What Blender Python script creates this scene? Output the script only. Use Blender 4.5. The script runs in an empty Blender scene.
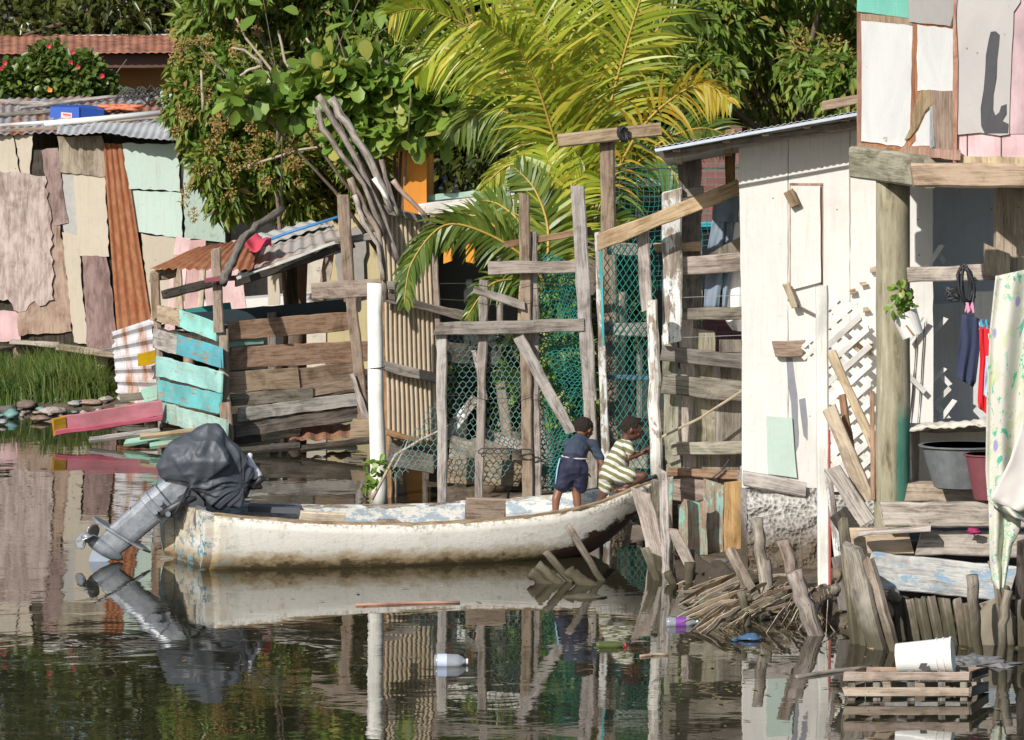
import bpy, math, random
import numpy as np
from mathutils import Vector, Matrix, noise as mnoise
random.seed(7)
R = random.Random(11)
H = 5.8; F = 4000.0
SC = bpy.context.scene
COL = SC.collection
V = Vector
def P(px, py, Y):
    return V(((px - 512) * Y / F, Y, H - (py + 15) * Y / F))
def WY(py): return F * H / (py + 15)
def lin(x1, Y1, x2, Y2):
    return lambda x: Y1 + (Y2 - Y1) * (x - x1) / (x2 - x1)

# ------------------------------------------------------------------ materials
class NT:
    def __init__(s, name):
        s.m = bpy.data.materials.new(name); s.m.use_nodes = True
        s.t = s.m.node_tree; s.n = s.t.nodes; s.l = s.t.links
        s.b = s.n['Principled BSDF']; s.out = s.n['Material Output']
    def new(s, kind, **kw):
        n = s.n.new(kind)
        for k, v in kw.items(): setattr(n, k, v)
        return n
    def put(s, sock, v):
        if v is None: return
        if isinstance(v, bpy.types.NodeSocket): s.l.new(v, sock)
        else:
            if isinstance(v, (tuple, list)) and len(v) == 3 and sock.type == 'RGBA': v = (*v, 1)
            sock.default_value = v
    def math(s, op, a, b=None, clamp=False):
        n = s.new('ShaderNodeMath', operation=op, use_clamp=clamp)
        s.put(n.inputs[0], a); s.put(n.inputs[1], b); return n.outputs[0]
    def mix(s, f, a, b, blend='MIX'):
        n = s.new('ShaderNodeMix', data_type='RGBA', blend_type=blend)
        s.put(n.inputs[0], f); s.put(n.inputs[6], a); s.put(n.inputs[7], b); return n.outputs[2]
    def noise(s, vec, scale, detail=4, rough=.6, dist=0):
        n = s.new('ShaderNodeTexNoise')
        s.put(n.inputs['Vector'], vec); n.inputs['Scale'].default_value = scale
        n.inputs['Detail'].default_value = detail; n.inputs['Roughness'].default_value = rough
        n.inputs['Distortion'].default_value = dist; return n.outputs[0]
    def map(s, vec, sc=(1, 1, 1), loc=(0, 0, 0)):
        n = s.new('ShaderNodeMapping'); s.put(n.inputs[0], vec)
        n.inputs['Scale'].default_value = sc; n.inputs['Location'].default_value = loc; return n.outputs[0]
    def ramp(s, f, stops):
        n = s.new('ShaderNodeValToRGB'); s.put(n.inputs[0], f); cr = n.color_ramp
        while len(cr.elements) < len(stops): cr.elements.new(.5)
        for e, (p, c) in zip(cr.elements, stops):
            e.position = p; e.color = (*c, 1) if len(c) == 3 else c
        return n.outputs[0]
    def step(s, f, lo, hi):
        n = s.new('ShaderNodeMapRange'); n.clamp = True; s.put(n.inputs[0], f)
        n.inputs[1].default_value = lo; n.inputs[2].default_value = hi; return n.outputs[0]
    def vadd(s, a, b):
        n = s.new('ShaderNodeVectorMath', operation='ADD'); s.put(n.inputs[0], a); s.put(n.inputs[1], b); return n.outputs[0]
    def rand(s): return s.new('ShaderNodeObjectInfo').outputs['Random']
    def uv(s):
        u = s.new('ShaderNodeTexCoord').outputs['UV']
        r = s.rand(); c = s.new('ShaderNodeCombineXYZ')
        s.put(c.inputs[0], s.math('MULTIPLY', r, 37.)); s.put(c.inputs[1], s.math('MULTIPLY', r, 91.))
        return s.vadd(u, c.outputs[0])
    def obj(s): return s.new('ShaderNodeTexCoord').outputs['Object']
    def bump(s, h, strength=.3, dist=.01):
        n = s.new('ShaderNodeBump'); n.inputs['Strength'].default_value = strength
        n.inputs['Distance'].default_value = dist; s.put(n.inputs['Height'], h)
        s.put(s.b.inputs['Normal'], n.outputs[0]); return n
    def fin(s, col, rough=.8, metal=0., spec=.3):
        s.put(s.b.inputs['Base Color'], col); s.put(s.b.inputs['Roughness'], rough)
        s.put(s.b.inputs['Metallic'], metal); s.b.inputs['Specular IOR Level'].default_value = spec
        return s.m
MC = {}
def sc3(c, k): return tuple(min(1, x * k) for x in c)
def wood(name, c1=(.16, .12, .09), c2=(.34, .28, .22), paint=None, peel=.5, var=.35, bump=.5, gx=26, gy=1.6, low=None, streak=.5):
    """weathered board: grain along V, optional peeling paint"""
    if name in MC: return MC[name]
    s = NT(name); uv = s.uv()
    g = s.noise(s.map(uv, (gx, gy, 1)), 1, 5, .7, .3)
    big = s.noise(s.map(uv, (4, 2.4, 1)), 1, 7, .7, 1.)
    f = s.math('ADD', s.math('MULTIPLY', g, .5), s.math('MULTIPLY', big, .6))
    fine = s.noise(s.map(uv, (gx * 3.2, gy * 2.6, 1)), 1, 3, .6)
    f = s.math('ADD', s.math('MULTIPLY', f, .78), s.math('MULTIPLY', fine, .26))
    col = s.ramp(f, [(.38, sc3(c1, .42)), (.48, c1), (.6, c2), (.72, sc3(c2, 1.15))])
    crack = s.noise(s.map(uv, (gx * 1.9, gy * .8, 1)), 1, 2, .5)
    cm = s.step(crack, .35, .28)
    col = s.mix(s.math('MULTIPLY', cm, streak), col, sc3(c1, .25))
    wet = s.noise(s.map(uv, (4.5, .9, 1), (5, 5, 0)), 1, 5, .7, .8)
    col = s.mix(s.math('MULTIPLY', s.step(wet, .5, .68), .5), col, sc3(c1, .5))
    spot = s.noise(s.map(uv, (9, 6, 1)), 1, 5, .75)
    col = s.mix(s.math('MULTIPLY', s.step(spot, .6, .72), .55), col, sc3(c1, .45))
    if paint:
        pn = s.noise(s.map(uv, (7, 3.2, 1)), 1, 6, .72, .4)
        pm = s.math('ADD', s.math('MULTIPLY', pn, .7), s.math('MULTIPLY', g, .3))
        m = s.step(pm, peel - .012, peel + .02)
        pv = s.noise(s.map(uv, (2.5, 1.5, 1)), 1, 4, .6)
        pc = s.mix(s.step(pv, .35, .65), sc3(paint, .7), sc3(paint, 1.15))
        pst = s.noise(s.map(uv, (30, 2.2, 1), (2, 7, 0)), 1, 5, .7)
        pc = s.mix(s.math('MULTIPLY', s.step(pst, .5, .72), .5), pc, sc3(c1, 1.2))
        pc = s.mix(s.math('MULTIPLY', s.step(g, .62, .75), .35), pc, c2)
        col = s.mix(m, col, pc)
    vn = s.new('ShaderNodeTexVoronoi'); s.put(vn.inputs[0], uv); vn.inputs['Scale'].default_value = 6
    col = s.mix(s.math('MULTIPLY', s.step(vn.outputs[0], .055, .035), .8), col, (.05, .025, .015))
    hs = s.new('ShaderNodeHueSaturation')
    s.put(hs.inputs['Value'], s.math('ADD', 1 - var / 2, s.math('MULTIPLY', s.rand(), var)))
    s.put(hs.inputs['Hue'], s.math('ADD', .485, s.math('MULTIPLY', s.math('FRACT', s.math('MULTIPLY', s.rand(), 7.7)), .03)))
    s.put(hs.inputs['Saturation'], s.math('ADD', .75, s.math('MULTIPLY', s.math('FRACT', s.math('MULTIPLY', s.rand(), 13.3)), .45)))
    s.put(hs.inputs['Color'], col); col = hs.outputs[0]
    if low:  # algae / wet dirt band close to the water
        z = s.new('ShaderNodeSeparateXYZ'); s.put(z.inputs[0], s.new('ShaderNodeNewGeometry').outputs['Position'])
        zz = s.math('ADD', z.outputs[2], s.math('MULTIPLY', s.noise(uv, 6, 4), -.3))
        col = s.mix(s.math('MULTIPLY', s.step(zz, low, low - .3), .85), col, s.mix(big, (.03, .028, .018), (.1, .085, .05)))
    s.bump(s.math('ADD', g, s.math('MULTIPLY', cm, -.6)), bump, .006)
    MC[name] = s.fin(col, .85, 0, .2); return MC[name]
def panelm(name, c, dirt=(.25, .2, .15), amt=.35, under=None, wear=.3, var=.08, rough=.6, streaks=.25, bump=.12, spots=None, spec=.3):
    """painted sheet: even paint with vertical dirty streaks, stains and chips"""
    if name in MC: return MC[name]
    s = NT(name); uv = s.uv()
    n1 = s.noise(s.map(uv, (1.6, 1., 1)), 1, 6, .65, .6)
    n2 = s.noise(s.map(uv, (14, .9, 1)), 1, 5, .65)
    n3 = s.noise(uv, 18, 6, .75)
    n4 = s.noise(s.map(uv, (38, 1.6, 1), (8, 3, 0)), 1, 4, .7)
    col = s.mix(s.step(n1, .3, .7), sc3(c, 1 - var * 1.5), sc3(c, 1 + var))
    col = s.mix(s.math('MULTIPLY', s.step(n1, .52, .75), amt), col, dirt)
    col = s.mix(s.math('MULTIPLY', s.step(n2, .56, .74), streaks), col, dirt)
    col = s.mix(s.math('MULTIPLY', s.step(n4, .52, .74), streaks * 1.1), col, dirt)
    vn = s.new('ShaderNodeTexVoronoi'); s.put(vn.inputs[0], uv); vn.inputs['Scale'].default_value = 4
    col = s.mix(s.math('MULTIPLY', s.step(vn.outputs[0], .045, .025), .75), col, (.12, .06, .035))
    if spots:
        col = s.mix(s.math('MULTIPLY', s.step(s.noise(uv, 4.5, 6, .75), .6, .64), .85), col, spots)
    if under:
        m = s.step(s.noise(s.map(uv, (5, 4, 1), (3, 9, 0)), 1, 6, .75), 1 - wear - .01, 1 - wear + .015)
        col = s.mix(m, col, under)
    col = s.mix(s.math('MULTIPLY', s.step(n3, .56, .72), .4), col, dirt)
    s.bump(s.math('ADD', s.math('ADD', s.math('MULTIPLY', n3, .4), n2), s.math('MULTIPLY', n1, 7.)), bump * 1.6, .007)
    MC[name] = s.fin(col, rough, 0, spec); return MC[name]
def rustm(name, zinc=(.42, .45, .48), rust=(.27, .1, .045), amt=.5, metal=.3, light=(.5, .28, .16)):
    if name in MC: return MC[name]
    s = NT(name); uv = s.uv()
    n1 = s.noise(s.map(uv, (3, 1.4, 1)), 1, 7, .72, .5); n2 = s.noise(s.map(uv, (16, 5, 1)), 1, 5, .7)
    r = s.mix(n2, sc3(rust, .45), light)
    r = s.mix(s.step(n2, .55, .4), r, rust)
    z = s.mix(n2, sc3(zinc, .75), sc3(zinc, 1.15))
    m = s.step(n1, 1 - amt - .08, 1 - amt + .08)
    s.bump(n2, .25, .006)
    MC[name] = s.fin(s.mix(m, z, r), s.mix(m, (.45,) * 3, (.9,) * 3), s.math('MULTIPLY', s.math('SUBTRACT', 1, m), metal), .3)
    return MC[name]
def plain(name, c, rough=.6, metal=0., var=.15, nscale=8, bump=.1, spec=.4, c2=None, objc=True):
    if name in MC: return MC[name]
    s = NT(name); co = s.obj() if objc else s.uv()
    n = s.noise(co, nscale, 5, .65)
    col = s.mix(n, sc3(c, 1 - var * 2), c2 or sc3(c, 1 + var * 2))
    s.bump(s.noise(co, nscale * 3, 4), bump, .01)
    MC[name] = s.fin(col, rough, metal, spec); return MC[name]
def leafm(name, stops, trans=.35, rough=.45, tcol=(.35, .45, .05)):
    if name in MC: return MC[name]
    s = NT(name)
    r = s.new('ShaderNodeNewGeometry').outputs['Random Per Island']
    col = s.ramp(r, stops)
    n = s.noise(s.obj(), 1.2, 3)
    col = s.mix(s.step(n, .35, .7), col, s.mix(.35, col, (.22, .2, .04)))
    s.fin(col, rough, 0, .35)
    tr = s.new('ShaderNodeBsdfTranslucent'); s.put(tr.inputs[0], s.mix(.5, col, tcol))
    mx = s.new('ShaderNodeMixShader'); mx.inputs[0].default_value = trans
    s.l.new(s.b.outputs[0], mx.inputs[1]); s.l.new(tr.outputs[0], mx.inputs[2]); s.l.new(mx.outputs[0], s.out.inputs[0])
    MC[name] = s.m; return s.m

# ------------------------------------------------------------------ mesh builder
class MB:
    def __init__(s): s.v = []; s.f = []; s.u = []
    def face(s, idx, uvs): s.f.append(tuple(idx)); s.u.extend([(float(a), float(b)) for a, b in uvs])
    def plank(s, a, b, w, t, n=(0, -1, 0), jit=.006, seg=None, taper=1., cut=.3, bow=0):
        a = V(a); b = V(b); d = b - a; L = d.length; d.normalize()
        n = V(n); side = d.cross(n).normalized(); n = side.cross(d).normalized()
        if n.dot(V((0, -1, 0))) < 0 and abs(n.y) > .5: n = -n; side = -side
        seg = seg or max(2, int(L / .11)); c = min(w, t) * .16
        prof = [(-w / 2 + c, -t / 2), (w / 2 - c, -t / 2), (w / 2, -t / 2 + c), (w / 2, t / 2 - c),
                (w / 2 - c, t / 2), (-w / 2 + c, t / 2), (-w / 2, t / 2 - c), (-w / 2, -t / 2 + c)]
        pu = [0]
        for i in range(8):
            p, q = prof[i], prof[(i + 1) % 8]; pu.append(pu[-1] + math.hypot(p[0] - q[0], p[1] - q[1]))
        sd1 = R.uniform(0, 500); base = len(s.v); sl0 = R.uniform(-cut, cut); sl1 = R.uniform(-cut, cut)
        for i in range(seg + 1):
            f = i / seg; j1 = jit * (2.2 * mnoise.noise(V((f * L * 2.6, sd1, 0))) + 1.5 * mnoise.noise(V((f * L * 11, sd1, 5)))); j2 = jit * (2.2 * mnoise.noise(V((f * L * 2.6, sd1, 9))) + 1.5 * mnoise.noise(V((f * L * 11, sd1, 15)))); tw = 1 - (1 - taper) * f
            for k, (x, y) in enumerate(prof):
                off = 0
                if i == 0: off = sl0 * x + R.uniform(-1, 1) * jit * 1.5
                if i == seg: off = sl1 * x + R.uniform(-1, 1) * jit * 1.5
                jj = j1 if x > 0 else j2
                s.v.append(a + d * (L * f + off) + side * (x * tw + jj + bow * math.sin(f * math.pi)) + n * (y + (j1 - j2) * .2))
        for i in range(seg):
            for k in range(8):
                k2 = (k + 1) % 8; A = base + i * 8
                s.face((A + k, A + k2, A + 8 + k2, A + 8 + k),
                       [(pu[k], L * i / seg), (pu[k + 1], L * i / seg), (pu[k + 1], L * (i + 1) / seg), (pu[k], L * (i + 1) / seg)])
        s.face([base + k for k in range(7, -1, -1)], [prof[k] for k in range(7, -1, -1)])
        s.face([base + seg * 8 + k for k in range(8)], [prof[k] for k in range(8)])
        return s
    def tube(s, pts, rad, sides=8, jit=0., caps=True):
        pts = [V(p) for p in pts]
        if not isinstance(rad, (list, tuple)): rad = [rad] * len(pts)
        base = len(s.v); L = 0; ls = []
        up = None
        for i, p in enumerate(pts):
            d = (pts[min(i + 1, len(pts) - 1)] - pts[max(i - 1, 0)]).normalized()
            if up is None: up = d.orthogonal().normalized()
            up = (up - d * up.dot(d))
            up = up.normalized() if up.length > 1e-6 else d.orthogonal().normalized()
            sd = d.cross(up)
            if i: L += (p - pts[i - 1]).length
            ls.append(L)
            for k in range(sides):
                an = 2 * math.pi * k / sides; rr = rad[i] * (1 + R.uniform(-jit, jit))
                s.v.append(p + up * math.cos(an) * rr + sd * math.sin(an) * rr)
        for i in range(len(pts) - 1):
            c = 2 * math.pi * max(rad[i], .004) / sides
            for k in range(sides):
                k2 = (k + 1) % sides; A = base + i * sides
                s.face((A + k, A + k2, A + sides + k2, A + sides + k),
                       [(c * k, ls[i]), (c * k + c, ls[i]), (c * k + c, ls[i + 1]), (c * k, ls[i + 1])])
        if caps:
            r0 = max(rad)
            uvc = [(math.cos(6.283 * k / sides) * r0, math.sin(6.283 * k / sides) * r0) for k in range(sides)]
            s.face([base + k for k in range(sides - 1, -1, -1)], uvc[::-1])
            A = base + (len(pts) - 1) * sides
            s.face([A + k for k in range(sides)], uvc)
        return s
    def prism(s, pts3, thick, uvs=None, rough=0., step=.12):
        """outline (world points, roughly planar) given a real thickness away from the camera"""
        pts3 = [V(p) for p in pts3]; o = []
        for i, p in enumerate(pts3):
            q = pts3[(i + 1) % len(pts3)]; L = (q - p).length
            m = max(1, int(L / step)) if rough else 1
            nr = V((p - q).cross(V((0, 1, 0)))).normalized() if (p - q).length > 1e-6 else V((0, 0, 0))
            for k in range(m):
                pp = p.lerp(q, k / m)
                if rough: pp = pp + nr * R.uniform(-rough, rough)
                o.append(pp)
        nrm = V((0, 0, 0))
        for i in range(len(o)):
            nrm += (o[i] - o[0]).cross(o[(i + 1) % len(o)] - o[0])
        nrm.normalize()
        if nrm.y > 0: o.reverse(); nrm = -nrm
        dx = V((-nrm.y, nrm.x, 0)); dx = dx.normalized() if dx.length > .1 else V((1, 0, 0))
        dy = nrm.cross(dx)
        if dy.z < 0: dy = -dy
        base = len(s.v); n = len(o); back = -nrm * thick
        U = [(p.dot(dx), p.dot(dy)) for p in o]
        s.v += o + [p + back for p in o]
        s.face(list(range(base, base + n)), U)
        s.face([base + n + i for i in range(n - 1, -1, -1)], U[::-1])
        for i in range(n):
            j = (i + 1) % n
            s.face((base + j, base + i, base + n + i, base + n + j),
                   [U[j], U[i], (U[i][0] + thick, U[i][1]), (U[j][0] + thick, U[j][1])])
        return s
    def pp(s, pts, Y, thick=.02, rough=.0, step=.12):
        f = Y if callable(Y) else (lambda x: Y)
        return s.prism([P(x, y, f(x)) for x, y in pts], thick, None, rough, step)
    def box(s, lo, hi):
        x0, y0, z0 = lo; x1, y1, z1 = hi; b = len(s.v)
        s.v += [V(p) for p in ((x0, y0, z0), (x1, y0, z0), (x1, y1, z0), (x0, y1, z0), (x0, y0, z1), (x1, y0, z1), (x1, y1, z1), (x0, y1, z1))]
        for q in ((0, 1, 5, 4), (1, 2, 6, 5), (2, 3, 7, 6), (3, 0, 4, 7), (4, 5, 6, 7), (3, 2, 1, 0)):
            uv = []
            for i in q:
                p = s.v[b + i]
                uv.append((p.x + p.y, p.z) if q not in ((4, 5, 6, 7), (3, 2, 1, 0)) else (p.x, p.y))
            s.face([b + i for i in q], uv)
        return s
    def hexa(s, p8):
        """eight world corners: front 4 (bl, br, tr, tl) then back 4"""
        b = len(s.v); s.v += [V(p) for p in p8]
        for q in ((0, 1, 2, 3), (5, 4, 7, 6), (1, 5, 6, 2), (4, 0, 3, 7), (3, 2, 6, 7), (4, 5, 1, 0)):
            a = s.v[b + q[0]]; e1 = (s.v[b + q[1]] - a); e2 = (s.v[b + q[3]] - a)
            L1 = e1.length; L2 = e2.length
            s.face([b + i for i in q], [(0, 0), (L1, 0), (L1, L2), (0, L2)])
        return s
    def grid(s, fn, nu, nv, su=1., sv=1., close=False):
        b = len(s.v)
        for j in range(nv + 1):
            for i in range(nu + 1):
                s.v.append(V(fn(i / nu, j / nv)))
        for j in range(nv):
            for i in range(nu):
                A = b + j * (nu + 1) + i
                s.face((A, A + 1, A + nu + 2, A + nu + 1),
                       [(su * i / nu, sv * j / nv), (su * (i + 1) / nu, sv * j / nv), (su * (i + 1) / nu, sv * (j + 1) / nv), (su * i / nu, sv * (j + 1) / nv)])
        return s
    def corr(s, c4, waves, amp, vert=True, nrm=(0, -1, 0), nother=8, jag=.0, sag=0, dent=0.0):
        """corrugated sheet, c4 = tl, tr, br, bl; ridges run top-bottom if vert"""
        tl, tr, br, bl = [V(c) for c in c4]; n = V(nrm).normalized()
        W = (tr - tl).length; Hh = (bl - tl).length; sd = R.uniform(0, 99)
        def fn(u, v):
            p = tl.lerp(tr, u).lerp(bl.lerp(br, u), v)
            w = (u if vert else v)
            k = math.sin(w * waves * 2 * math.pi) * amp
            k += dent * mnoise.noise(V((u * W * 1.5 + sd, v * Hh * 1.5, 0)))
            j = V((0, 0, 0))
            if jag:
                e = mnoise.noise(V((u * 23 + sd, v * 23, 3)))
                if vert and (v == 1 or v == 0): j = (bl - tl).normalized() * e * jag * (1 if v else 1)
                if not vert and (u == 1 or u == 0): j = (tr - tl).normalized() * e * jag
            return p + n * (k - sag * math.sin(u * math.pi) * math.sin(v * math.pi)) + j
        if vert: return s.grid(fn, int(waves * 6), nother, W, Hh)
        return s.grid(fn, nother, int(waves * 6), Hh, W)
ORG = {}
def setp(o, label=None, cat=None, group=None, kind=None):
    for k, v in (('label', label), ('category', cat), ('group', group), ('kind', kind)):
        if v: o[k] = v
    return o
def thing(name, label, cat, loc, group=None):
    o = bpy.data.objects.new(name, None); COL.objects.link(o); o.location = loc
    o.empty_display_size = .1
    ORG[o.name] = V(loc); return setp(o, label, cat, group)
def O(name, mb, mat, parent=None, label=None, cat=None, group=None, kind=None, smooth=False, solid=0, origin=None):
    if parent is not None: org = ORG[parent.name]
    elif origin is not None: org = V(origin)
    else:
        n = len(mb.v); org = V((sum(v[0] for v in mb.v) / n, sum(v[1] for v in mb.v) / n, min(v[2] for v in mb.v)))
    me = bpy.data.meshes.new(name)
    me.from_pydata([tuple(V(v) - org) for v in mb.v], [], mb.f)
    uvl = me.uv_layers.new(name='UVMap')
    uvl.data.foreach_set('uv', [c for uv in mb.u for c in uv])
    if smooth: me.polygons.foreach_set('use_smooth', [True] * len(me.polygons))
    me.update()
    o = bpy.data.objects.new(name, me); COL.objects.link(o)
    if mat: me.materials.append(mat)
    ORG[o.name] = org
    if parent is not None:
        o.parent = parent
    else: o.location = org
    if solid:
        m = o.modifiers.new('Solidify', 'SOLIDIFY'); m.thickness = solid; m.offset = 0
    return setp(o, label, cat, group, kind)
def arr_mesh(name, verts, faces_flat, nper, mat, parent=None, **kw):
    """fast numpy mesh, all faces with nper corners; verts in world space"""
    org = ORG[parent.name] if parent is not None else V(kw.pop('origin', verts.mean(0)))
    verts = verts - np.array(org)
    me = bpy.data.meshes.new(name); nf = len(faces_flat) // nper
    me.vertices.add(len(verts)); me.vertices.foreach_set('co', verts.astype(np.float32).ravel())
    me.loops.add(len(faces_flat)); me.loops.foreach_set('vertex_index', faces_flat.astype(np.int32))
    me.polygons.add(nf); me.polygons.foreach_set('loop_start', np.arange(0, nf * nper, nper, dtype=np.int32))
    me.update(calc_edges=True); me.validate()
    o = bpy.data.objects.new(name, me); COL.objects.link(o); me.materials.append(mat)
    ORG[o.name] = V(org)
    if parent is not None: o.parent = parent
    else: o.location = org
    return setp(o, **kw)
def base_of(px, py, Y): p = P(px, py, Y); return V((p.x, p.y, 0.0))
def pk(mb, x1, y1, x2, y2, w, Y1, Y2=None, t=.03, **kw):
    Y2 = Y1 if Y2 is None else Y2
    a = P(x1, y1, Y1); b = P(x2, y2, Y2)
    if 'n' not in kw and abs(Y2 - Y1) > .1:
        d = V((b.x - a.x, b.y - a.y, 0)); kw['n'] = (d.y, -d.x, 0) if d.x > 0 else (-d.y, d.x, 0)
    return mb.plank(a, b, w * (Y1 + Y2) / 2 / F, t, **kw)
def stick(mb, pts, Y, r, sides=7, jit=.12, Y2=None, wob=.12):
    n = len(pts); Y2 = Y if Y2 is None else Y2
    w = [P(x, y, Y + (Y2 - Y) * i / max(1, n - 1)) for i, (x, y) in enumerate(pts)]
    if not isinstance(r, (list, tuple)): r = [r * (1 - .25 * i / max(1, n - 1)) for i in range(n)]
    s = []; rr = []
    for i in range(n - 1):
        for k in range(4):
            f = k / 4
            s.append(w[i].lerp(w[i + 1], f) + V((R.gauss(0, r[0] * wob), 0, R.gauss(0, r[0] * wob)))); rr.append(r[i] + (r[i + 1] - r[i]) * f)
    s.append(w[-1]); rr.append(r[-1])
    return mb.tube(s, rr, sides, jit)

# ------------------------------------------------------------------ blobs (one continuous skin)
def blob(prims, voxel=.006, smooth=6, name='b'):
    """union of tapered capsules and ellipsoids, voxel-remeshed into one surface; returns (verts, faces)"""
    import bmesh
    bm = bmesh.new()
    for p in prims:
        if p[0] == 'c':
            _, a, b, ra, rb = p; a = V(a); b = V(b)
            for c, r in ((a, ra), (b, rb)):
                bmesh.ops.create_uvsphere(bm, u_segments=14, v_segments=9, radius=r, matrix=Matrix.Translation(c))
            d = b - a
            if d.length > 1e-5:
                m = Matrix.Translation((a + b) / 2) @ d.to_track_quat('Z', 'Y').to_matrix().to_4x4()
                bmesh.ops.create_cone(bm, cap_ends=True, segments=14, radius1=ra, radius2=rb, depth=d.length, matrix=m)
        elif p[0] == 'h':
            b2 = bmesh.new()
            for c, r in p[1]: bmesh.ops.create_icosphere(b2, subdivisions=2, radius=r, matrix=Matrix.Translation(c))
            res = bmesh.ops.convex_hull(b2, input=b2.verts[:])
            bmesh.ops.delete(b2, geom=[v for v in b2.verts if not v.link_faces or all(f not in res['geom'] for f in v.link_faces)], context='VERTS')
            tm = bpy.data.meshes.new('h'); b2.to_mesh(tm); b2.free(); bm.from_mesh(tm); bpy.data.meshes.remove(tm)
        else:
            _, c, r, rot = p
            m = Matrix.Translation(c) @ rot.to_4x4() @ Matrix.Diagonal((*r, 1))
            bmesh.ops.create_uvsphere(bm, u_segments=20, v_segments=14, radius=1, matrix=m)
    me = bpy.data.meshes.new(name); bm.to_mesh(me); bm.free()
    o = bpy.data.objects.new(name, me); COL.objects.link(o)
    m = o.modifiers.new('r', 'REMESH'); m.mode = 'VOXEL'; m.voxel_size = voxel
    if smooth:
        m = o.modifiers.new('s', 'SMOOTH'); m.iterations = smooth; m.factor = .5
    bpy.context.view_layer.update()
    dg = bpy.context.evaluated_depsgraph_get()
    m2 = bpy.data.meshes.new_from_object(o.evaluated_get(dg))
    vs = [v.co.copy() for v in m2.vertices]; fs = [tuple(f.vertices) for f in m2.polygons]
    bpy.data.objects.remove(o); bpy.data.meshes.remove(me); bpy.data.meshes.remove(m2)
    return vs, fs
def bmb(vs, fs):
    mb = MB(); mb.v = list(vs); mb.f = list(fs)
    mb.u = [(vs[i][0], vs[i][2]) for f in fs for i in f]
    return mb

# ------------------------------------------------------------------ leaves
LEAF = {  # (along, across, up) + quads
 'long': ([(0, 0, 0), (.35, -.5, .12), (.4, 0, 0), (.35, .5, .12), (1, 0, -.12)], [(0, 2, 4, 1), (0, 3, 4, 2)]),
 'round': ([(0, 0, 0), (.28, -.3, .05), (.6, -.5, .07), (.88, -.36, .02), (1, 0, -.06), (.88, .36, .02), (.6, .5, .07), (.28, .3, .05), (.5, 0, -.02)], [(0, 8, 2, 1), (8, 4, 3, 2), (0, 7, 6, 8), (8, 6, 5, 4)]),
}
def leaves(name, mat, parent, clumps, n, L, W, droop=.3, shape='long', seed=1, shell=.5, out=.7, **kw):
    rs = np.random.RandomState(seed)
    C = np.array([list(c[0]) for c in clumps]); Rr = np.array([list(c[1]) for c in clumps])
    w = np.prod(Rr, 1) ** .67; w /= w.sum()
    ci = rs.choice(len(clumps), n, p=w)
    d = rs.normal(size=(n, 3)); d /= np.linalg.norm(d, axis=1)[:, None]
    rad = rs.uniform(shell ** 3, 1, n) ** (1 / 3.)
    pos = C[ci] + d * Rr[ci] * rad[:, None]
    a = d * out + rs.normal(size=(n, 3)) * .55; a[:, 2] -= droop
    a /= np.linalg.norm(a, axis=1)[:, None]
    up = rs.normal(size=(n, 3)) * .55 + np.array([-.25, -.45, .75])
    sd = np.cross(a, up); sd /= np.linalg.norm(sd, axis=1)[:, None] + 1e-9
    u2 = np.cross(sd, a)
    tv, tf = LEAF[shape]; tv = np.array(tv)
    l = L * rs.uniform(.6, 1.25, n); ww = W * rs.uniform(.7, 1.2, n)
    verts = pos[:, None, :] + a[:, None, :] * (tv[None, :, 0, None] * l[:, None, None]) \
        + sd[:, None, :] * (tv[None, :, 1, None] * ww[:, None, None]) + u2[:, None, :] * (tv[None, :, 2, None] * l[:, None, None])
    k = len(tv); f = (np.array(tf)[None, :, :] + (np.arange(n) * k)[:, None, None]).reshape(-1)
    return arr_mesh(name, verts.reshape(-1, 3), f, 4, mat, parent, **kw)
# ------------------------------------------------------------------ camera, light, sky
cam = bpy.data.cameras.new('camera'); co = bpy.data.objects.new('camera', cam); COL.objects.link(co)
co.location = (0, 0, H); co.rotation_euler = (math.radians(90), 0, 0)
cam.sensor_width = 36; cam.lens = F / 1024 * 36; cam.shift_y = -385 / 1024.
cam.clip_start = .5; cam.clip_end = 3000
SC.camera = co
SUN = V((-.45, -.72, .54)).normalized()
wd = bpy.data.worlds.new('World'); SC.world = wd; wd.use_nodes = True
wn = wd.node_tree; sky = wn.nodes.new('ShaderNodeTexSky'); sky.sky_type = 'NISHITA'; sky.sun_disc = False
sky.sun_elevation = math.asin(SUN.z); sky.sun_rotation = math.atan2(SUN.x, SUN.y)
wn.links.new(sky.outputs[0], wn.nodes['Background'].inputs[0]); wn.nodes['Background'].inputs[1].default_value = .1
sl = bpy.data.lights.new('sun', 'SUN'); so = bpy.data.objects.new('sun', sl); COL.objects.link(so)
sl.energy = 4.6; sl.angle = math.radians(.55); sl.color = (1, .955, .89)
so.rotation_euler = SUN.to_track_quat('Z', 'Y').to_euler()
SC.view_settings.view_transform = 'Standard'; SC.view_settings.look = 'None'
SC.view_settings.exposure = 0.12; SC.view_settings.gamma = 1
SC.cycles.max_bounces = 6; SC.cycles.transparent_max_bounces = 6; SC.cycles.caustics_reflective = False; SC.cycles.caustics_refractive = False

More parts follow.
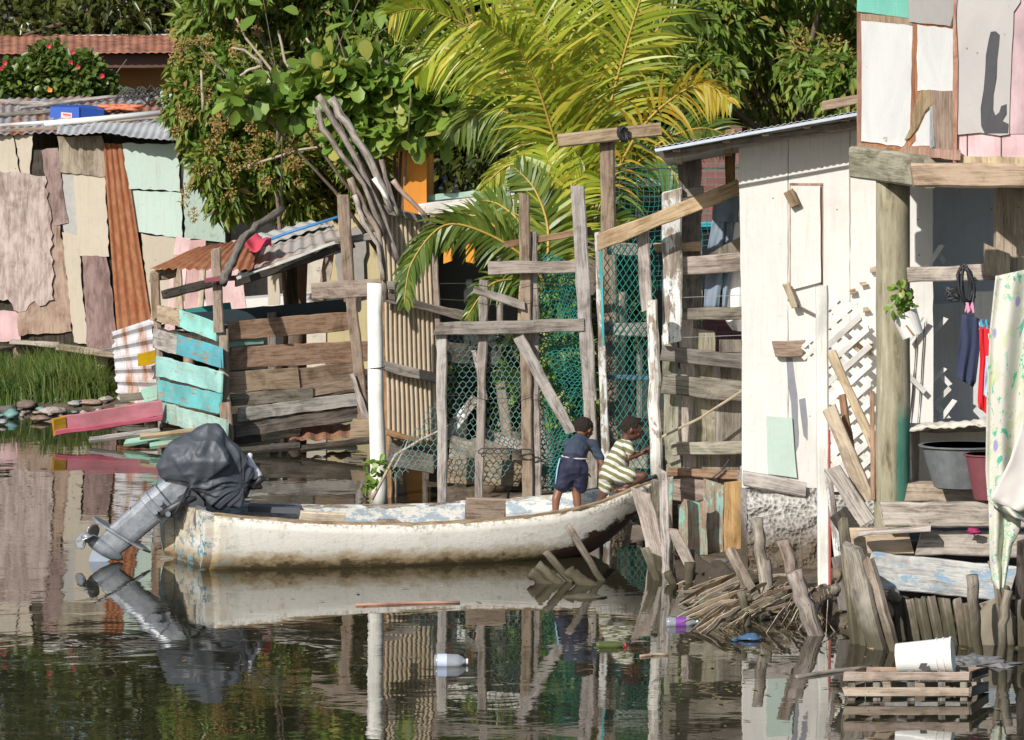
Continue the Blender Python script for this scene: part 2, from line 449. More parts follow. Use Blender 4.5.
# ------------------------------------------------------------------ materials
GREYW = wood('weathered_grey_wood', (.17, .145, .12), (.4, .35, .3))
GREYD = wood('dark_grey_wood', (.11, .095, .08), (.26, .23, .19))
PALEW = wood('pale_silver_wood', (.21, .18, .155), (.47, .42, .37))
TANW = wood('tan_wood', (.3, .22, .14), (.52, .41, .28))
BRNW = wood('brown_wood', (.17, .105, .06), (.36, .24, .15))
BRNG = wood('grey_brown_wood', (.18, .13, .09), (.36, .28, .21))
DARKW = wood('blackened_wood', (.03, .025, .02), (.09, .075, .06))
WETW = wood('waterside_wood', (.14, .115, .085), (.34, .29, .225), low=.26)
WETD = wood('mossy_waterside_wood', (.1, .085, .06), (.27, .235, .175), low=.34)
WHTW = wood('white_painted_wood', (.3, .24, .18), (.5, .42, .34), paint=(.74, .72, .66), peel=.43)
WHTP = wood('peeling_white_wood', (.2, .16, .13), (.42, .36, .3), paint=(.72, .74, .72), peel=.5)
TURQ = wood('turquoise_painted_wood', (.3, .24, .17), (.45, .37, .27), paint=(.08, .46, .5), peel=.44)
TURL = wood('pale_turquoise_wood', (.3, .26, .2), (.45, .38, .28), paint=(.3, .6, .53), peel=.41)
TURM = wood('mint_painted_wood', (.3, .26, .2), (.45, .38, .28), paint=(.3, .53, .42), peel=.44)
TURP = wood('peeling_turquoise_wood', (.24, .18, .12), (.42, .34, .25), paint=(.3, .52, .44), peel=.53)
BLUP = wood('faded_blue_wood', (.27, .26, .25), (.5, .5, .48), paint=(.25, .34, .43), peel=.54)
PINKP = wood('pink_painted_plank', (.3, .2, .16), (.42, .3, .24), paint=(.5, .1, .15), peel=.38)
PINKL = wood('pale_pink_wood', (.35, .25, .2), (.5, .36, .28), paint=(.66, .42, .42), peel=.36)
YELP = wood('ochre_painted_wood', (.3, .2, .1), (.42, .3, .15), paint=(.55, .3, .05), peel=.4)
DRIFT = wood('driftwood', (.15, .12, .095), (.4, .34, .28), gx=14, gy=2.2, bump=.9)
WHITE = panelm('white_wall_paint', (.74, .72, .68), (.45, .38, .3), .3, streaks=.28)
BEIGE = panelm('beige_board', (.55, .48, .38), (.3, .24, .17), .4)
CREAM = panelm('cream_board', (.54, .48, .38), (.34, .27, .19), .35)
MINT = panelm('mint_board', (.4, .5, .43), (.3, .3, .22), .2, spots=(.26, .29, .25))
MINTL = panelm('pale_mint_board', (.5, .62, .55), (.36, .33, .26), .35)
MAUVE = wood('mauve_stained_board', (.22, .14, .125), (.36, .25, .23), gx=10, bump=.3)
MAUVG = wood('weathered_mauve_plywood', (.27, .2, .17), (.47, .38, .33), gx=8, bump=.5)
OLIVE = wood('olive_brown_board', (.2, .16, .09), (.36, .3, .19), gx=10)
ORNG = wood('orange_plywood', (.3, .17, .1), (.48, .32, .21), gx=9)
RUST = rustm('rusty_sheet', amt=.75, rust=(.3, .1, .045), light=(.5, .24, .12))
RUSTG = rustm('half_rusted_sheet', amt=.5)
ZINC = rustm('weathered_zinc_sheet', amt=.3, zinc=(.52, .52, .5), metal=.1)
TANC = rustm('tan_corrugated_sheet', zinc=(.55, .46, .34), rust=(.5, .38, .26), light=(.6, .48, .34), amt=.35, metal=0)
BLACK = plain('black_plastic', (.02, .02, .022), .5)
WIRE = plain('dark_wire', (.05, .05, .045), .6)
TEALN = plain('teal_netting_plastic', (.035, .23, .19), .5, var=.3, nscale=3)
TEALD = plain('dull_teal_wire', (.14, .28, .26), .5, var=.3, nscale=3)
PVC = plain('white_plastic', (.75, .74, .7), .35, var=.05)
SOIL = plain('mud', (.06, .046, .032), .9, var=.4, nscale=3, bump=.8)
LEAF_M = leafm('mango_leaf', [(0, (.05, .12, .018)), (.4, (.12, .23, .032)), (.75, (.25, .34, .06)), (.93, (.25, .22, .05)), (1, (.3, .2, .06))])
LEAF_D = leafm('shade_dark_leaf', [(0, (.007, .018, .005)), (.5, (.017, .036, .007)), (.85, (.045, .075, .014)), (1, (.12, .12, .03))], .15, .3)  # greens blackened to carry the shade of an unseen higher canopy
LEAF_A = leafm('almond_leaf', [(0, (.08, .19, .03)), (.5, (.17, .31, .05)), (.85, (.27, .4, .08)), (1, (.42, .4, .1))], .35, .4)
LEAF_H = leafm('hibiscus_leaf', [(0, (.02, .06, .012)), (.5, (.05, .12, .02)), (1, (.13, .2, .04))], .25, .35)
PANIC = leafm('mango_flower_stalk', [(0, (.28, .15, .05)), (.5, (.4, .24, .09)), (1, (.3, .25, .08))], .15, .8, (.5, .3, .1))
PALMG = leafm('coconut_leaflet', [(0, (.2, .32, .025)), (.4, (.4, .5, .05)), (.75, (.6, .6, .07)), (1, (.75, .58, .09))], .45, .35, (.6, .6, .05))
PALMD = leafm('palm_leaflet_dark', [(0, (.05, .12, .02)), (.6, (.12, .2, .03)), (1, (.25, .3, .06))], .35, .35)
PALMY = leafm('yellowing_leaflet', [(0, (.3, .32, .03)), (.5, (.55, .43, .04)), (1, (.6, .36, .04))], .4, .4, (.7, .5, .05))
RACH = plain('palm_midrib', (.45, .3, .06), .5)
GRASS = leafm('bank_grass_blade', [(0, (.035, .085, .015)), (.5, (.075, .15, .03)), (1, (.2, .23, .08))], .25, .5, (.25, .35, .08))
DEADF = wood('dry_palm_leaf', (.2, .15, .1), (.46, .38, .28), gx=20)
BARK = plain('bark', (.17, .13, .1), .9, var=.3, nscale=6, bump=.8)
TWIG = plain('pale_twig', (.4, .33, .26), .9, var=.3, nscale=9, bump=.5)

# ------------------------------------------------------------------ ground and water
BX = [-600, 0, 118, 150, 200, 380, 440, 650, 690, 760, 850, 870, 1100, 1800]
BY = [54.6, 54.6, 54.2, 54.5, 54.8, 54.5, 44.6, 43.2, 39.2, 37.5, 35.7, 35.6, 35.0, 33.5]
def bank(px): return float(np.interp(px, BX, BY))
def ground_z(x, Y):
    px = 512 + F * x / max(Y, 5)
    t = max(0., min(1., (Y - bank(px) + .55) / 1.1)); t = t * t * (3 - 2 * t)
    z = -.45 + t * (.45 + .13) + mnoise.noise(V((x * 1.3, Y * 1.3, 0))) * .06 * t + mnoise.noise(V((x * 5, Y * 5, 4))) * .03
    if Y > 60: z += min(1.2, (Y - 60) * .05)
    return z
xs = [-900, -300, -100, -45, -25, -15] + [-12 + .22 * i for i in range(100)] + [10.2, 14, 25, 60, 150, 400, 900]
ys = [-300, -60, 0, 15, 25, 30] + [31.5 + .2 * i for i in range(130)] + [58 + i for i in range(22)] + [90, 120, 200, 400, 900, 2000]
mb = MB(); nx = len(xs)
for y in ys:
    for x in xs: mb.v.append(V((x, y, ground_z(x, y))))
for j in range(len(ys) - 1):
    for i in range(nx - 1):
        A = j * nx + i
        mb.face((A, A + 1, A + nx + 1, A + nx), [(xs[i], ys[j]), (xs[i + 1], ys[j]), (xs[i + 1], ys[j + 1]), (xs[i], ys[j + 1])])
s = NT('muddy_ground'); ob = s.obj()
n1 = s.noise(ob, 2.2, 8, .7); n2 = s.noise(ob, 14, 5, .7)
c = s.ramp(s.math('ADD', s.math('MULTIPLY', n1, .6), s.math('MULTIPLY', n2, .4)), [(.3, (.035, .03, .02)), (.5, (.11, .085, .06)), (.62, (.2, .16, .11)), (.75, (.3, .25, .18))])
s.bump(n2, 1., .03); GROUND = s.fin(c, .9, 0, .2)
O('ground', mb, GROUND, kind='structure', smooth=True, origin=(0, 0, 0))
s = NT('canal_water'); ob = s.obj()
r1 = s.noise(s.map(ob, (1.1, 1.7, 1)), 1, 3, .5, .6); r2 = s.noise(s.map(ob, (5, 6, 1)), 1, 3, .55, .3)
calm = s.step(s.noise(s.map(ob, (.35, .5, 1)), 1, 2), .4, .65)
h = s.math('ADD', s.math('MULTIPLY', r1, .8), s.math('MULTIPLY', s.math('MULTIPLY', r2, .12), calm))
b = s.bump(h, .075, .05)
murk = s.noise(s.map(ob, (.5, .8, 1)), 1, 5)
film = s.math('MULTIPLY', s.step(s.noise(s.map(ob, (.6, 1.6, 1)), 1, 7, .7, 1.2), .54, .66), s.step(s.noise(s.map(ob, (9, 14, 1)), 1, 4, .7), .4, .65))
s.fin(s.mix(s.math('MULTIPLY', film, .5), s.mix(murk, (.016, .017, .009), (.034, .03, .018)), (.1, .085, .06)), s.math('ADD', .015, s.math('MULTIPLY', film, .12)), 0, .5); s.b.inputs['IOR'].default_value = 2.9
WATER = s.m
mb = MB(); mb.grid(lambda u, v: (-150 + 300 * u, -80 + 142 * v, 0), 12, 8, 300, 142)
O('water', mb, WATER, kind='structure', origin=(0, 0, 0))

# ------------------------------------------------------------------ vegetation
def tree(name, label, x, Y, zc, clumps, n, mat, L, W, trunk_r=.16, droop=.4, shape='long', seed=1, group=None, cat='tree', extra=None, base=None, shell=.5, bark=None):
    b = V(base) if base else V((x, Y, ground_z(x, Y)))
    t = thing(name, label, cat, b, group)
    mb = MB(); top = V((x, Y, zc))
    pts = [b, b.lerp(top, .35) + V((R.uniform(-.1, .1), 0, 0)), b.lerp(top, .7) + V((R.uniform(-.15, .15), 0, 0)), top]
    mb.tube(pts, [trunk_r, trunk_r * .8, trunk_r * .6, trunk_r * .35], 9, .1)
    O('trunk', mb, bark or BARK, t, smooth=True)
    mb = MB()
    for c, r in clumps:
        c = V(c); s0 = b.lerp(top, R.uniform(.55, .9)); m = s0.lerp(c, .5) + V((R.uniform(-.2, .2), R.uniform(-.2, .2), R.uniform(-.1, .2)))
        mb.tube([s0, m, c, c + (c - m) * .5], [trunk_r * .38, trunk_r * .25, trunk_r * .14, .008], 6, .1)
    O('limb', mb, bark or BARK, t, smooth=True)
    leaves('crown', mat, t, clumps, n, L, W, droop, shape, seed, shell)
    return t
def clump_px(lst, Y, dy=.6):
    """list of (px, py, rpx_x, rpx_y) -> world clumps"""
    return [(P(x, y, Y + R.uniform(-dy, dy)), (rx * Y / F, min(rx, ry * 1.3) * Y / F, ry * Y / F)) for x, y, rx, ry in lst]
# far dark trees closing the view, each with its own crown
labs = ['broad dark tree behind the brown-roofed house at the far left', 'dark leafy tree with pale hanging leaves beside the far-left roof end',
        'tall dark tree rising straight behind the mango tree', 'dense dark tree directly left of the coconut palm crown',
        'dark tree hidden behind the coconut palm crown', 'dark tree between the coconut palm and the brick house',
        'tall glossy dark tree above the white shed roof', 'dark tree touching the corner of the stilt house']
for i, px in enumerate([-70, 85, 235, 370, 500, 640, 760, 880]):
    Y = [74, 72, 71, 73, 70, 71, 69, 72][i]; x = (px - 512) * Y / F; cl = []
    for k in range(13):
        cl.append(((x + R.uniform(-2.1, 2.1), Y + R.uniform(-1.2, 1.5), R.uniform(3.0, 8.4)), (R.uniform(.8, 1.3), R.uniform(.7, 1.), R.uniform(.6, 1.1))))
    for zz in (3, 4.6, 6.2, 7.8): cl.append(((x, Y + 1.6, zz), (2.3, .6, 1.1)))
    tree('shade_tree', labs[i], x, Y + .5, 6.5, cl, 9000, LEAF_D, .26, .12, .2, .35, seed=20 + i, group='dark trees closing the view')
# dark wooded mass further off
mb = [((x, 84 + R.uniform(-2, 2), z), (2.4, 1.5, 2.)) for x in np.arange(-22, 20, 2.6) for z in (2, 5, 8, 11)]
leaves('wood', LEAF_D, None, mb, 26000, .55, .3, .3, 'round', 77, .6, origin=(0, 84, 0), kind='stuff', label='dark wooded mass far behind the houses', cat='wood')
# right mid tree (mango) over the shed roof
cl = clump_px([(700, 20, 60, 40), (760, 40, 55, 45), (820, 30, 50, 45), (850, 90, 40, 40), (780, 95, 45, 28), (700, 80, 45, 35), (650, 40, 45, 45), (730, -30, 70, 40), (830, -40, 60, 40), (815, 70, 36, 30), (640, -30, 50, 40), (880, 20, 40, 60)], 59, 1.2)
t = tree('mango_tree', 'leafy mango tree behind the white shed roof, with yellowish flower spikes', 4.2, 60, 4.6, cl, 9000, LEAF_M, .24, .085, .18, .7, seed=5)
leaves('flower_panicle', PANIC, t, clump_px([(835, 60, 18, 26), (800, 40, 12, 14), (845, 100, 16, 18), (690, 15, 8, 8)], 58.4, .2), 700, .06, .03, .1, 'long', 6, kind='stuff')
# left mango tree
cl = clump_px([(215, 25, 42, 34), (265, 15, 44, 36), (320, 20, 46, 36), (375, 20, 40, 34), (205, 70, 34, 30), (190, 105, 26, 32), (250, 70, 46, 34), (305, 80, 44, 34),
               (210, 135, 30, 30), (215, 165, 26, 26), (245, 150, 36, 34), (285, 140, 40, 38), (320, 160, 34, 32), (250, 195, 26, 20), (290, 190, 30, 24), (330, 195, 22, 18),
               (345, 120, 34, 40), (400, 60, 34, 34), (385, 105, 26, 30), (365, 160, 26, 30), (345, 190, 28, 20), (300, 205, 26, 18), (380, 190, 16, 22), (225, 200, 18, 20), (275, 165, 40, 34), (230, 95, 40, 30), (240, -30, 60, 40), (340, -35, 70, 40), (420, -20, 50, 40)], 54.2, .7)
t = tree('mango_tree', 'mango tree with brown flower sprays spilling over the patched shanty roof', -3.0, 55.0, 4.3, cl, 24000, LEAF_M, .2, .07, .17, .75, seed=8)
pan = clump_px([(R.uniform(178, 235), R.uniform(90, 215), 5, 7) for _ in range(24)] + [(R.uniform(240, 345), R.uniform(115, 185), 5, 6) for _ in range(16)] + [(R.uniform(170, 260), R.uniform(20, 90), 5, 6) for _ in range(14)] + [(330, 70, 8, 6), (322, 130, 8, 6)], 53.3, .15)
leaves('flower_panicle', PANIC, t, pan, 2600, .05, .028, .1, 'long', 9, .1, kind='stuff')
mb = MB()
for q in ([(300, 110), (268, 66), (246, 38), (236, 18)], [(262, 64), (244, 50), (232, 48)], [(262, 66), (248, 70), (240, 76)], [(300, 92), (285, 60), (278, 30)], [(318, 52), (306, 38)], [(365, 48), (390, 64)],
          [(240, 168), (300, 150), (330, 145)], [(203, 110), (201, 70)]):
    O('bare_twig', stick(MB(), q, 53.4, .022, 5), TWIG, t, smooth=True)
# sea almond with big round leaves
cl = clump_px([(350, 75, 60, 22), (245, 95, 18, 14), (285, 100, 30, 20), (325, 85, 32, 24), (365, 95, 34, 28), (408, 136, 20, 8), (405, 95, 36, 28), (440, 100, 26, 26), (440, 125, 20, 22), (385, 122, 22, 14), (350, 140, 24, 16)], 51.2, .35)
tree('sea_almond_tree', 'almond tree with big round bright leaves behind the driftwood sticks', -1.5, 52.2, 3.2, cl, 1500, LEAF_A, .25, .2, .09, .1, 'round', seed=4, shell=.2)
cl = clump_px([(265, 9, 18, 8), (240, 2, 12, 6), (350, 20, 16, 10), (375, 35, 14, 8)], 52.8, .15)
tree('sea_almond_tree', 'thin almond sapling whose few large leaves top the mango tree', -3.1, 53.6, 4.8, cl, 22, LEAF_A, .27, .17, .04, .1, 'round', seed=14, shell=.1)
# hibiscus bush behind the shanty roof
Y = 62.5
cl = clump_px([(10, 82, 26, 24), (45, 72, 26, 28), (80, 78, 26, 24), (105, 88, 16, 16), (30, 95, 40, 14), (75, 95, 36, 12), (50, 52, 14, 10), (-20, 80, 26, 26)], Y, .25)
t = tree('hibiscus_bush', 'green hibiscus bush with red and orange blooms behind the shanty roof', (45 - 512) * Y / F, Y, 3.9, cl, 3800, LEAF_H, .13, .085, .06, .2, 'round', seed=31, shell=.25)
FR = plain('red_petal', (.42, .02, .03), .5); FO = plain('orange_petal', (.75, .25, .03), .5)
for x, y, m in ((2, 68, FR), (73, 52, FR), (71, 63, FR), (49, 46, FR), (102, 76, FR), (78, 67, FR), (50, 90, FO), (5, 63, FR)):
    mb = MB(); c = P(x, y, Y - .45)
    for k in range(5):
        an = k * 1.257 + R.random(); d = V((math.cos(an), -.25, math.sin(an))) * .038
        e = V((-math.sin(an), 0, math.cos(an))) * .025
        b = len(mb.v); mb.v += [c, c + d * .6 + e, c + d * 1.2, c + d * .6 - e]; mb.face((b, b + 1, b + 2, b + 3), [(0, 0)] * 4)
    O('flower', mb, m, t, solid=.004)

# palms
def frond(root, rach, mat, L=.6, n=46, w=.03, seed=1, drop=.35, spread=.9, rmat=None, plane=None, w0=.022):
    """rach: list of world points for the midrib; leaflets hang from it on both sides"""
    rs = random.Random(seed)
    pts = []
    for i in range(len(rach) - 1):   # catmull-rom
        p0 = rach[max(i - 1, 0)]; p1 = rach[i]; p2 = rach[i + 1]; p3 = rach[min(i + 2, len(rach) - 1)]
        for k in range(6):
            t = k / 6
            pts.append(.5 * ((2 * p1) + (p2 - p0) * t + (2 * p0 - 5 * p1 + 4 * p2 - p3) * t * t + (3 * p1 - p0 - 3 * p2 + p3) * t ** 3))
    pts.append(rach[-1]); N = len(pts)
    mb = MB(); mb.tube(pts, [w0 * (1 - .8 * i / N) for i in range(N)], 5)
    lf = MB()
    for i in range(n):
        f = .1 + .9 * i / n; q = f * (N - 1); k = min(int(q), N - 2); p = pts[k].lerp(pts[k + 1], q - k)
        d = (pts[k + 1] - pts[k]).normalized()
        up = plane or V((0, -1, 0)); sd = d.cross(up).normalized()
        for sg in (-1, 1):
            ll = L * 1.1 * (math.sin(math.pi * min(1, .25 + f * .72)) ** .6) * rs.uniform(.8, 1.1)
            dirv = (d * rs.uniform(.55, .85) + sd * sg * spread + up * rs.uniform(-.3, .3)).normalized()
            a = p; prev = None; wd = w * rs.uniform(.8, 1.2)
            nv = dirv.cross(up + V((rs.uniform(-.6, .6), 0, rs.uniform(-.6, .6)))).normalized()
            b = len(lf.v)
            for j in range(5):
                ww = wd * (.5, 1, .9, .6, .05)[j]
                lf.v += [a + nv * ww / 2, a - nv * ww / 2]
                dirv = (dirv + V((0, 0, -drop * rs.uniform(.5, 1.2) * .5))).normalized(); a = a + dirv * ll / 4
            for j in range(4):
                lf.face((b + 2 * j, b + 2 * j + 1, b + 2 * j + 3, b + 2 * j + 2), [(0, 0)] * 4)
    fr = O('frond', lf, mat, root)
    ORG[fr.name] = ORG[root.name]
    O('midrib', mb, rmat or RACH, fr, smooth=True)
    return fr
def palm(name, label, base, trunk_top, r, fr, n=46, L=.62):
    t = thing(name, label, 'palm', base)
    mb = MB(); k = 9; mb.tube([V(base).lerp(trunk_top, i / k) + V((.05 * math.sin(i), 0, 0)) for i in range(k + 1)], [r * (1.1 if i % 2 else .95) * (1 - .2 * i / k) for i in range(k + 1)], 10, .05)
    O('trunk', mb, BARK, t, smooth=True)
    for i, (pts, Y0, Y1, mat, LL, nn, dr) in enumerate(fr):
        m = len(pts); w = [P(x, y, Y0 + (Y1 - Y0) * k / (m - 1)) for k, (x, y) in enumerate(pts)]
        frond(t, w, mat, LL, nn, .044, 50 + i, dr, spread=.68)
    return t
fr = [
 ([(588, 215), (560, 120), (493, 44), (430, 10), (392, 14)], 47.5, 46.0, PALMG, .75, 60, .55),
 ([(588, 215), (572, 113), (560, 50), (550, -20), (540, -60)], 47.5, 47.0, PALMG, .8, 60, .3),
 ([(590, 215), (565, 170), (537, 85), (515, 45), (480, 20)], 47.2, 45.8, PALMG, .7, 56, .5),
 ([(592, 215), (607, 120), (628, 40), (650, -30), (665, -60)], 47.5, 47.2, PALMG, .8, 60, .35),
 ([(590, 215), (588, 126), (592, 40), (596, -40)], 47.5, 48.5, PALMG, .75, 54, .35),
 ([(596, 215), (640, 130), (688, 88), (710, 86), (732, 102)], 47.3, 46.2, PALMY, .5, 44, .9),
 ([(594, 215), (650, 150), (700, 128), (735, 140)], 47.6, 47.9, PALMD, .5, 44, .6),
 ([(586, 215), (530, 130), (490, 110), (455, 130)], 47.6, 47.4, PALMD, .6, 50, .8),
 ([(586, 215), (540, 150), (505, 100), (470, 75)], 47.6, 48.4, PALMG, .65, 50, .5),
 ([(586, 218), (545, 175), (510, 165), (480, 190)], 47.6, 47.4, PALMG, .36, 44, .8),
 ([(596, 215), (640, 160), (668, 165), (690, 210)], 47.4, 47.0, PALMD, .5, 44, .8),
 ([(594, 212), (620, 110), (650, 40), (680, 10), (705, 20)], 47.8, 48.8, PALMD, .6, 50, .5),
 ([(586, 212), (545, 70), (500, -10), (470, -40)], 47.8, 49.0, PALMG, .7, 54, .45),
 ([(590, 215), (600, 140), (622, 80), (645, 50), (672, 48)], 47.6, 48.2, PALMG, .6, 50, .5),
 ([(588, 215), (540, 110), (480, 60), (440, 50), (415, 75)], 47.8, 48.4, PALMG, .65, 54, .7),
 ([(590, 215), (578, 160), (560, 120), (548, 40), (520, -10)], 47.3, 46.6, PALMG, .7, 50, .4),
]
palm('coconut_palm', 'coconut palm with a big yellow-green crown of fronds behind the wire fence', base_of(592, 0, 47.6) + V((0, 0, .1)), P(590, 222, 47.5), .14, fr)
fr = [
 ([(545, 285), (530, 262), (490, 235), (445, 225), (412, 262), (404, 305)], 44.6, 44.0, PALMD, .4, 64, .6),
 ([(545, 285), (548, 230), (535, 190), (515, 168)], 44.8, 45.2, PALMD, .38, 42, .25),
 ([(547, 285), (552, 225), (552, 180), (546, 150)], 44.8, 45.4, PALMG, .45, 42, .2),
 ([(549, 285), (560, 235), (572, 190), (585, 170)], 44.8, 45.4, PALMG, .5, 42, .25),
 ([(550, 285), (575, 245), (605, 220), (630, 225)], 45, 45.5, PALMD, .4, 36, .4),
 ([(545, 290), (520, 280), (490, 285), (465, 320)], 44.7, 44.2, PALMD, .3, 36, .6),
 ([(545, 288), (510, 240), (470, 215), (440, 245)], 44.8, 45.0, PALMD, .32, 40, .6),
 ([(545, 288), (525, 230), (500, 205), (478, 200)], 44.9, 45.5, PALMD, .34, 40, .4),
]
palm('feather_palm', 'low green palm clump drooping over the corrugated fence panel', base_of(547, 0, 45.3) + V((0, 0, .1)), P(547, 290, 45), .07, fr)
# grass bank
rs = np.random.RandomState(3); N = 7500
gx = rs.uniform(-60, 119, N); gy = rs.uniform(54.75, 57.2, N)
keep = gy < 57.2 - np.clip((gx - 60) / 60, 0, 1) * 1.3; gx, gy = gx[keep], gy[keep]; N = len(gx)
X = (gx - 512) * gy / F; Z = np.array([ground_z(a, b) for a, b in zip(X, gy)])
hh = rs.uniform(.4, .95, N) * np.clip((122 - gx) / 22, .35, 1) * (.75 + .5 * np.array([mnoise.noise(V((a * 2, b * 2, 0))) for a, b in zip(X, gy)]))
an = rs.uniform(0, 6.28, N); ln = rs.uniform(.02, .28, N); w = .012
b0 = np.stack([X, gy, Z - .02], 1); ax = np.stack([np.cos(an), np.sin(an), an * 0], 1); sdv = np.stack([-np.sin(an) * .5 + .6, np.cos(an) * .3, an * 0], 1)
rows = []
for f, wf in ((0, 1), (.5, .9), (1, .08)):
    c = b0 + ax * (ln * f * f)[:, None]; c[:, 2] += hh * f * (1 - .25 * f)
    rows += [c - sdv * w * wf, c + sdv * w * wf]
vv = np.stack(rows, 1); ff = (np.array([[0, 1, 3, 2], [2, 3, 5, 4]])[None] + (np.arange(N) * 6)[:, None, None]).reshape(-1)
arr_mesh('grass', vv.reshape(-1, 3), ff, 4, GRASS, None, origin=(-6.3, 56, 0), kind='stuff', label='tall bright green grass on the bank below the shanty', cat='grass')

# leaf litter and specks drifting on the water
rs = np.random.RandomState(12); N = 420
fx = np.concatenate([rs.normal(730, 70, 150), rs.uniform(150, 1020, 170), rs.normal(60, 50, 100)]); fy = np.concatenate([rs.uniform(600, 700, 150), rs.uniform(575, 735, 170), rs.uniform(440, 520, 100)])
Yw = F * H / (fy + 15); X = (fx - 512) * Yw / F; a_ = rs.uniform(0, 6.28, N); l_ = rs.uniform(.008, .05, N)
c0 = np.stack([X, Yw, 0 * X + .006], 1); d1 = np.stack([np.cos(a_), np.sin(a_), 0 * a_], 1) * l_[:, None]; d2 = np.stack([-np.sin(a_), np.cos(a_), 0 * a_], 1) * (l_ * .4)[:, None]
vv = np.stack([c0 - d1, c0 - d2, c0 + d1 + [0, 0, .006], c0 + d2], 1); ff = (np.array([[0, 1, 2, 3]])[None] + (np.arange(N) * 4)[:, None, None]).reshape(-1)
arr_mesh('floating_litter', vv.reshape(-1, 3), ff, 4, leafm('drifting_leaf', [(0, (.1, .07, .03)), (.5, (.25, .19, .1)), (.85, (.12, .16, .04)), (1, (.5, .45, .38))], .1, .6), None, origin=(0, 40, 0), kind='stuff', label='leaf litter and specks drifting on the canal', cat='litter')
# ------------------------------------------------------------------ patched shanty house (left)
YH = 57.6
t = thing('shanty_house', 'low shanty house patched with beige, mauve, rusty and mint panels on short stilts', 'house', base_of(90, 0, YH + 1.5) + V((0, 0, .1)))
def wp(name, pts, mat, dy=0, th=.02, rough=.012, label=None, parent=None, Y=None):
    tl = R.uniform(-.0012, .0012); xc_ = sum(q_[0] for q_ in pts) / len(pts); y0_ = (Y or YH) - dy
    return O(name, MB().pp(pts, lambda x: y0_ + tl * (x - xc_), th, rough, .07), mat, parent or t, label)
# backing wall and side, floor
x0 = P(-60, 0, YH).x; x1 = P(224, 0, YH).x; zt = P(0, 150, YH).z; zb = P(0, 346, YH).z
mb = MB(); mb.box((x0, YH + .03, zb), (x1, YH + .1, zt)); mb.box((x1 - .08, YH + .1, zb), (x1, YH + 3.4, zt)); mb.box((x0, YH + .1, zb), (x1 - .08, YH + 3.4, zb + .1))
mb.box((x0, YH + 3.4, zb), (x1, YH + 3.48, zt + .3))
O('wall', mb, DARKW, t)
wp('wall_panel', [(-60, 132), (12, 134), (20, 173), (-60, 173)], CREAM)
wp('wall_panel', [(14, 134), (33, 134), (30, 174), (21, 174)], BEIGE, .01)
wp('wall_panel', [(41, 150), (57, 148), (61, 176), (68, 222), (51, 226), (46, 182)], MAUVE, .02)
wp('wall_panel', [(57, 137), (101, 136), (107, 150), (105, 177), (61, 172)], OLIVE, .04)
wp('wall_panel', [(62, 174), (76, 174), (78, 236), (64, 236), (63, 222)], plain('grey_board', (.42, .41, .38), .8), 0)
wp('wall_panel', [(74, 172), (105, 177), (109, 257), (80, 256), (76, 225)], CREAM, .02)
wp('wall_panel', [(48, 208), (57, 212), (66, 262), (72, 331), (18, 336), (18, 306), (50, 298)], ORNG, .02, rough=.02)
wp('wall_panel', [(-60, 171), (12, 171), (45, 176), (50, 214), (54, 300), (40, 305), (33, 300), (26, 312), (14, 310), (8, 300), (-60, 306)], MAUVG, .05, rough=.03)
wp('wall_panel', [(62, 232), (79, 236), (83, 300), (89, 345), (74, 342), (68, 290)], CREAM, .01)
wp('wall_panel', [(82, 255), (107, 257), (113, 300), (119, 360), (87, 347)], MAUVE, .03)
wp('wall_panel', [(-60, 306), (18, 312), (21, 341), (-60, 342)], PINKL, .0)
mb = MB(); mb.corr([P(103, 143, YH - .06), P(124, 144, YH - .06), P(152, 326, YH - .06), P(117, 330, YH - .06)], 4, .012)
O('rusty_panel', mb, RUST, t, label='rust-red corrugated strip', solid=.004)
wp('wall_panel', [(122, 143), (178, 144), (180, 191), (129, 189)], MINTL, .04)
wp('wall_panel', [(131, 190), (181, 193), (182, 238), (136, 232)], MINTL, .03)
wp('wall_panel', [(183, 160), (222, 166), (225, 243), (185, 238)], MINT, .02)
wp('wall_panel', [(141, 234), (182, 239), (182, 262), (176, 322), (151, 326)], BEIGE, .02)
wp('wall_panel', [(176, 250), (200, 240), (203, 330), (176, 330)], BRNG, .03)
for a, b_, c, d, w, m in ((57, 347, 119, 355, 7, BRNG), (10, 342, 60, 345, 5, GREYW), (104, 352, 160, 345, 7, GREYD)):
    O('floor_beam', pk(MB(), a, b_, c, d, w, YH - .1, t=.1), m, t)
for x, y0, y1 in ((70, 340, 372), (102, 350, 374), (48, 340, 370), (20, 340, 368), (150, 344, 372), (190, 330, 372), (-20, 340, 370)):
    O('stilt', stick(MB(), [(x, y0), (x, y1 + 6)], YH + .15, .1, 9, .04), BRNG if x != 102 else TANW, t, smooth=True)
# roof sheets: slope up away from the wall
def roofq(x0, x1, y0, y1, Ya, Yb): return [P(x0, y1, Yb), P(x1, y1, Yb), P(x1, y0, Ya), P(x0, y0, Ya)]
mb = MB(); mb.corr([P(62, 124, YH + .7), P(186, 121, YH + .7), P(178, 141, YH - .45), P(56, 131, YH - .35)], 16, .009, True, (0, -.3, 1), 8, .06, dent=.07)
O('roof_sheet', mb, ZINC, t, label='grey corrugated sheet with a ragged eave', solid=.006)
mb = MB(); mb.corr([P(-70, 99, YH + 3.6), P(190, 97, YH + 3.6), P(186, 131, YH + .3), P(-70, 136, YH - .3)], 30, .015, True, (0, -.3, 1), 6, dent=.05)
O('roof_sheet', mb, RUSTG, t, solid=.006)
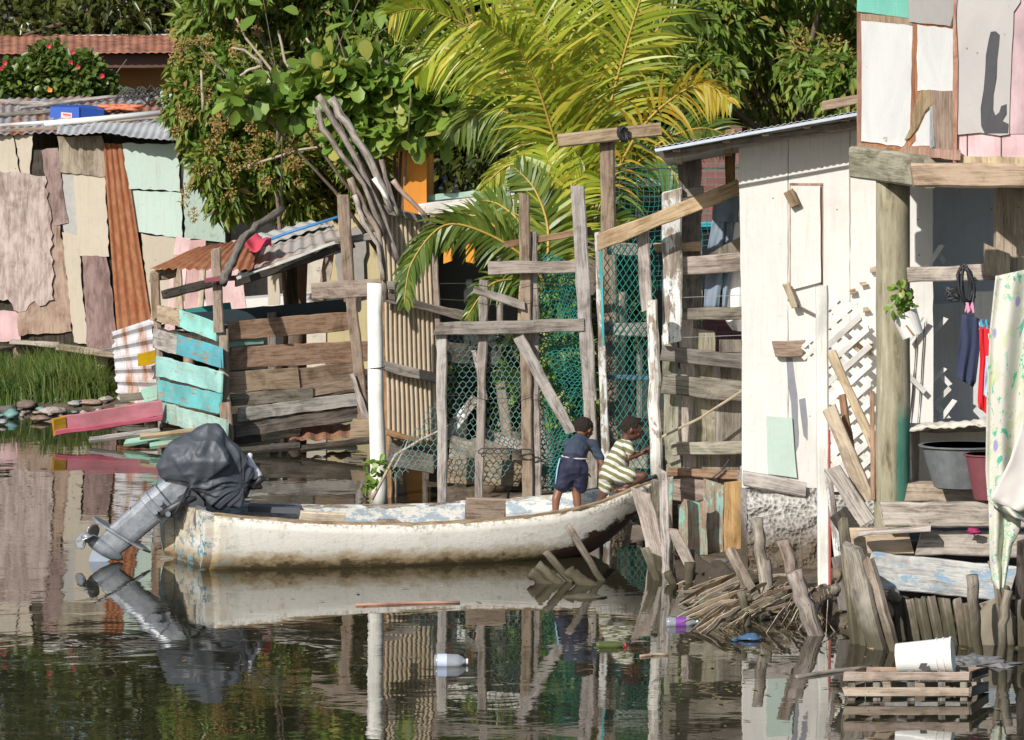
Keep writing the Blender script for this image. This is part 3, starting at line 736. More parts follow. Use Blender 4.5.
# clutter lying on the roof: loose things of their own
def roofY(y): return YH - .2 + (134 - y) / 36 * 3.4
def loose(name, label, cat, mb, mat, group=None, smooth=False, **kw): return O(name, mb, mat, None, label, cat, group, smooth=smooth, **kw)
def rp(x1, y1, x2, y2, w, th, mat, label, name='plank', cat='plank', group='boards lying on the shanty roof'):
    return loose(name, label, cat, pk(MB(), x1, y1, x2, y2, w, roofY(y1), roofY(y2), t=th, n=(0, -.55, .83)), mat, group)
rp(-20, 132, 58, 129, 5, .04, BRNG, 'brown board along the left eave of the shanty roof')
rp(0, 126, 60, 122, 4, .05, WHTW, 'white-painted batten at the left front of the shanty roof')
rp(-10, 116, 60, 111, 6, .04, GREYD, 'dark grey plank behind the white batten on the shanty roof')
rp(20, 108, 110, 97, 5, .04, PALEW, 'pale plank at the back of the shanty roof beside the blue box')
rp(45, 102, 155, 94, 4, .03, GREYW, 'thin grey board lying behind the blue box on the roof')
rp(60, 130, 130, 124, 3.5, .03, GREYD, 'dark thin board on the roof in front of the white pipe')
rp(108, 122, 165, 117, 4, .03, TANW, 'short tan batten on the right half of the shanty roof')
rp(92, 128, 150, 123, 3, .03, BLUP, 'faded blue board lying across the zinc sheet of the roof')
rp(0, 101, 48, 104, 5, .03, GREYW, 'grey board at the far left back of the shanty roof')
rp(150, 103, 185, 96, 7, .03, RUST, 'rust-brown strip beside the mango branches on the roof')
mb = MB(); mb.tube([P(44, 124, roofY(128)), P(100, 119, roofY(124)), P(160, 113, roofY(122))], .045, 10)
loose('pipe', 'long white plastic pipe lying across the shanty roof in front of the blue box', 'pipe', mb, PVC, smooth=True)
mb = MB(); mb.corr([P(160, 92, roofY(110)), P(212, 82, roofY(104)), P(222, 100, roofY(118)), P(165, 118, roofY(126))], 6, .03, True, (0, -.5, 1), 6, dent=.15)
loose('metal_sheet', 'crumpled pale metal sheet on the roof by the mango leaves', 'metal sheet', mb, ZINC, solid=.005)
mb = MB(); mb.corr([P(192, 95, roofY(106)), P(222, 86, roofY(102)), P(232, 108, roofY(118)), P(196, 110, roofY(120))], 4, .03, True, (0, -.5, 1), 6, dent=.2)
loose('metal_sheet', 'rust-red metal sheet under the mango leaves at the roof end', 'metal sheet', mb, RUST, solid=.005)
# blue box with pale label
BLUE = plain('blue_plastic', (.03, .1, .42), .4, var=.1)
yb = roofY(116); a = P(50, 119, yb)
bt = thing('blue_box', 'blue plastic box with a small white label lying on the shanty roof', 'box', a)
mb = MB(); z1 = P(0, 107, yb).z; xa = P(50, 0, yb).x; xb = P(103, 0, yb).x; xm = P(80, 0, yb).x
mb.hexa([V((xa, yb, a.z)), V((xm, yb - .12, a.z)), V((xm, yb - .12, z1)), V((xa, yb, z1)), V((xa + .05, yb + .5, a.z)), V((xm, yb + .5, a.z)), V((xm, yb + .5, z1 + .02)), V((xa + .05, yb + .5, z1 + .02))])
mb.hexa([V((xm, yb - .1, a.z)), V((xb, yb + .12, a.z)), V((xb, yb + .12, z1 - .05)), V((xm, yb - .1, z1)), V((xm, yb + .5, a.z)), V((xb, yb + .55, a.z)), V((xb, yb + .55, z1 - .02)), V((xm, yb + .5, z1 + .02))])
O('body', mb, BLUE, bt)
O('label_sticker', MB().pp([(61, 112), (72, 113), (72, 119), (61, 118.5)], yb - .1, .004), plain('paper_sticker', (.7, .5, .5), .7), bt)
O('print', MB().pp([(63, 113.5), (70.5, 114.5), (70.5, 116), (63, 115)], yb - .106, .004), plain('red_print', (.6, .12, .12), .7), bt)
mb = MB()
for k in range(7):
    cx = 106 + k * 4.2; c = P(cx + R.uniform(-1, 1), 110 + R.uniform(-1, 1.5), roofY(114))
    n_ = 9; mb.tube([c + V((math.cos(i * .7) * .1, math.sin(i * .7) * .1, .03 + .012 * math.sin(i * 3))) for i in range(n_)], .028, 6)
# one continuous coil
mb = MB(); mb.tube([P(105 + 32 * i / 70, 110.5, roofY(112)) + V((math.cos(i * .75) * .13, math.sin(i * .75) * .12, .04 + .03 * math.sin(i * .4))) for i in range(71)], .024, 6)
loose('rope_heap', 'orange rope heaped on the roof just right of the blue box', 'rope', mb, plain('orange_rope', (.6, .2, .1), .8), smooth=True)
mb = MB(); mb.tube([P(120 + 40 * i / 60, 98 + 3 * math.sin(i * .5), roofY(104)) + V((math.cos(i * .9) * .12, 0, .06 + .1 * math.sin(i * 1.3))) for i in range(61)], .014, 5)
loose('wire_tangle', 'tangle of dark wire on the back of the shanty roof', 'wire', mb, WIRE, smooth=True)

# brown-roofed house further back
t = thing('brown_roofed_house', 'ochre house with a low brown roof behind the hibiscus bush', 'house', base_of(60, 0, 68) + V((0, 0, .3)))
OCH = panelm('ochre_wall', (.36, .19, .06), (.2, .12, .05), .3)
xa = P(-90, 0, 67).x; xb = P(172, 0, 67).x
O('wall', MB().box((xa, 67, .3), (xb, 71, P(0, 60, 67).z)), OCH, t)
BRR = panelm('brown_roof_board', (.12, .06, .045), (.06, .035, .03), .5, streaks=.5)
O('fascia', pk(MB(), -90, 60, 182, 61, 14, 65.9, t=.06, jit=.004), BRR, t)
mb = MB(); mb.corr([P(-90, 36, 71), P(182, 34, 71), P(182, 52, 65.6), P(-90, 54, 65.6)], 34, .008, True, (0, -.3, 1), 4)
O('roof', mb, rustm('orange_rust_roof', zinc=(.3, .13, .09), rust=(.5, .2, .1), light=(.62, .3, .2), amt=.5, metal=0), t, solid=.02)
O('ridge_strip', pk(MB(), 60, 37.5, 178, 35.5, 4, 70.6, t=.05), ZINC, t)

# cream house behind the mango tree, pale yellow end wall
t = thing('cream_house', 'cream and pale yellow concrete house mostly hidden by the mango tree', 'house', base_of(290, 0, 60) + V((0, 0, .1)))
PLAST = panelm('cream_plaster', (.62, .56, .46), (.2, .19, .15), .6, spots=(.3, .26, .2))
YELW = panelm('pale_yellow_plaster', (.52, .44, .24), (.25, .2, .12), .4)
xa = P(226, 0, 59).x; xb = P(326, 0, 59).x; xc = P(392, 0, 59).x; zt = P(0, 150, 59).z
O('wall', MB().box((xa, 59, .05), (xb, 62, zt)), PLAST, t, label='cream stained wall')
O('wall', MB().box((xb, 59.03, .05), (xc, 62, P(0, 190, 59).z)), YELW, t, label='pale yellow wall')
O('roof', MB().box((xa - .2, 58.7, zt), (xb + .3, 62.3, zt + .08)), ZINC, t)
O('wall_patch', MB().pp([(338, 232), (366, 225), (364, 296), (344, 302), (334, 262)], 58.95, .03, .03), plain('grey_cement', (.3, .28, .25), .9), t)
O('bench_wall', MB().pp([(170, 305), (360, 290), (360, 312), (170, 330)], 56.0, .5, .0), PVC, t)
# loose boards standing behind the shack
for i, (x1, y1, x2, y2, w, m, lb) in enumerate((
    (183, 238, 172, 330, 15, PINKL, 'pink board leaning behind the left end of the shack roof'),
    (198, 240, 190, 330, 16, PINKL, 'second pink board, right of the first, behind the shack roof'),
    (222, 268, 228, 320, 40, PINKL, 'broad pink sheet behind the dark shack beam'),
    (274, 262, 274, 305, 12, CREAM, 'upright cream board behind the open side of the shack'),
    (330, 250, 322, 300, 10, GREYW, 'grey upright board in front of the pale yellow wall'))):
    loose('board', lb, 'board', pk(MB(), x1, y1, x2, y2, w, 54.5, t=.03), m, 'boards standing behind the shack')

# ------------------------------------------------------------------ turquoise-sided shack over the water
sk = thing('plank_shack', 'open plank shack with turquoise boards on the left side and a rusty tin roof', 'shack', base_of(240, 0, 50.5))
YL = lin(222, 49.4, 152, 51.8); YR = lin(228, 49.7, 365, 50.7)
def lb(name, x1, y1, x2, y2, w, m, f=YL, t=.03, dy=0, label=None, **kw):
    return O(name, pk(MB(), x1, y1, x2, y2, w, f(x1) + dy, f(x2) + dy, t=t, **kw), m, sk, label)
lb('side_board', 152, 312, 180, 318, 17, TANW, dy=-.02); lb('side_board', 179, 318, 217, 332, 18, TURL, label='pale turquoise board')
lb('side_board', 154, 338, 178, 345, 20, GREYW, dy=.0); lb('side_board', 177, 344, 222, 358, 21, TURQ, label='bright turquoise board')
lb('side_board', 157, 366, 222, 382, 21, TURL, dy=-.01); lb('side_board', 159, 390, 221, 404, 20, TURQ, dy=-.02, label='bright turquoise board')
lb('side_board', 159, 411, 178, 416, 20, TURM); lb('side_board', 177, 416, 227, 430, 20, TURM, dy=-.01)
lb('side_board', 153, 330, 220, 347, 8, DARKW, dy=.06); lb('side_board', 157, 378, 222, 393, 6, DARKW, dy=.06)
lb('corner_post', 157, 305, 162, 428, 8, BRNG, dy=.07, t=.08)
# back/right wall boards
rb = [(229, 331, 349, 321, 19, BRNW), (229, 358, 368, 351, 21, BRNW), (229, 382, 299, 378, 21, BRNG), (298, 378, 353, 370, 19, BRNG), (231, 400, 312, 393, 12, GREYD), (268, 397, 353, 383, 13, BRNG),
      (238, 415, 357, 399, 13, PALEW), (235, 431, 357, 413, 13, GREYD), (229, 345, 263, 341, 5, TURM), (229, 442, 300, 432, 8, DARKW)]
for i, (a, b_, c, d, w, m) in enumerate(rb): lb('wall_board', a, b_, c, d, w, m, YR, dy=.03 * (i % 2) + (.04 if i == 8 else 0))
lb('tarp_strip', 175, 322, 352, 306, 15, plain('dark_teal_tarp', (.02, .035, .045), .5), lin(175, 51.4, 352, 51.6), t=.01)
lb('tarp_strip', 178, 318, 232, 310, 16, plain('teal_tarp', (.05, .28, .26), .5), lin(175, 52.0, 352, 52.7), t=.01)
for x1, y1, x2, y2, w, m, Y in ((216, 249, 219, 332, 10, BRNG, 49.5), (224, 330, 226, 440, 10, BRNG, 49.55), (225, 402, 228, 442, 12, BRNW, 49.45), (343, 195, 350, 300, 12, BRNG, 50.3), (351, 298, 364, 418, 11, BRNG, 50.3), (155, 275, 157, 318, 9, BRNG, 51.6), (177, 255, 180, 330, 9, TANW, 52.8), (203, 270, 200, 315, 6, TANW, 52.9), (291, 262, 293, 312, 11, DARKW, 52.6), (272, 312, 274, 430, 9, GREYD, 51.4)):
    O('post', pk(MB(), x1, y1, x2, y2, w, Y, t=.09), m, sk)
for x1, y1, x2, y2, w, m, Ya, Yb in ((164, 295, 222, 280, 9, DARKW, 50.8, 49.4), (205, 281, 235, 278, 5, plain('maroon_strip', (.2, .05, .07), .7), 49.35, 49.3), (236, 281, 352, 243, 11, DARKW, 49.75, 50.5), (326, 243, 378, 236, 8, GREYW, 50.4, 50.6), (150, 277, 176, 272, 10, BRNG, 51.6, 51.7)):
    O('beam', pk(MB(), x1, y1, x2, y2, w, Ya, Yb, t=.07), m, sk)
def rsheet(c, wv, m, lab, dent=.03):
    mb = MB(); mb.corr(c, wv, .014, True, (0, -.3, 1), 8, .03, dent=dent); return O('roof_sheet', mb, m, sk, lab, solid=.005)
rsheet([P(198, 248, 52.6), P(262, 236, 52.6), P(252, 270, 49.75), P(150, 269, 51.6)], 12, RUST, 'rust-red sheet at the left')
rsheet([P(255, 240, 53.2), P(330, 220, 54), P(345, 240, 50.4), P(236, 278, 49.7)], 9, rustm('streaked_pink_rust_sheet', zinc=(.55, .5, .46), rust=(.5, .22, .13), amt=.42, metal=.1, light=(.6, .38, .28)), 'pale sheet streaked with rust')
rsheet([P(230, 242, 53), P(310, 220, 53.4), P(330, 226, 52.6), P(250, 250, 52.2)], 6, ZINC, 'grey sheet at the back')
O('roof_edge', pk(MB(), 237, 279, 334, 243, 3, 49.6, 50.3, t=.03, n=(0, -1, .3)), WHTW, sk)
mb = MB(); mb.tube([P(266, 241, 52), P(290, 232, 52), P(338, 217, 51.8)], .02, 7)
loose('pipe', 'thin blue pipe lying along the rusty shack roof', 'pipe', mb, plain('blue_pipe', (.05, .2, .45), .4), smooth=True)
mb = MB().grid(lambda u, v: P(238 + 33 * u, 249 - 7 * v - 1.5 * u, 50.2 + 1.1 * v) + V((0, 0, .06 * math.sin(u * 9) * math.sin(v * 5 + 1) + .08 * math.sin(v * 3.1))), 24, 10, 1, .5)
loose('red_cloth', 'faded red cloth folded over the shack roof beside the crooked branch', 'cloth', mb, plain('red_cloth', (.55, .06, .1), .9, var=.12), solid=.015, smooth=True)
loose('branch', 'dark crooked branch lying across the rusty shack roof', 'branch', stick(MB(), [(222, 282), (232, 262), (240, 244), (256, 226), (283, 209)], 49.0, .06, 8, .2, Y2=50.4), GREYD, smooth=True)
lb('fallen_board', 352, 374, 372, 434, 6, PALEW, lambda x: 50.2)
mb = MB(); mb.tube([P(238, 441, 50.4), P(300, 430, 51.2), P(356, 418, 51.8)], .035, 8)
loose('pipe', 'white pipe lying low along the foot of the shack boards', 'pipe', mb, PVC, smooth=True)
mb = MB(); mb.corr([P(288, 430, 50.8), P(350, 422, 51.2), P(352, 438, 50.2), P(290, 444, 49.9)], 4, .03, True, (0, -.8, .5), 8, dent=.25)
loose('metal_sheet', 'bent rust-brown metal sheet at the water beneath the shack', 'metal sheet', mb, rustm('brown_rust', zinc=(.3, .2, .16), rust=(.25, .1, .06), amt=.6, metal=.1), solid=.006)
loose('board', 'long board jutting from the driftwood fence over the shack opening', 'board', pk(MB(), 313, 291, 384, 287, 17, 46.2, 45.2, t=.05), BRNG)
O('short_board', pk(MB(), 351, 428, 376, 428, 20, 49.9, t=.03), BRNG, sk)
# corrugated scrap left of the shack
mb = MB(); mb.corr([P(112, 332, 52.6), P(154, 318, 52.2), P(166, 408, 52.2), P(118, 400, 52.6)], 6, .035, False, nother=10, jag=.06, dent=.06)
loose('corrugated_sheet', 'bent corrugated sheet with rusty edge leaning left of the turquoise boards', 'metal sheet', mb, rustm('blue_white_sheet', zinc=(.6, .6, .62), rust=(.3, .12, .05), amt=.47, metal=.1), solid=.006)
for i, (x1, y1, x2, y2, w, m, Y, l2) in enumerate((
    (143, 396, 160, 391, 14, TURM, 51.6, 'short mint board under the corrugated scrap'),
    (120, 398, 145, 396, 8, GREYD, 51.7, 'dark board end under the corrugated scrap'),
    (138, 360, 158, 356, 12, YELP, 52.0, 'ochre board scrap between sheet and turquoise boards'),
    (115, 408, 160, 404, 7, BRNG, 51.6, 'brown plank lying under the corrugated scrap'))):
    loose('board', l2, 'board', pk(MB(), x1, y1, x2, y2, w, Y), m, 'board scraps beside the shack')
pt = thing('pink_plank', 'wide pink plank with an ochre end lying just above the water', 'plank', base_of(100, 0, 50.9))
O('board', pk(MB(), 62, 424, 162, 408, 15, 50.6, 51.2, t=.05, cut=0), PINKP, pt)
O('lower_board', pk(MB(), 55, 433, 162, 418, 5, 50.5, 51.1, t=.05, cut=0), PINKP, pt)
O('end_cap', pk(MB(), 53, 427, 64.5, 424.5, 17.5, 50.5, 50.6, t=.06, cut=0), YELP, pt)
for i, (x1, y1, x2, y2, w, m, Y, l2) in enumerate((
    (90, 440, 160, 431, 6, PALEW, 50.4, 'pale plank floating under the pink plank'),
    (125, 443, 185, 434, 7, TURM, 50.1, 'mint-green plank near the pink plank end'),
    (140, 437, 205, 430, 5, wood('yellow_stained_wood', (.3, .22, .1), (.5, .38, .18)), 49.9, 'yellowish flat board below the turquoise boards'),
    (150, 446, 215, 437, 6, TURM, 49.5, 'pale green raft board beside the motor cover'),
    (228, 452, 300, 446, 8, DARKW, 49.4, 'black wet plank below the shack'),
    (300, 449, 372, 440, 7, DARKW, 49.4, 'second black wet plank right under the shack'))):
    loose('plank', l2, 'plank', pk(MB(), x1, y1, x2, y2, w, Y, t=.06, n=(0, -.5, .85)), m, 'planks lying in the shallows')
# litter on the mud
lit = [('plastic_bag', 'crumpled grey-white plastic on the mud by the pink plank', 'bag', 75, 408, 7, 3, plain('dull_plastic', (.33, .33, .32), .5)), ('stone', 'pale rounded stone among litter at the left shore', 'stone', 26, 406, 9, 5, plain('pale_stone', (.17, .135, .1), .9)),
       ('plastic_bag', 'dirty pale bag on the mud near the stilts', 'bag', 106, 398, 7, 3, PALEW), ('stone', 'dark stone at the left edge of the muddy shore', 'stone', 8, 414, 9, 5, plain('dark_stone', (.12, .11, .1), .9)),
       ('plastic_bag', 'dark teal bag crumpled at the far left shore', 'bag', 12, 418, 8, 5, TEALD), ('driftwood_piece', 'pale chunk of driftwood below the grass bank', 'driftwood', 52, 414, 13, 4, PALEW),
       ('driftwood_piece', 'broken brown wood scrap right of the pale driftwood', 'driftwood', 40, 421, 10, 3, BRNG), ('stone', 'grey stone beside the pink plank end', 'stone', 62, 413, 5, 3, plain('grey_stone', (.28, .26, .24), .9)),
       ('plastic_bag', 'white scrap of plastic at the water edge far left', 'bag', 3, 424, 5, 2.5, plain('dull_plastic', (0, 0, 0))), ('driftwood_piece', 'twisted brown root on the mud beside the stilts', 'driftwood', 92, 402, 12, 3, BRNG)]
def lump(c, rx, ry, rz, seed, rough=.35, n=14):
    mb = MB()
    def fn(u, v):
        th = u * 2 * math.pi; ph = (v - .5) * math.pi
        d = V((math.cos(th) * math.cos(ph), math.sin(th) * math.cos(ph), math.sin(ph)))
        k = 1 + rough * mnoise.noise(d * 1.8 + V((seed * 7.3, 0, 0))) + rough * .4 * mnoise.noise(d * 5 + V((seed, 2, 0)))
        return V(c) + V((d.x * rx, d.y * ry, d.z * rz)) * k
    return mb.grid(fn, n, n // 2 + 2, 1, 1)
for i, (nm, l2, ct, x, y, w, h_, m) in enumerate(lit):
    Y = min(54.7, WY(y) - .1); c = P(x, y, Y); c.z = max(.02, ground_z(c.x, Y)) + h_ * Y / F * .6
    loose(nm, l2, ct, lump(c, w * Y / F, .12, h_ * Y / F, i, .4), m, smooth=True)
for i in range(46):   # small stones and chips on the mud
    x = R.uniform(-10, 118); Y = R.uniform(53.6, 55.0); xx = (x - 512) * Y / F; z = max(0, ground_z(xx, Y))
    loose('pebble', 'small stone among the litter on the left mud shore', 'stone', lump((xx, Y, z + .02), R.uniform(.025, .08), .05, R.uniform(.012, .035), i + 50, .5, 8), (PALEW, plain('dark_stone', (1, 1, 1)), BRNG, plain('pale_stone', (1, 1, 1)), TEALD)[i % 5 if i % 9 else 4], 'stones on the left mud shore', smooth=True)

# ------------------------------------------------------------------ orange house with porch behind the palms
t = thing('orange_house', 'orange house with a white-edged porch roof behind the palms', 'house', base_of(520, 0, 52) + V((0, 0, .15)))
ORW = panelm('orange_wall', (.75, .3, .04), (.4, .2, .05), .2)
DKW = panelm('shade_dark_back_wall', (.045, .05, .045), (.02, .02, .02), .4)  # porch shade is put into this wall colour
xa = P(398, 0, 52.5).x; xm = P(430, 0, 52.5).x; xb = P(690, 0, 52.5).x
O('wall', MB().box((xa, 52.5, .1), (xm, 55, P(0, 112, 52.5).z)), ORW, t, label='orange wall')
O('wall', MB().box((xm, 53.2, .1), (xb, 55, P(0, 205, 52.5).z)), DKW, t, label='wall under the porch, shade put into its colour')
O('corner_post', MB().pp([(403, 146), (426, 144), (427, 230), (404, 232)], 51.3, .35), panelm('orange_post_paint', (.62, .24, .03), (.3, .15, .05), .4), t)
for x in (448, 470): O('wall_strip', pk(MB(), x, 212, x, 262, 9, 50.6, t=.1), ORW, t)
O('teal_strip', pk(MB(), 420, 199, 500, 191, 6, 51.5, t=.05), TURM, t)
O('fascia', pk(MB(), 418, 210, 520, 198, 12, 50.0, t=.04, jit=.002), WHTW, t)
O('fascia', pk(MB(), 520, 197, 662, 181, 9, 50.0, t=.04, jit=.002), WHTW, t)
O('porch_roof', MB().hexa([P(418, 207, 50.05), P(662, 178, 50.05), P(662, 176, 50.05), P(418, 204.5, 50.05), P(418, 203, 54), P(662, 180, 54), P(662, 178, 54), P(418, 201, 54)]), ZINC, t)
for x in (425, 500, 640): O('porch_post', stick(MB(), [(x, 205), (x, 480)], 50.3, .05, 8, .03), GREYD, t)
# brick house
t = thing('brick_house', 'red brick house glimpsed between the palm and the white shed', 'house', base_of(730, 0, 57) + V((0, 0, .15)))
s = NT('red_brick'); br = s.new('ShaderNodeTexBrick'); s.put(br.inputs[0], s.uv())
br.inputs['Color1'].default_value = (.2, .07, .06, 1); br.inputs['Color2'].default_value = (.26, .1, .09, 1); br.inputs['Mortar'].default_value = (.2, .13, .11, 1)
br.inputs['Scale'].default_value = 1; br.inputs['Brick Width'].default_value = .3; br.inputs['Row Height'].default_value = .1; br.inputs['Mortar Size'].default_value = .012
BRICK = s.fin(br.outputs[0], .85)
xa = P(684, 0, 57).x; xb = P(742, 0, 57).x
O('wall', MB().box((xa, 57, .1), (xb, 60, P(0, 128, 57).z)), BRICK, t)
O('window_ledge', pk(MB(), 690, 225, 745, 224, 5, 56.9, t=.1), TURQ, t)
O('window', MB().pp([(700, 228), (742, 227), (742, 300), (700, 300)], 56.95, .06), plain('dark_window', (.02, .02, .025), .15), t)
# ------------------------------------------------------------------ nets
def inpoly(x, y, poly):
    c = False; n = len(poly)
    for i in range(n):
        x1, y1 = poly[i]; x2, y2 = poly[(i + 1) % n]
        if (y1 > y) != (y2 > y) and x < (x2 - x1) * (y - y1) / (y2 - y1) + x1: c = not c
    return c
def net(poly, Y, kind='hex', cw=5., ch=8., r=.0035, sag=.05, warp=0., seed=0, skip=.0):
    f = Y if callable(Y) else (lambda x: Y)
    xs_ = [p[0] for p in poly]; ys_ = [p[1] for p in poly]; segs = []
    x = min(xs_); j = 0
    W = max(xs_) - min(xs_); Hh = max(ys_) - min(ys_)
    for j in range(int(Hh / ch) + 2):
        for i in range(int(W / cw) + 2):
            X = min(xs_) + i * cw; Yy = min(ys_) + j * ch
            if kind == 'hex':   # stretched hexagons (two short verticals, four diagonals)
                if (i + j) % 2: continue
                a = (X, Yy); b = (X, Yy + ch * .45); segs += [(a, b), (b, (X - cw, Yy + ch)), (b, (X + cw, Yy + ch))]
            elif kind == 'dia':
                if (i + j) % 2: continue
                segs += [((X, Yy), (X + cw, Yy + ch)), ((X, Yy), (X - cw, Yy + ch))]
            else:
                segs += [((X, Yy), (X + cw, Yy)), ((X, Yy), (X, Yy + ch))]
    mb = MB(); rs = random.Random(seed)
    def wpt(p):
        x, y = p; n1 = mnoise.noise(V((x * .03, y * .03, seed))); n2 = mnoise.noise(V((x * .03 + 9, y * .03, seed + 5)))
        return P(x + warp * n1, y + warp * n2, f(x) + sag * mnoise.noise(V((x * .02, y * .02, seed + 9))))
    for a, b in segs:
        mx, my = (a[0] + b[0]) / 2, (a[1] + b[1]) / 2
        if not inpoly(mx, my, poly) or rs.random() < skip: continue
        A = wpt(a); B = wpt(b); d = (B - A)
        if d.length < 1e-5: continue
        d.normalize(); s1 = V((0, -1, 0)); s2 = d.cross(s1).normalized()
        k = len(mb.v); o3 = [s1 * r, s2 * r * .87 - s1 * r * .5, -s2 * r * .87 - s1 * r * .5]
        mb.v += [A + o for o in o3] + [B + o for o in o3]
        for q in range(3):
            q2 = (q + 1) % 3; mb.face((k + q, k + q2, k + 3 + q2, k + 3 + q), [(0, 0)] * 4)
    return mb
loose = lambda name, label, cat, mb, mat, group=None, smooth=False, **kw: O(name, mb, mat, None, label, cat, group, smooth=smooth, **kw)

# ------------------------------------------------------------------ corrugated fence panel
Yc = 45.2
t = thing('corrugated_fence', 'tan corrugated fence panel nailed to crooked boards behind the white post', 'fence', base_of(412, 0, Yc))
YC = lin(383, 45.1, 440, 45.35)
mb = MB(); mb.corr([P(382, 212, YC(382)), P(431, 222, YC(431)), P(441, 452, YC(441)), P(388, 436, YC(388))], 11, .02, True, (.2, -1, 0), 14, .02, dent=.05)
O('corrugated_sheet', mb, TANC, t, solid=.006)
for x1, y1, x2, y2, w, m, dy in ((380, 208, 425, 220, 8, GREYD, -.1), (383, 297, 482, 320, 9, GREYD, -.16), (384, 285, 402, 287, 8, GREYW, -.14), (378, 364, 438, 379, 10, GREYW, -.12), (386, 432, 440, 446, 6, BRNW, -.1), (388, 452, 438, 462, 26, GREYD, .05)):
    O('cross_board', pk(MB(), x1, y1, x2, y2, w, YC(x1) + dy, YC(x2) + dy, t=.05), m, t)
for x1, y1, x2, y2, w, m, dy in ((384, 300, 386, 498, 12, BRNW, .1), (433, 215, 438, 330, 6, BRNG, .08), (393, 430, 393, 500, 8, GREYD, .15)):
    O('post', pk(MB(), x1, y1, x2, y2, w, Yc + dy, t=.08), m, t)
# driftwood sticks leaning on it
DK = .72
dr = [([(318, 95), (335, 122), (360, 165), (382, 215), (398, 260)], .055, 'tallest straight grey driftwood stick leaning on the corrugated fence'),
      ([(331, 98), (352, 130), (372, 165), (392, 212)], .07, 'thick silvery driftwood stick beside the tallest one'),
      ([(317, 107), (322, 128), (342, 155), (364, 185), (384, 236)], .05, 'knotty driftwood stick leftmost of the leaning bunch'),
      ([(350, 178), (362, 205), (378, 232), (386, 300)], .06, 'short forked driftwood stick low in the leaning bunch'),
      ([(354, 195), (364, 222), (378, 245), (384, 280)], .045, 'smooth tan driftwood stick lowest in the bunch'),
      ([(381, 160), (388, 185), (398, 215)], .04, 'thin grey stick at the right of the bunch'),
      ([(392, 180), (405, 195), (426, 216)], .045, 'brown stick leaning right behind the fence top board')]
for i, (p, r, l2) in enumerate(dr):
    loose('driftwood_stick', l2, 'driftwood', stick(MB(), p, 44.9 - .06 * i, r * DK, 9, .16, wob=.14), DRIFT if i != 6 else ORNG, 'driftwood leaning on the corrugated fence', smooth=True)
loose('white_pipe', 'short white pipe stuck among the driftwood sticks', 'pipe', stick(MB(), [(374, 178), (388, 200)], 44.5, .03, 8, .0), PVC, smooth=True)
loose('thin_board', 'dark narrow board behind the silvery driftwood stick', 'board', pk(MB(), 338, 115, 378, 185, 3.5, 45.1), DARKW)
pst = thing('white_post', 'thick white-painted post standing in the water behind the boat', 'post', base_of(376, 0, 44.2))
O('shaft', stick(MB(), [(374.5, 283), (376, 400), (380, 515)], 44.2, [.085, .088, .095], 14, .015, wob=.02), wood('white_post_paint', (.3, .26, .2), (.5, .46, .38), paint=(.78, .77, .7), peel=.38, low=.12), pst, smooth=True)
O('wire_tie', MB().tube([P(376.5, 370, 44.2) + V((math.cos(a * .5) * .092, math.sin(a * .5) * .092, .003 * a)) for a in range(14)], .006, 5), WIRE, pst)
# little vine and twig at its foot
v = thing('vine', 'small leafy vine and bare twig at the foot of the white post', 'plant', base_of(385, 0, 43.6))
O('stem', stick(MB(), [(372, 500), (395, 455), (420, 440), (455, 423)], 43.6, .018, 6), TWIG, v, smooth=True)
O('side_stem', stick(MB(), [(393, 470), (404, 450), (408, 440)], 43.6, .01, 5), TWIG, v, smooth=True)
leaves('foliage', LEAF_A, v, clump_px([(370, 470, 7, 8), (382, 466, 7, 7), (366, 482, 4, 6), (376, 480, 6, 6)], 43.6, .1), 46, .1, .08, .2, 'round', 3)

# ------------------------------------------------------------------ wire fence with nets
YF = 42.9
f = thing('wire_fence', 'patchwork fence of grey posts and rails hung with teal wire netting behind the boat', 'fence', base_of(530, 0, YF))
for x1, y1, x2, y2, w, m, dy in ((441.5, 333, 442.5, 515, 10, PALEW, -.05), (484, 280, 479, 512, 9, GREYW, 0), (524.5, 194, 528, 510, 11, BRNG, 0.03), (533, 232, 537, 508, 9, GREYW, .08), (523, 245, 520, 330, 6, TANW, .09), (577.5, 186, 590, 400, 14, PALEW, -.1), (589, 390, 594, 508, 12, PALEW, -.1), (598, 440, 600, 515, 8, BRNG, .05)):
    O('post', pk(MB(), x1, y1, x2, y2, w, YF + dy, t=.09), m, f)
O('post', pk(MB(), 598, 232, 602, 350, 7, YF - .06, t=.06), WHTP, f, label='thin white post with teal traces'); O('post', pk(MB(), 602, 348, 607, 512, 8, YF - .06, t=.06), WHTP, f)
O('stripe', pk(MB(), 600.5, 250, 603.5, 345, 2.2, YF - .094, t=.006), TURQ, f)
for x1, y1, x2, y2, w, m, dy in ((488, 268, 580, 267, 12, GREYW, -.1), (435, 329, 584, 325, 13, GREYD, -.14), (474, 289, 525, 306, 8, GREYW, -.04), (505, 245, 592, 230, 7, BRNW, .1), (482, 432, 522, 447, 11, GREYW, .15), (602, 329, 650, 330, 14, GREYW, .1), (607, 248, 650, 250, 12, GREYD, .12), (606, 377, 648, 378, 4, plain('blue_rail', (.1, .15, .22), .5), .1)):
    O('rail', pk(MB(), x1, y1, x2, y2, w, YF + dy, t=.05), m, f)
O('brace', pk(MB(), 519, 337, 571, 432, 11, YF - .16, t=.06), PALEW, f)
O('brace', pk(MB(), 446, 436, 476, 398, 10, YF + .12, t=.04), WHTP, f)
O('plinth_board', pk(MB(), 446, 470, 522, 474, 26, YF + .5, t=.06), BRNG, f)
O('plinth_board', pk(MB(), 512, 478, 600, 480, 24, YF + .6, t=.06), GREYD, f)
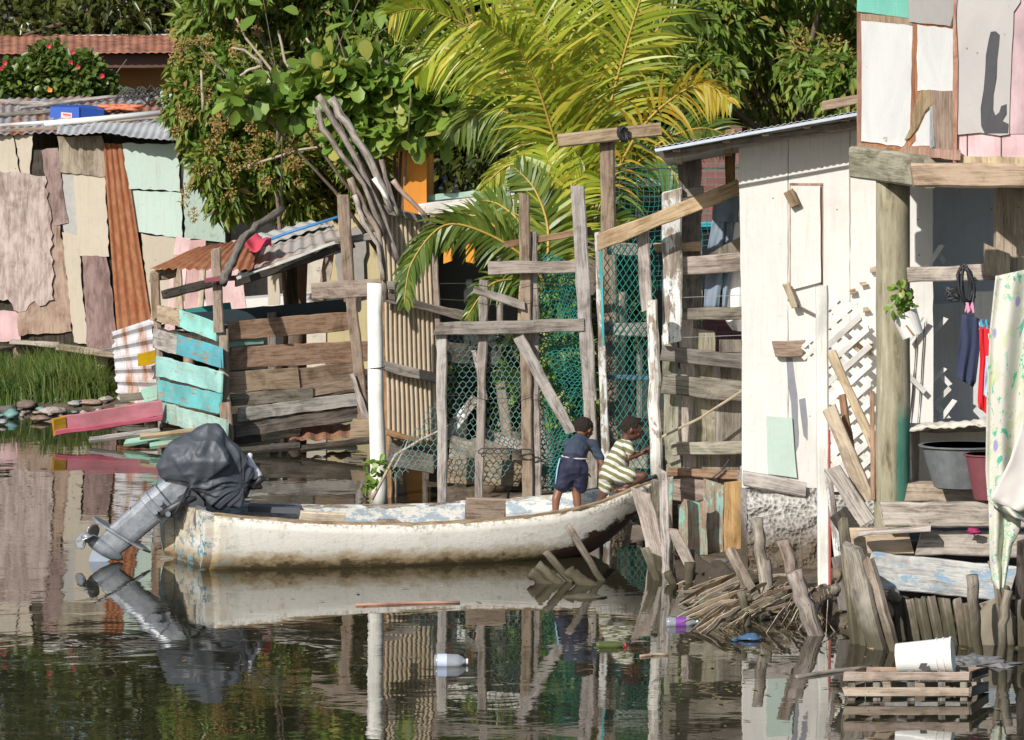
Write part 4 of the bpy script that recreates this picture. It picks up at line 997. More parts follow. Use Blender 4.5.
O('wire_net', net([(438, 332), (486, 334), (520, 332), (522, 440), (505, 478), (470, 480), (440, 470), (412, 470), (392, 480), (388, 455), (420, 425), (438, 395)], YF + .02, 'hex', 3.0, 5.2, .0046, .15, 4, 3, .04), TEALD, f, 'dull teal chicken wire')
TN = O('green_net', net([(536, 254), (580, 262), (596, 470), (598, 505), (534, 488), (530, 330)], YF + .14, 'hex', 2.3, 3.8, .0062, .2, 9, 5, .06), TEALN, f, 'bright teal netting')
O('green_net', net([(538, 262), (575, 264), (585, 350), (592, 480), (540, 486), (536, 400)], YF + .3, 'hex', 2.6, 4.3, .0058, .2, 12, 15, .1), TEALN, f)
O('chain_link', net([(604, 244), (654, 238), (654, 500), (610, 505)], YF + .04, 'dia', 3.2, 5., .0055, .05, 2, 6, 0), TEALN, f, 'teal chain-link wire')
for y in (283, 300, 395): O('wire', MB().tube([P(440 + 15 * i, y + R.uniform(-1, 1) + (4 if i in (3, 4, 5) else 0), YF - .05) for i in range(12)], .003, 4), WIRE, f)
O('wire_loop', MB().tube([P(480 + 6 * math.cos(i * .8) + i, 451 + 3 * math.sin(i * .8), YF - .1) for i in range(34)], .007, 5), WIRE, f)
O('wire_loop', MB().tube([P(522 + 9 * math.cos(i * .8) + i * .2, 452 + 3 * math.sin(i * .8), YF - .1) for i in range(24)], .007, 5), WIRE, f)
g2 = thing('garden_net', 'green garden netting stretched behind the diagonal rail below the T-shaped post', 'net', base_of(670, 0, 46))
O('mesh', net([(612, 165), (745, 160), (745, 290), (612, 290)], 46, 'sq', 5, 5, .0035, .1, 5, 9, .05), TEALN, g2)
O('top_line', MB().tube([P(612 + 10 * i, 168 + R.uniform(-1, 1), 46) for i in range(14)], .009, 5), WIRE, g2)

# yard clutter seen through the nets
for i, (x1, y1, x2, y2, w, m, Y, l2) in enumerate((
    (444, 352, 500, 356, 20, DARKW, 45.4, 'wide dark board high behind the chicken wire'),
    (450, 448, 516, 470, 26, GREYW, 45.0, 'broad slanting board low behind the chicken wire'),
    (498, 370, 508, 440, 10, BRNG, 45.1, 'upright brown stump behind the chicken wire'),
    (462, 410, 460, 500, 12, DARKW, 45.3, 'dark upright post behind the small white brace'),
    (474, 350, 486, 400, 5, PALEW, 44.9, 'thin pale slat hanging behind the chicken wire'),
    (610, 388, 650, 446, 7, GREYW, 44.9, 'slanting grey slat behind the chain-link wire'),
    (608, 420, 656, 424, 9, GREYW, 45.0, 'level grey rail behind the chain-link wire'),
    (560, 450, 660, 462, 18, BRNG, 45.4, 'long brown board behind the boys'),
    (545, 360, 548, 490, 12, GREYD, 45.2, 'dark upright board behind the bright teal netting'),
    (430, 470, 610, 492, 22, DARKW, 45.6, 'long low board at the back of the yard'))):
    loose('yard_board', l2, 'board', pk(MB(), x1, y1, x2, y2, w, Y, t=.05), m, 'boards in the yard behind the wire fence')
mb = MB(); loose('tree_stump', 'dark rough tree stump behind the chain-link wire', 'stump', stick(MB(), [(617, 290), (612, 380), (618, 500)], 44.3, [.12, .14, .18], 10, .12), TANW, smooth=True)
mb = lump(P(500, 462, 45), .35, .3, .3, 3, .5, 20)
loose('rock', 'rounded tan rock behind the low board of the wire fence', 'rock', mb, plain('tan_rock', (.2, .155, .11), .9, var=.3), smooth=True)
cl = clump_px([(570, 380, 26, 60), (556, 300, 20, 30), (560, 350, 18, 25)], 44.7, .3)
v = thing('yard_bush', 'bright leafy bush growing behind the teal netting', 'bush', base_of(565, 0, 44.7))
O('stem', stick(MB(), [(566, 505), (568, 400), (560, 320)], 44.7, .04), BARK, v); leaves('foliage', LEAF_A, v, cl, 900, .16, .1, .4, 'long', 8, .2)
v = thing('climbing_plant', 'heart-leaved plant climbing inside the chicken wire', 'plant', base_of(510, 0, 43.6))
O('stem', stick(MB(), [(508, 500), (512, 440), (505, 372)], 43.8, .015), BARK, v); leaves('foliage', LEAF_A, v, clump_px([(503, 372, 9, 8), (512, 390, 6, 8), (520, 384, 7, 6)], 43.6, .1), 26, .13, .12, .3, 'round', 8, .1)
v = thing('yard_bush', 'dark low bush behind the middle of the wire fence', 'bush', base_of(480, 0, 46.3))
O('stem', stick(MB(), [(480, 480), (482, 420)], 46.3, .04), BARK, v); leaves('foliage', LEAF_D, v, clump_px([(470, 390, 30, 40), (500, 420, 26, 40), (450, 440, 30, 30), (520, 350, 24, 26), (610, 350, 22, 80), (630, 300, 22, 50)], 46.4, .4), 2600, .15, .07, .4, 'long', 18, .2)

# T-shaped post
t = thing('crossbar_post', 'tall T-shaped wooden post with a black rope knot at its crossbar', 'post', base_of(610, 0, 44.2))
O('upright', pk(MB(), 607, 140, 613, 480, 15, 44.2, t=.14, jit=.002), BRNW, t)
O('crossbar', pk(MB(), 558, 141, 661, 129, 13.5, 44.05, t=.12, jit=.002, cut=.05), BRNG, t)
mb = MB(); mb.tube([P(623 + 4.5 * math.cos(i * .9) + 1.5 * math.sin(i * .37), 134 + 7.5 * math.sin(i * .9 + .2 * i / 10), 43.93 + .02 * math.sin(i)) for i in range(40)], .012, 6)
mb2 = MB(); mb2.tube([P(626, 134, 43.95), P(645, 148, 43.5), P(677, 163, 43.0)], .009, 5)
O('rope_knot', mb, BLACK, t, smooth=True); O('rope_line', mb2, WIRE, t, smooth=True)
# gate / slatted fence right of the nets
YG = 41.2
g = thing('slatted_fence', 'rough grey slatted fence between the chain link and the white shed', 'fence', base_of(700, 0, YG))
def gp(name, x1, y1, x2, y2, w, m, dy=0, t_=.05, label=None, **kw): return O(name, pk(MB(), x1, y1, x2, y2, w, YG + dy, t=t_, **kw), m, g, label)
gp('diagonal_rail', 598, 243, 741, 186, 15, TANW, -.5, .06)
gp('post', 642, 226, 647, 310, 12, PALEW, -.35, .08)
O('post', stick(MB(), [(652, 300), (654, 380), (657, 480), (660, 600)], YG - .55, [.055, .06, .065, .07], 9, .06), wood('white_stump_paint', (.2, .17, .13), (.4, .35, .28), paint=(.72, .7, .64), peel=.47, low=.9), g, label='rounded white-painted post')
gp('post', 672, 190, 672, 342, 20, WHTP, -.1, .12, label='peeling white square post')
mb = MB().pp([(678, 160), (683, 143), (690, 140), (690, 160), (694, 148), (701, 152), (703, 330), (684, 330)], YG + .2, .12, .01)
O('post', mb, GREYD, g, label='dark notched post')
gp('post', 730, 130, 730, 200, 10, BRNW, .3)
for x1, y1, x2, y2, w, m in ((669, 335, 676, 565, 15, GREYW), (686, 320, 690, 480, 14, PALEW), (703, 330, 706, 490, 24, GREYW), (731, 340, 730, 482, 22, GREYD), (718, 360, 720, 485, 8, PALEW)):
    gp('upright_board', x1, y1, x2, y2, w, wood('greenish_grey_wood', (.17, .16, .11), (.36, .34, .26)) if m is GREYW else m, .18, .04)
for x1, y1, x2, y2, w, m in ((664, 267, 742, 262, 19, GREYW), (670, 196, 704, 190, 9, GREYD), (671, 314, 743, 313, 12, GREYD), (661, 353, 745, 362, 15, GREYD), (662, 384, 745, 392, 20, GREYD), (672, 449, 746, 447, 13, wood('greenish_grey_wood', (0, 0, 0), (0, 0, 0))), (655, 248, 700, 246, 10, TANW), (668, 472, 746, 475, 9, BRNW), (668, 486, 706, 492, 26, BRNG)):
    gp('rail', x1, y1, x2, y2, w, m, -.02 if y1 != 486 else .03, .06, cut=.25)
O('rail', MB().pp([(706, 256), (724, 245), (742, 236), (742, 254), (706, 262)], YG - .03, .05, .008), GREYD, g)
mb = MB(); mb.tube([P(650, 443, YG - .2), P(700, 418, YG - .25), P(745, 389, YG - .2)], .014, 6); O('thin_stick', mb, TANW, g)
for y in (296, 336): O('wire', MB().tube([P(668, y + 2, YG - .1), P(745, y - 1, YG - .1)], .004, 4), plain('steel_wire', (.4, .4, .4), .4, .8), g)
mb = MB(); mb.tube([P(729, 460, YG - .05), P(722, 470, YG - .1), P(712, 478, YG - .1)], .012, 6); O('cable', mb, BLACK, g)
mb = MB(); mb.tube([P(640, 483, YG - .4), P(655, 476, YG - .65), P(664, 470, YG - .3), P(668, 480, YG - .3)], .016, 6)
loose('mooring_rope', 'black mooring rope from the bow to the white-painted post', 'rope', mb, BLACK, smooth=True)
# laundry on the fence
def cloth(outline_l, outline_r, Y, folds=4, amp=.03, nu=26, nv=26, su=1., bulge=.0, ph=0.):
    """cloth hanging between a left and a right edge polyline (same number of points), with real folds"""
    def ip(pl, v):
        q = v * (len(pl) - 1); k = min(int(q), len(pl) - 2); f_ = q - k
        return pl[k][0] + (pl[k + 1][0] - pl[k][0]) * f_, pl[k][1] + (pl[k + 1][1] - pl[k][1]) * f_
    def fn(u, v):
        l = ip(outline_l, v); r = ip(outline_r, v)
        k = math.sin(u * folds * 2 * math.pi + ph + 1.3 * mnoise.noise(V((u * 2, v * 2, ph)))) * amp * (.35 + .65 * v)
        k += amp * 1.3 * mnoise.noise(V((u * 3 + ph, v * 2.5, 1)))
        return P(l[0] + (r[0] - l[0]) * u, l[1] + (r[1] - l[1]) * u, Y + k - bulge * math.sin(u * math.pi))
    return MB().grid(fn, nu, nv, su, su)
GT = plain('grey_blue_denim', (.2, .25, .31), .9, var=.1)
tr = thing('trousers', 'grey-blue trousers hung upside-up behind the slatted fence', 'trousers', base_of(720, 0, 41.9))
O('waist', cloth([(714, 194), (712, 222)], [(738, 196), (738, 222)], 41.36, 1.5, .03), GT, tr, solid=.012, smooth=True)
O('trouser_leg', cloth([(712, 221), (706, 260), (704, 308)], [(725, 221), (723, 260), (719, 308)], 41.36, 1, .04), GT, tr, solid=.012, smooth=True)
O('trouser_leg', cloth([(725, 221), (724, 260), (722, 308)], [(738, 221), (734, 260), (727, 308)], 41.38, 1, .04, ph=2), GT, tr, solid=.012, smooth=True)
loose('white_shirt', 'white cloth hanging beside the grey-blue trousers', 'cloth', cloth([(737, 196), (731, 230), (727, 300), (726, 322), (733, 330)], [(746, 196), (747, 230), (746, 300), (746, 326), (744, 332)], 41.4, 1.5, .04), plain('white_cotton', (.75, .74, .72), .9, var=.05), solid=.01, smooth=True)
# lower bulkhead boards under the slatted fence
bk = thing('bulkhead', 'patched bulkhead of green-painted and brown boards holding the bank', 'bulkhead', base_of(705, 0, 40.3))
O('board', pk(MB(), 667, 478, 667, 600, 12, 40.35, t=.05), TURP, bk); O('board', pk(MB(), 714, 482, 712, 572, 21, 40.25, t=.05), TURP, bk)
O('board', MB().pp([(679, 508), (684, 500), (700, 503), (706, 500), (708, 580), (690, 584), (679, 575)], 40.0, .05, .008), TURP, bk)
O('board', pk(MB(), 733, 482, 733, 578, 18, 40.25, t=.06), wood('warm_brown_board', (.3, .17, .08), (.48, .3, .16)), bk)
O('board', pk(MB(), 676, 560, 760, 572, 40, 40.6, t=.05), BRNG, bk); O('board', pk(MB(), 742, 488, 748, 550, 14, 40.4, t=.05), GREYD, bk)
O('board', pk(MB(), 676, 535, 760, 520, 60, 40.9, t=.05), DARKW, bk)

# ------------------------------------------------------------------ white shed
YS = 39.3
sh = thing('white_shed', 'tall white-painted board shed with a tin lean-to roof on a concrete foot', 'shed', base_of(830, 0, YS + .5))
zt = lambda x: 133 - (x - 738) * .128
def ps(name, pts, mat, dy=0, th=.02, rough=.004, label=None): return O(name, MB().pp(pts, YS - dy, th, rough), mat, sh, label)
sheets = [(738, 788), (788, 850), (850, 908)]
for a, b_ in sheets:
    ps('wall_sheet', [(a + .3, zt(a)), (b_ - .3, zt(b_)), (b_ - .3, 492), (a + .3 + (6 if a == 738 else 0), 478 if a == 738 else 492)], WHITE, 0, .03, .003)
# side and back walls (skewed away)
A = P(740, 0, YS); B = P(908, 0, YS); zlo = P(0, 488, YS).z; zhi = P(0, 128, YS).z
mb = MB(); mb.hexa([(A.x + .02, YS + .035, zlo), (B.x, YS + .035, zlo), (B.x, YS + .035, zhi - .1), (A.x + .02, YS + .035, zhi - .1), (A.x + .35, YS + 2.2, zlo), (B.x + .3, YS + 2.2, zlo), (B.x + .3, YS + 2.2, zhi - .45), (A.x + .35, YS + 2.2, zhi - .45)])
O('wall', mb, WHITE, sh)
mb = MB(); mb.hexa([P(655, 151, 38.75), P(872, 112, 38.75), P(872, 109.5, 38.75), P(655, 148.5, 38.75), P(668, 166, 41.6), P(872, 128, 41.6), P(872, 126, 41.6), P(668, 164, 41.6)])
O('roof', mb, ZINC, sh)
def roofpt(u, v):
    p = P(655 + 217 * u, 147.5 - 39 * u, 38.7).lerp(P(668 + 204 * u, 163 - 38 * u, 41.65), v); return p + V((0, 0, .006 * math.sin(u * 34 * 6.283)))
O('roof_sheet', MB().grid(roofpt, 210, 4, 5, 3), ZINC, sh, solid=.004)
for x in (676, 726, 765, 806, 845): O('rafter', pk(MB(), x, 151.5 - (x - 655) * .18, x + 3, 166 - (x - 655) * .18, 8, 38.85, 41.5, t=.06, n=(0, 0, 1)), TANW, sh)
O('roof_edge', pk(MB(), 655, 150.5, 872, 111.5, 3.2, 38.68, t=.02, jit=.001), plain('bright_zinc', (.6, .66, .74), .4, .2), sh)
loose('roof_board', 'short brown board lying on the tin roof beside the stilt house', 'board', pk(MB(), 822, 106, 862, 98, 9, 39.6, t=.04), BRNG)
O('purlin', pk(MB(), 664, 155, 868, 121, 8, 39.1, t=.06), GREYW, sh)
# door
ps('door', [(791, 186), (820, 186), (821, 282), (791, 290)], WHITE, .035, .025, .002, 'narrow white door leaf')
for q in ([(789.5, 186), (791.3, 186), (791.3, 288), (789.5, 288)], [(820.5, 185), (823, 185), (823, 285), (820.5, 285)], [(789.5, 183), (823, 183.2), (823, 185.4), (789.5, 185.2)]):
    ps('door_gap', q, wood('raw_edge_wood', (.2, .12, .07), (.38, .24, .15)), .006, .008, .001)
O('door_block', pk(MB(), 788, 191, 795, 206, 10, YS - .08, t=.06, cut=.1), BRNW, sh)
O('batten', pk(MB(), 774, 349, 803, 348, 16, YS - .06, t=.05), BRNG, sh); O('batten', pk(MB(), 786, 284, 795, 307, 7, YS - .1, t=.04), TANW, sh)
O('batten', pk(MB(), 788, 300, 817, 316, 2, YS - .05, t=.03), GREYW, sh)
ps('mint_patch', [(766, 416), (792, 418), (797, 478), (768, 474)], MINTL, .03, .02, .004)
PAINTG = plain('grey_paint', (.24, .25, .28), .7)
ps('paint_streak', [(786, 357), (792, 358), (795, 380), (797, 420), (799, 445), (796, 452), (793, 420), (788, 385)], PAINTG, .004, .003, .015); ps('paint_streak', [(799, 400), (804, 398), (807, 420), (808, 440), (803, 436)], PAINTG, .004, .003, .015)
for x, y in ((863, 284), (853, 292), (866, 310), (873, 270)): O('patch_block', pk(MB(), x - 3, y, x + 3, y - 1, 5, YS - .05, t=.03), TANW, sh)
# lattice in front of the shed wall, right part
lt = thing('lattice_panel', 'white criss-cross lattice panel fixed beside the tall white post', 'lattice', base_of(850, 0, 39.0))
zone = [(826, 296), (850, 300), (870, 330), (872, 470), (826, 480)]
def lattice(parent, poly, Y, pitch, w, mat, ang=.9):
    xs_ = [p[0] for p in poly]; ys_ = [p[1] for p in poly]; n = 0
    for sg in (1, -1):
        c0 = min(ys_) - 120
        while c0 < max(ys_) + 120:
            run = None; segs = []
            for k in range(0, 240):
                x = min(xs_) + (max(xs_) - min(xs_)) * k / 239; y = c0 + sg * ang * (x - min(xs_)) * 1.0
                if inpoly(x, y, poly):
                    if run is None: run = (x, y)
                    last = (x, y)
                elif run: segs.append((run, last)); run = None
            if run: segs.append((run, last))
            for a, b_ in segs:
                if math.hypot(a[0] - b_[0], a[1] - b_[1]) > 5:
                    O('slat', pk(MB(), a[0], a[1], b_[0], b_[1], w, Y + (.012 if sg > 0 else -.012), t=.014, cut=.8, jit=.001), mat, parent)
            c0 += pitch
LATW = wood('lattice_paint', (.4, .34, .26), (.55, .48, .4), paint=(.78, .76, .72), peel=.36)
lattice(lt, zone, 38.95, 19, 6, LATW)
lattice(lt, [(803, 340), (815, 335), (815, 360), (803, 362)], 38.95, 12, 4, LATW)
# shed backing seen through the lattice: brown boards
ps('inner_board', [(852, 340), (873, 344), (873, 356), (852, 352)], TANW, .01, .01)
O('sill_board', pk(MB(), 743, 478, 806, 490, 14, YS - .12, t=.1), PALEW, sh)
s = NT('rough_concrete'); ob = s.obj(); vo = s.new('ShaderNodeTexVoronoi'); s.put(vo.inputs[0], ob); vo.inputs['Scale'].default_value = 26
nn = s.noise(ob, 9, 6, .75); c = s.ramp(s.math('ADD', s.math('MULTIPLY', vo.outputs[0], .5), s.math('MULTIPLY', nn, .6)), [(.3, (.2, .19, .18)), (.5, (.42, .4, .37)), (.75, (.66, .63, .6))])
z = s.new('ShaderNodeSeparateXYZ'); s.put(z.inputs[0], s.new('ShaderNodeNewGeometry').outputs['Position'])
c = s.mix(s.step(s.math('ADD', z.outputs[2], s.math('MULTIPLY', nn, -.5)), .45, .05), c, (.13, .1, .07))
s.bump(s.math('ADD', nn, vo.outputs[0]), 1, .03); CONC = s.fin(c, .95)
a = P(746, 487, YS); b_ = P(826, 487, YS)
mb = MB(); nx_ = 30
mb.grid(lambda u, v: V((a.x + (b_.x - a.x) * u, YS + .0 - .25 * (1 - v) - .1 + .06 * mnoise.noise(V((u * 5, v * 8, 0))), a.z * v + .0)), 30, 30, 1, 1)
mb.grid(lambda u, v: V((a.x + .02 * mnoise.noise(V((0, v * 6, 3))), YS - .1 - .25 * (1 - v) + 1.6 * u, a.z * v)), 8, 12, 1, 1)
mb.box((a.x + .05, YS + .05, 0), (P(910, 0, YS).x, YS + 1.9, a.z - .02))
O('concrete_foot', mb, CONC, sh, smooth=False)
# tall white post
t = thing('tall_white_post', 'slim white post with a thin red edge in front of the white shed', 'post', base_of(823, 0, 37.9))
O('shaft', pk(MB(), 822, 286, 824, 612, 12, 37.9, t=.11, jit=.002), wood('gloss_white_post', (.4, .34, .28), (.55, .5, .44), paint=(.8, .79, .74), peel=.33), t)
O('red_edge', pk(MB(), 829.2, 430, 830.4, 612, 1.6, 37.87, t=.08, jit=.001), plain('red_edge_paint', (.4, .06, .05), .6), t)
for x1, y1, x2, y2, w, m, Y, l2 in ((831, 352, 900, 503, 9.5, TANW, 37.3, 'long thin tan plank leaning against the round log'), (829, 408, 868, 500, 15, TANW, 37.6, 'wide tan plank leaning between white post and log'),
        (832, 468, 868, 522, 17, GREYW, 37.4, 'short grey plank leaning under the wide tan plank'), (842, 395, 862, 520, 8, BRNW, 37.8, 'narrow brown plank behind the leaning tan planks'),
        (828, 470, 838, 560, 8, WHTP, 37.5, 'peeling white stick beside the slim white post'), (872, 392, 873, 500, 6, BRNW, 36.7, 'upright brown slat touching the round log')):
    loose('leaning_plank', l2, 'plank', pk(MB(), x1, y1, x2, y2, w, Y, Y - .15, t=.04), m, 'planks leaning beside the white shed')
# ------------------------------------------------------------------ stilt house at the right
YL2 = lin(857, 37.2, 955, 34.9); YR2 = lin(955, 34.9, 1100, 34.5)
sh2 = thing('stilt_house', 'upper storey of a patched white, mint and pink board house raised on a round log', 'house', base_of(985, 0, 36.5))
def q2(name, pts, mat, dy=0, th=.02, rough=.004, label=None, f=YL2): return O(name, MB().pp(pts, (lambda x: f(x) - dy), th, rough), mat, sh2, label)
FRM = wood('brown_frame', (.3, .15, .08), (.48, .28, .17)); WH2 = panelm('bright_white_board', (.78, .775, .75), (.5, .42, .34), .12, streaks=.1)
GRB = panelm('pale_grey_board', (.46, .435, .415), (.35, .33, .31), .15, streaks=.1); MT2 = panelm('mint_green_board', (.2, .58, .46), (.6, .7, .6), .1)
q2('backing', [(857, -40), (955, -30), (955, 162), (857, 147)], FRM, -.04, .05, .001)
q2('frame_strip', [(857, 12), (861, 13), (861, 146), (857, 145)], FRM, .03, .04); q2('frame_strip', [(858, 13), (912, 18), (912, 25), (858, 20)], FRM, .025, .03)
q2('frame_strip', [(912.5, 24), (917, 24), (915, 140), (910, 146)], FRM, .025, .03); q2('frame_strip', [(857, 143), (903, 150), (903, 155), (857, 148)], FRM, .035, .05)
q2('wall_board', [(857, -40), (908, -40), (908, 18), (857, 11)], MT2, .04, label='mint green board'); q2('wall_board', [(908, -40), (957, -40), (955, 10), (950, 26), (909, 22)], GRB, .045, label='pale grey board')
q2('wall_board', [(861, 20), (912, 25), (911, 100), (909, 135), (903, 147), (861, 141)], WH2, .02, rough=.006, label='tall white board'); q2('wall_board', [(917, 25), (955, 29), (955, 91), (917, 91)], WH2, .02, rough=.006, label='short white board')
q2('wall_board', [(916, 100), (932, 100), (932, 146), (911, 146)], WH2, .0)
q2('curved_scrap', [(921, 90), (929, 90), (934, 104), (930, 106), (924, 112), (917, 128), (910, 138), (904, 140), (911, 126), (914, 108)], wood('warm_brown_scrap', (.3, .2, .12), (.5, .36, .24)), .06)
q2('wall_board', [(928, 90), (955, 91), (955, 158), (936, 156), (932, 110)], wood('warm_brown_scrap', (0, 0, 0), (0, 0, 0)), .05, label='bare tan board'); q2('edge_strip', [(929.5, 106), (932, 106), (932.5, 148), (930, 148)], BLUP, .07)
q2('edge_strip', [(902, 146), (956, 150), (956, 160), (902, 154)], FRM, .08, .04)
q2('nail_plate', [(883, 137), (887, 137), (887, 142), (883, 142)], GRB, .03, .01)
q2('wall_board', [(955, 130), (1100, 132), (1100, 158), (955, 158)], PINKL, .0, f=YR2, label='pale pink boards')
for x in (967, 1001): q2('board_joint', [(x - .4, 132), (x + .4, 132), (x + .4, 168), (x - .4, 168)], DARKW, .012, .01, f=YR2, rough=0)
q2('wall_board', [(1012, -40), (1100, -40), (1100, 134), (1008, 134), (1010, 60), (1013, 10)], PINKL, .01, f=YR2)
q2('wall_board', [(956, -40), (1022, -40), (1020, 2), (1014, 12), (1012, 50), (1010, 90), (1009, 134), (1000, 136), (980, 133), (955, 135)], GRB, .03, f=YR2, label='pale grey sheet with a black paint mark')
q2('paint_mark', [(988, 38), (991, 33), (995, 32), (1000, 35), (999, 45), (998, 60), (996, 78), (994, 95), (993, 110), (996, 116), (999, 112), (1001, 105), (1007, 104), (1006, 114), (1003, 120), (1009, 124), (1008, 134), (985, 133), (981, 126), (982, 108), (983, 90), (985, 70), (986, 55)], plain('black_brush_paint', (.06, .06, .065), .7), .034, .003, .012, f=YR2)
q2('raw_edge', [(955, 156), (1100, 158), (1100, 168), (955, 168.5)], TANW, .015, f=YR2)
q2('corner_strip', [(953, -40), (957, -40), (956, 20), (958, 60), (956, 168), (953, 168)], FRM, .05, .06, f=YR2)
mb = MB(); z2 = P(0, 150, 35.6).z; A = P(857, 0, 37.2); B = P(955, 0, 34.9); C2 = P(1100, 0, 34.5)
mb.prism([V((A.x + .02, A.y + .06, z2)), V((B.x, B.y + .06, z2)), V((C2.x, C2.y + .06, z2)), V((C2.x + .5, 39, z2)), V((A.x + 1.2, 39.6, z2))], .0) if False else None
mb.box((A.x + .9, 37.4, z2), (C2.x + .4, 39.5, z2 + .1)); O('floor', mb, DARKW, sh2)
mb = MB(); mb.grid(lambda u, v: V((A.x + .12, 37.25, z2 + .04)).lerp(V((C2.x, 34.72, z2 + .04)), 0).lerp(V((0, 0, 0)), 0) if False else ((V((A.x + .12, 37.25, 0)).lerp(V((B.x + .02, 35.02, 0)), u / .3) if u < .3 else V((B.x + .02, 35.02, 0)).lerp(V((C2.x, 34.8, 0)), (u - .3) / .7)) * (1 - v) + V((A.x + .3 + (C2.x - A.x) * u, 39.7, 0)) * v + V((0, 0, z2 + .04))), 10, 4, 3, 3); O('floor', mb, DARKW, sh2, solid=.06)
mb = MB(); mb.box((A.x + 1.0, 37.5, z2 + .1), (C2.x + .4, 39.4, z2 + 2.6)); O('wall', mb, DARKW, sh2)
mb = MB(); zt2 = P(0, -60, 36).z; mb.box((A.x - .2, 34.4, zt2 + .3), (C2.x + .5, 39.6, zt2 + .36)); O('roof', mb, ZINC, sh2)
O('floor_beam', pk(MB(), 855, 162, 930, 172, 32, 37.15, 35.4, t=.12, cut=.05, jit=.002), wood('greenish_beam', (.2, .18, .11), (.4, .36, .26)), sh2); O('floor_beam', pk(MB(), 912, 175, 1100, 176, 24, 34.75, t=.14, cut=.2, jit=.003), TANW, sh2)
O('corner_post', MB().pp([(998, 186), (1100, 186), (1100, 272), (1022, 280), (995, 270), (997, 215)], 36.0, .2, .004), wood('tan_square_post', (.26, .19, .13), (.42, .33, .25)), sh2)
O('support_block', MB().pp([(985, 244), (1010, 254), (1010, 285), (985, 272)], 35.9, .1, .004), TANW, sh2)
s = NT('log_bark'); uv = s.uv(); g = s.noise(s.map(uv, (14, 1.4, 1)), 1, 5, .7, .5); n2 = s.noise(s.map(uv, (5, 1.5, 1)), 1, 5, .7)
c = s.ramp(s.math('ADD', s.math('MULTIPLY', g, .5), s.math('MULTIPLY', n2, .5)), [(.36, (.1, .085, .055)), (.46, (.27, .24, .16)), (.6, (.4, .365, .27)), (.68, (.56, .53, .46))])
po = s.new('ShaderNodeNewGeometry').outputs['Position']; sp = s.new('ShaderNodeSeparateXYZ'); s.put(sp.inputs[0], po)
gm = s.math('MULTIPLY', s.step(s.math('ADD', sp.outputs[2], s.math('MULTIPLY', n2, .8)), 2.45, 2.25), s.step(s.math('ADD', sp.outputs[0], s.math('MULTIPLY', g, .12)), 3.54, 3.57))
c = s.mix(s.math('MULTIPLY', gm, .85), c, (.04, .2, .15))
s.bump(g, .7, .01); LOG = s.fin(c, .85, 0, .2)
lg = thing('log_pillar', 'stout round log pillar carrying the stilt house, green paint low on its right side', 'pillar', base_of(893, 0, 36.6))
O('log', stick(MB(), [(893, 172), (893, 350), (892, 510), (892, 560)], 36.6, [.155, .155, .16, .165], 22, .012, wob=.015), LOG, lg, smooth=True)
mb = MB()
def gpt(u, v):
    an = -1.45 + 1.5 * u; y = 403 + 100 * v; c = P(893 - .5 * v, y, 36.6); r = .166 + .003 * v
    return c + V((math.sin(an + .0) * r, -math.cos(an) * r, 0)) if False else c + V((math.sin(.15 + 1.1 * u) * r, -math.cos(.15 + 1.1 * u) * r, 0))
pass

# white-walled bay behind the log: white strip, grey shaded wall
bw = thing('bay_wall', 'pale plank wall in the shade behind the log pillar', 'wall', base_of(950, 0, 38.9))
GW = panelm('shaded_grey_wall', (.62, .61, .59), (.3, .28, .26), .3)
O('plank', MB().pp([(905, 175), (933, 178), (933, 440), (905, 440)], 38.3, .05, .004), WHITE, bw, label='white plank')
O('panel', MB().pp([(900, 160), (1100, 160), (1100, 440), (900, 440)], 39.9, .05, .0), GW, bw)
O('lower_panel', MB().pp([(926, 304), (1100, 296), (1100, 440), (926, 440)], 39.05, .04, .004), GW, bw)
O('panel', MB().pp([(975, 292), (1002, 290), (1002, 352), (975, 352)], 38.6, .03, .004), WHITE, bw)
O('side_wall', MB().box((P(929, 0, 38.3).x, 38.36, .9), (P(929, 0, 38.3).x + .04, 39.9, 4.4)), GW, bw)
for x in (914, 922): O('shadow_stripe', pk(MB(), x + 3, 320, x - 5, 440, 1.2, 38.27, t=.01), DARKW, bw)  # thin dark strips standing in for slanting shadow stripes on the plank
lt2 = thing('broken_lattice', 'broken lattice slats dangling in the shaded bay', 'lattice', base_of(940, 0, 38.3))
for x1, y1, x2, y2 in ((925, 240, 945, 262), (927, 268, 942, 245), (926, 342, 946, 318), (912, 380, 948, 418), (905, 400, 945, 430), (920, 418, 950, 388), (932, 365, 950, 385), (905, 372, 925, 392), (925, 388, 945, 368), (908, 340, 925, 318), (940, 420, 955, 400)):
    O('slat', pk(MB(), x1, y1, x2, y2, 5, 38.2 + (.3 if max(x1, x2) > 944 else 0) + (.02 if y2 > y1 else 0), t=.015, cut=.8, jit=.001), LATW, lt2)
loose('rail', 'weathered rail spanning from the log pillar to the tan square post', 'rail', pk(MB(), 909, 275, 1000, 272, 15, 36.3, 36.0, t=.07), GREYW)
mb = MB()
mb.tube([P(966 + 9 * math.sin(i * .85 + .3) * (.7 + .3 * math.sin(i * .21)), 285 + 19 * math.cos(i * .85) + 2 * math.sin(i), 35.85 + .03 * math.sin(i * .6)) for i in range(46)], .014, 6)
loose('cable_bundle', 'bundle of black cable hooked over the weathered rail', 'cable', mb, BLACK, smooth=True)
mb = MB(); mb.tube([P(952 + 7 * math.sin(i * 1.1), 294 + 6 * math.cos(i * .7) + 2 * math.sin(i * 2), 35.85) for i in range(26)], .016, 6)
loose('cable_knot', 'small knot of black cable hanging left of the bundle', 'cable', mb, BLACK, smooth=True)
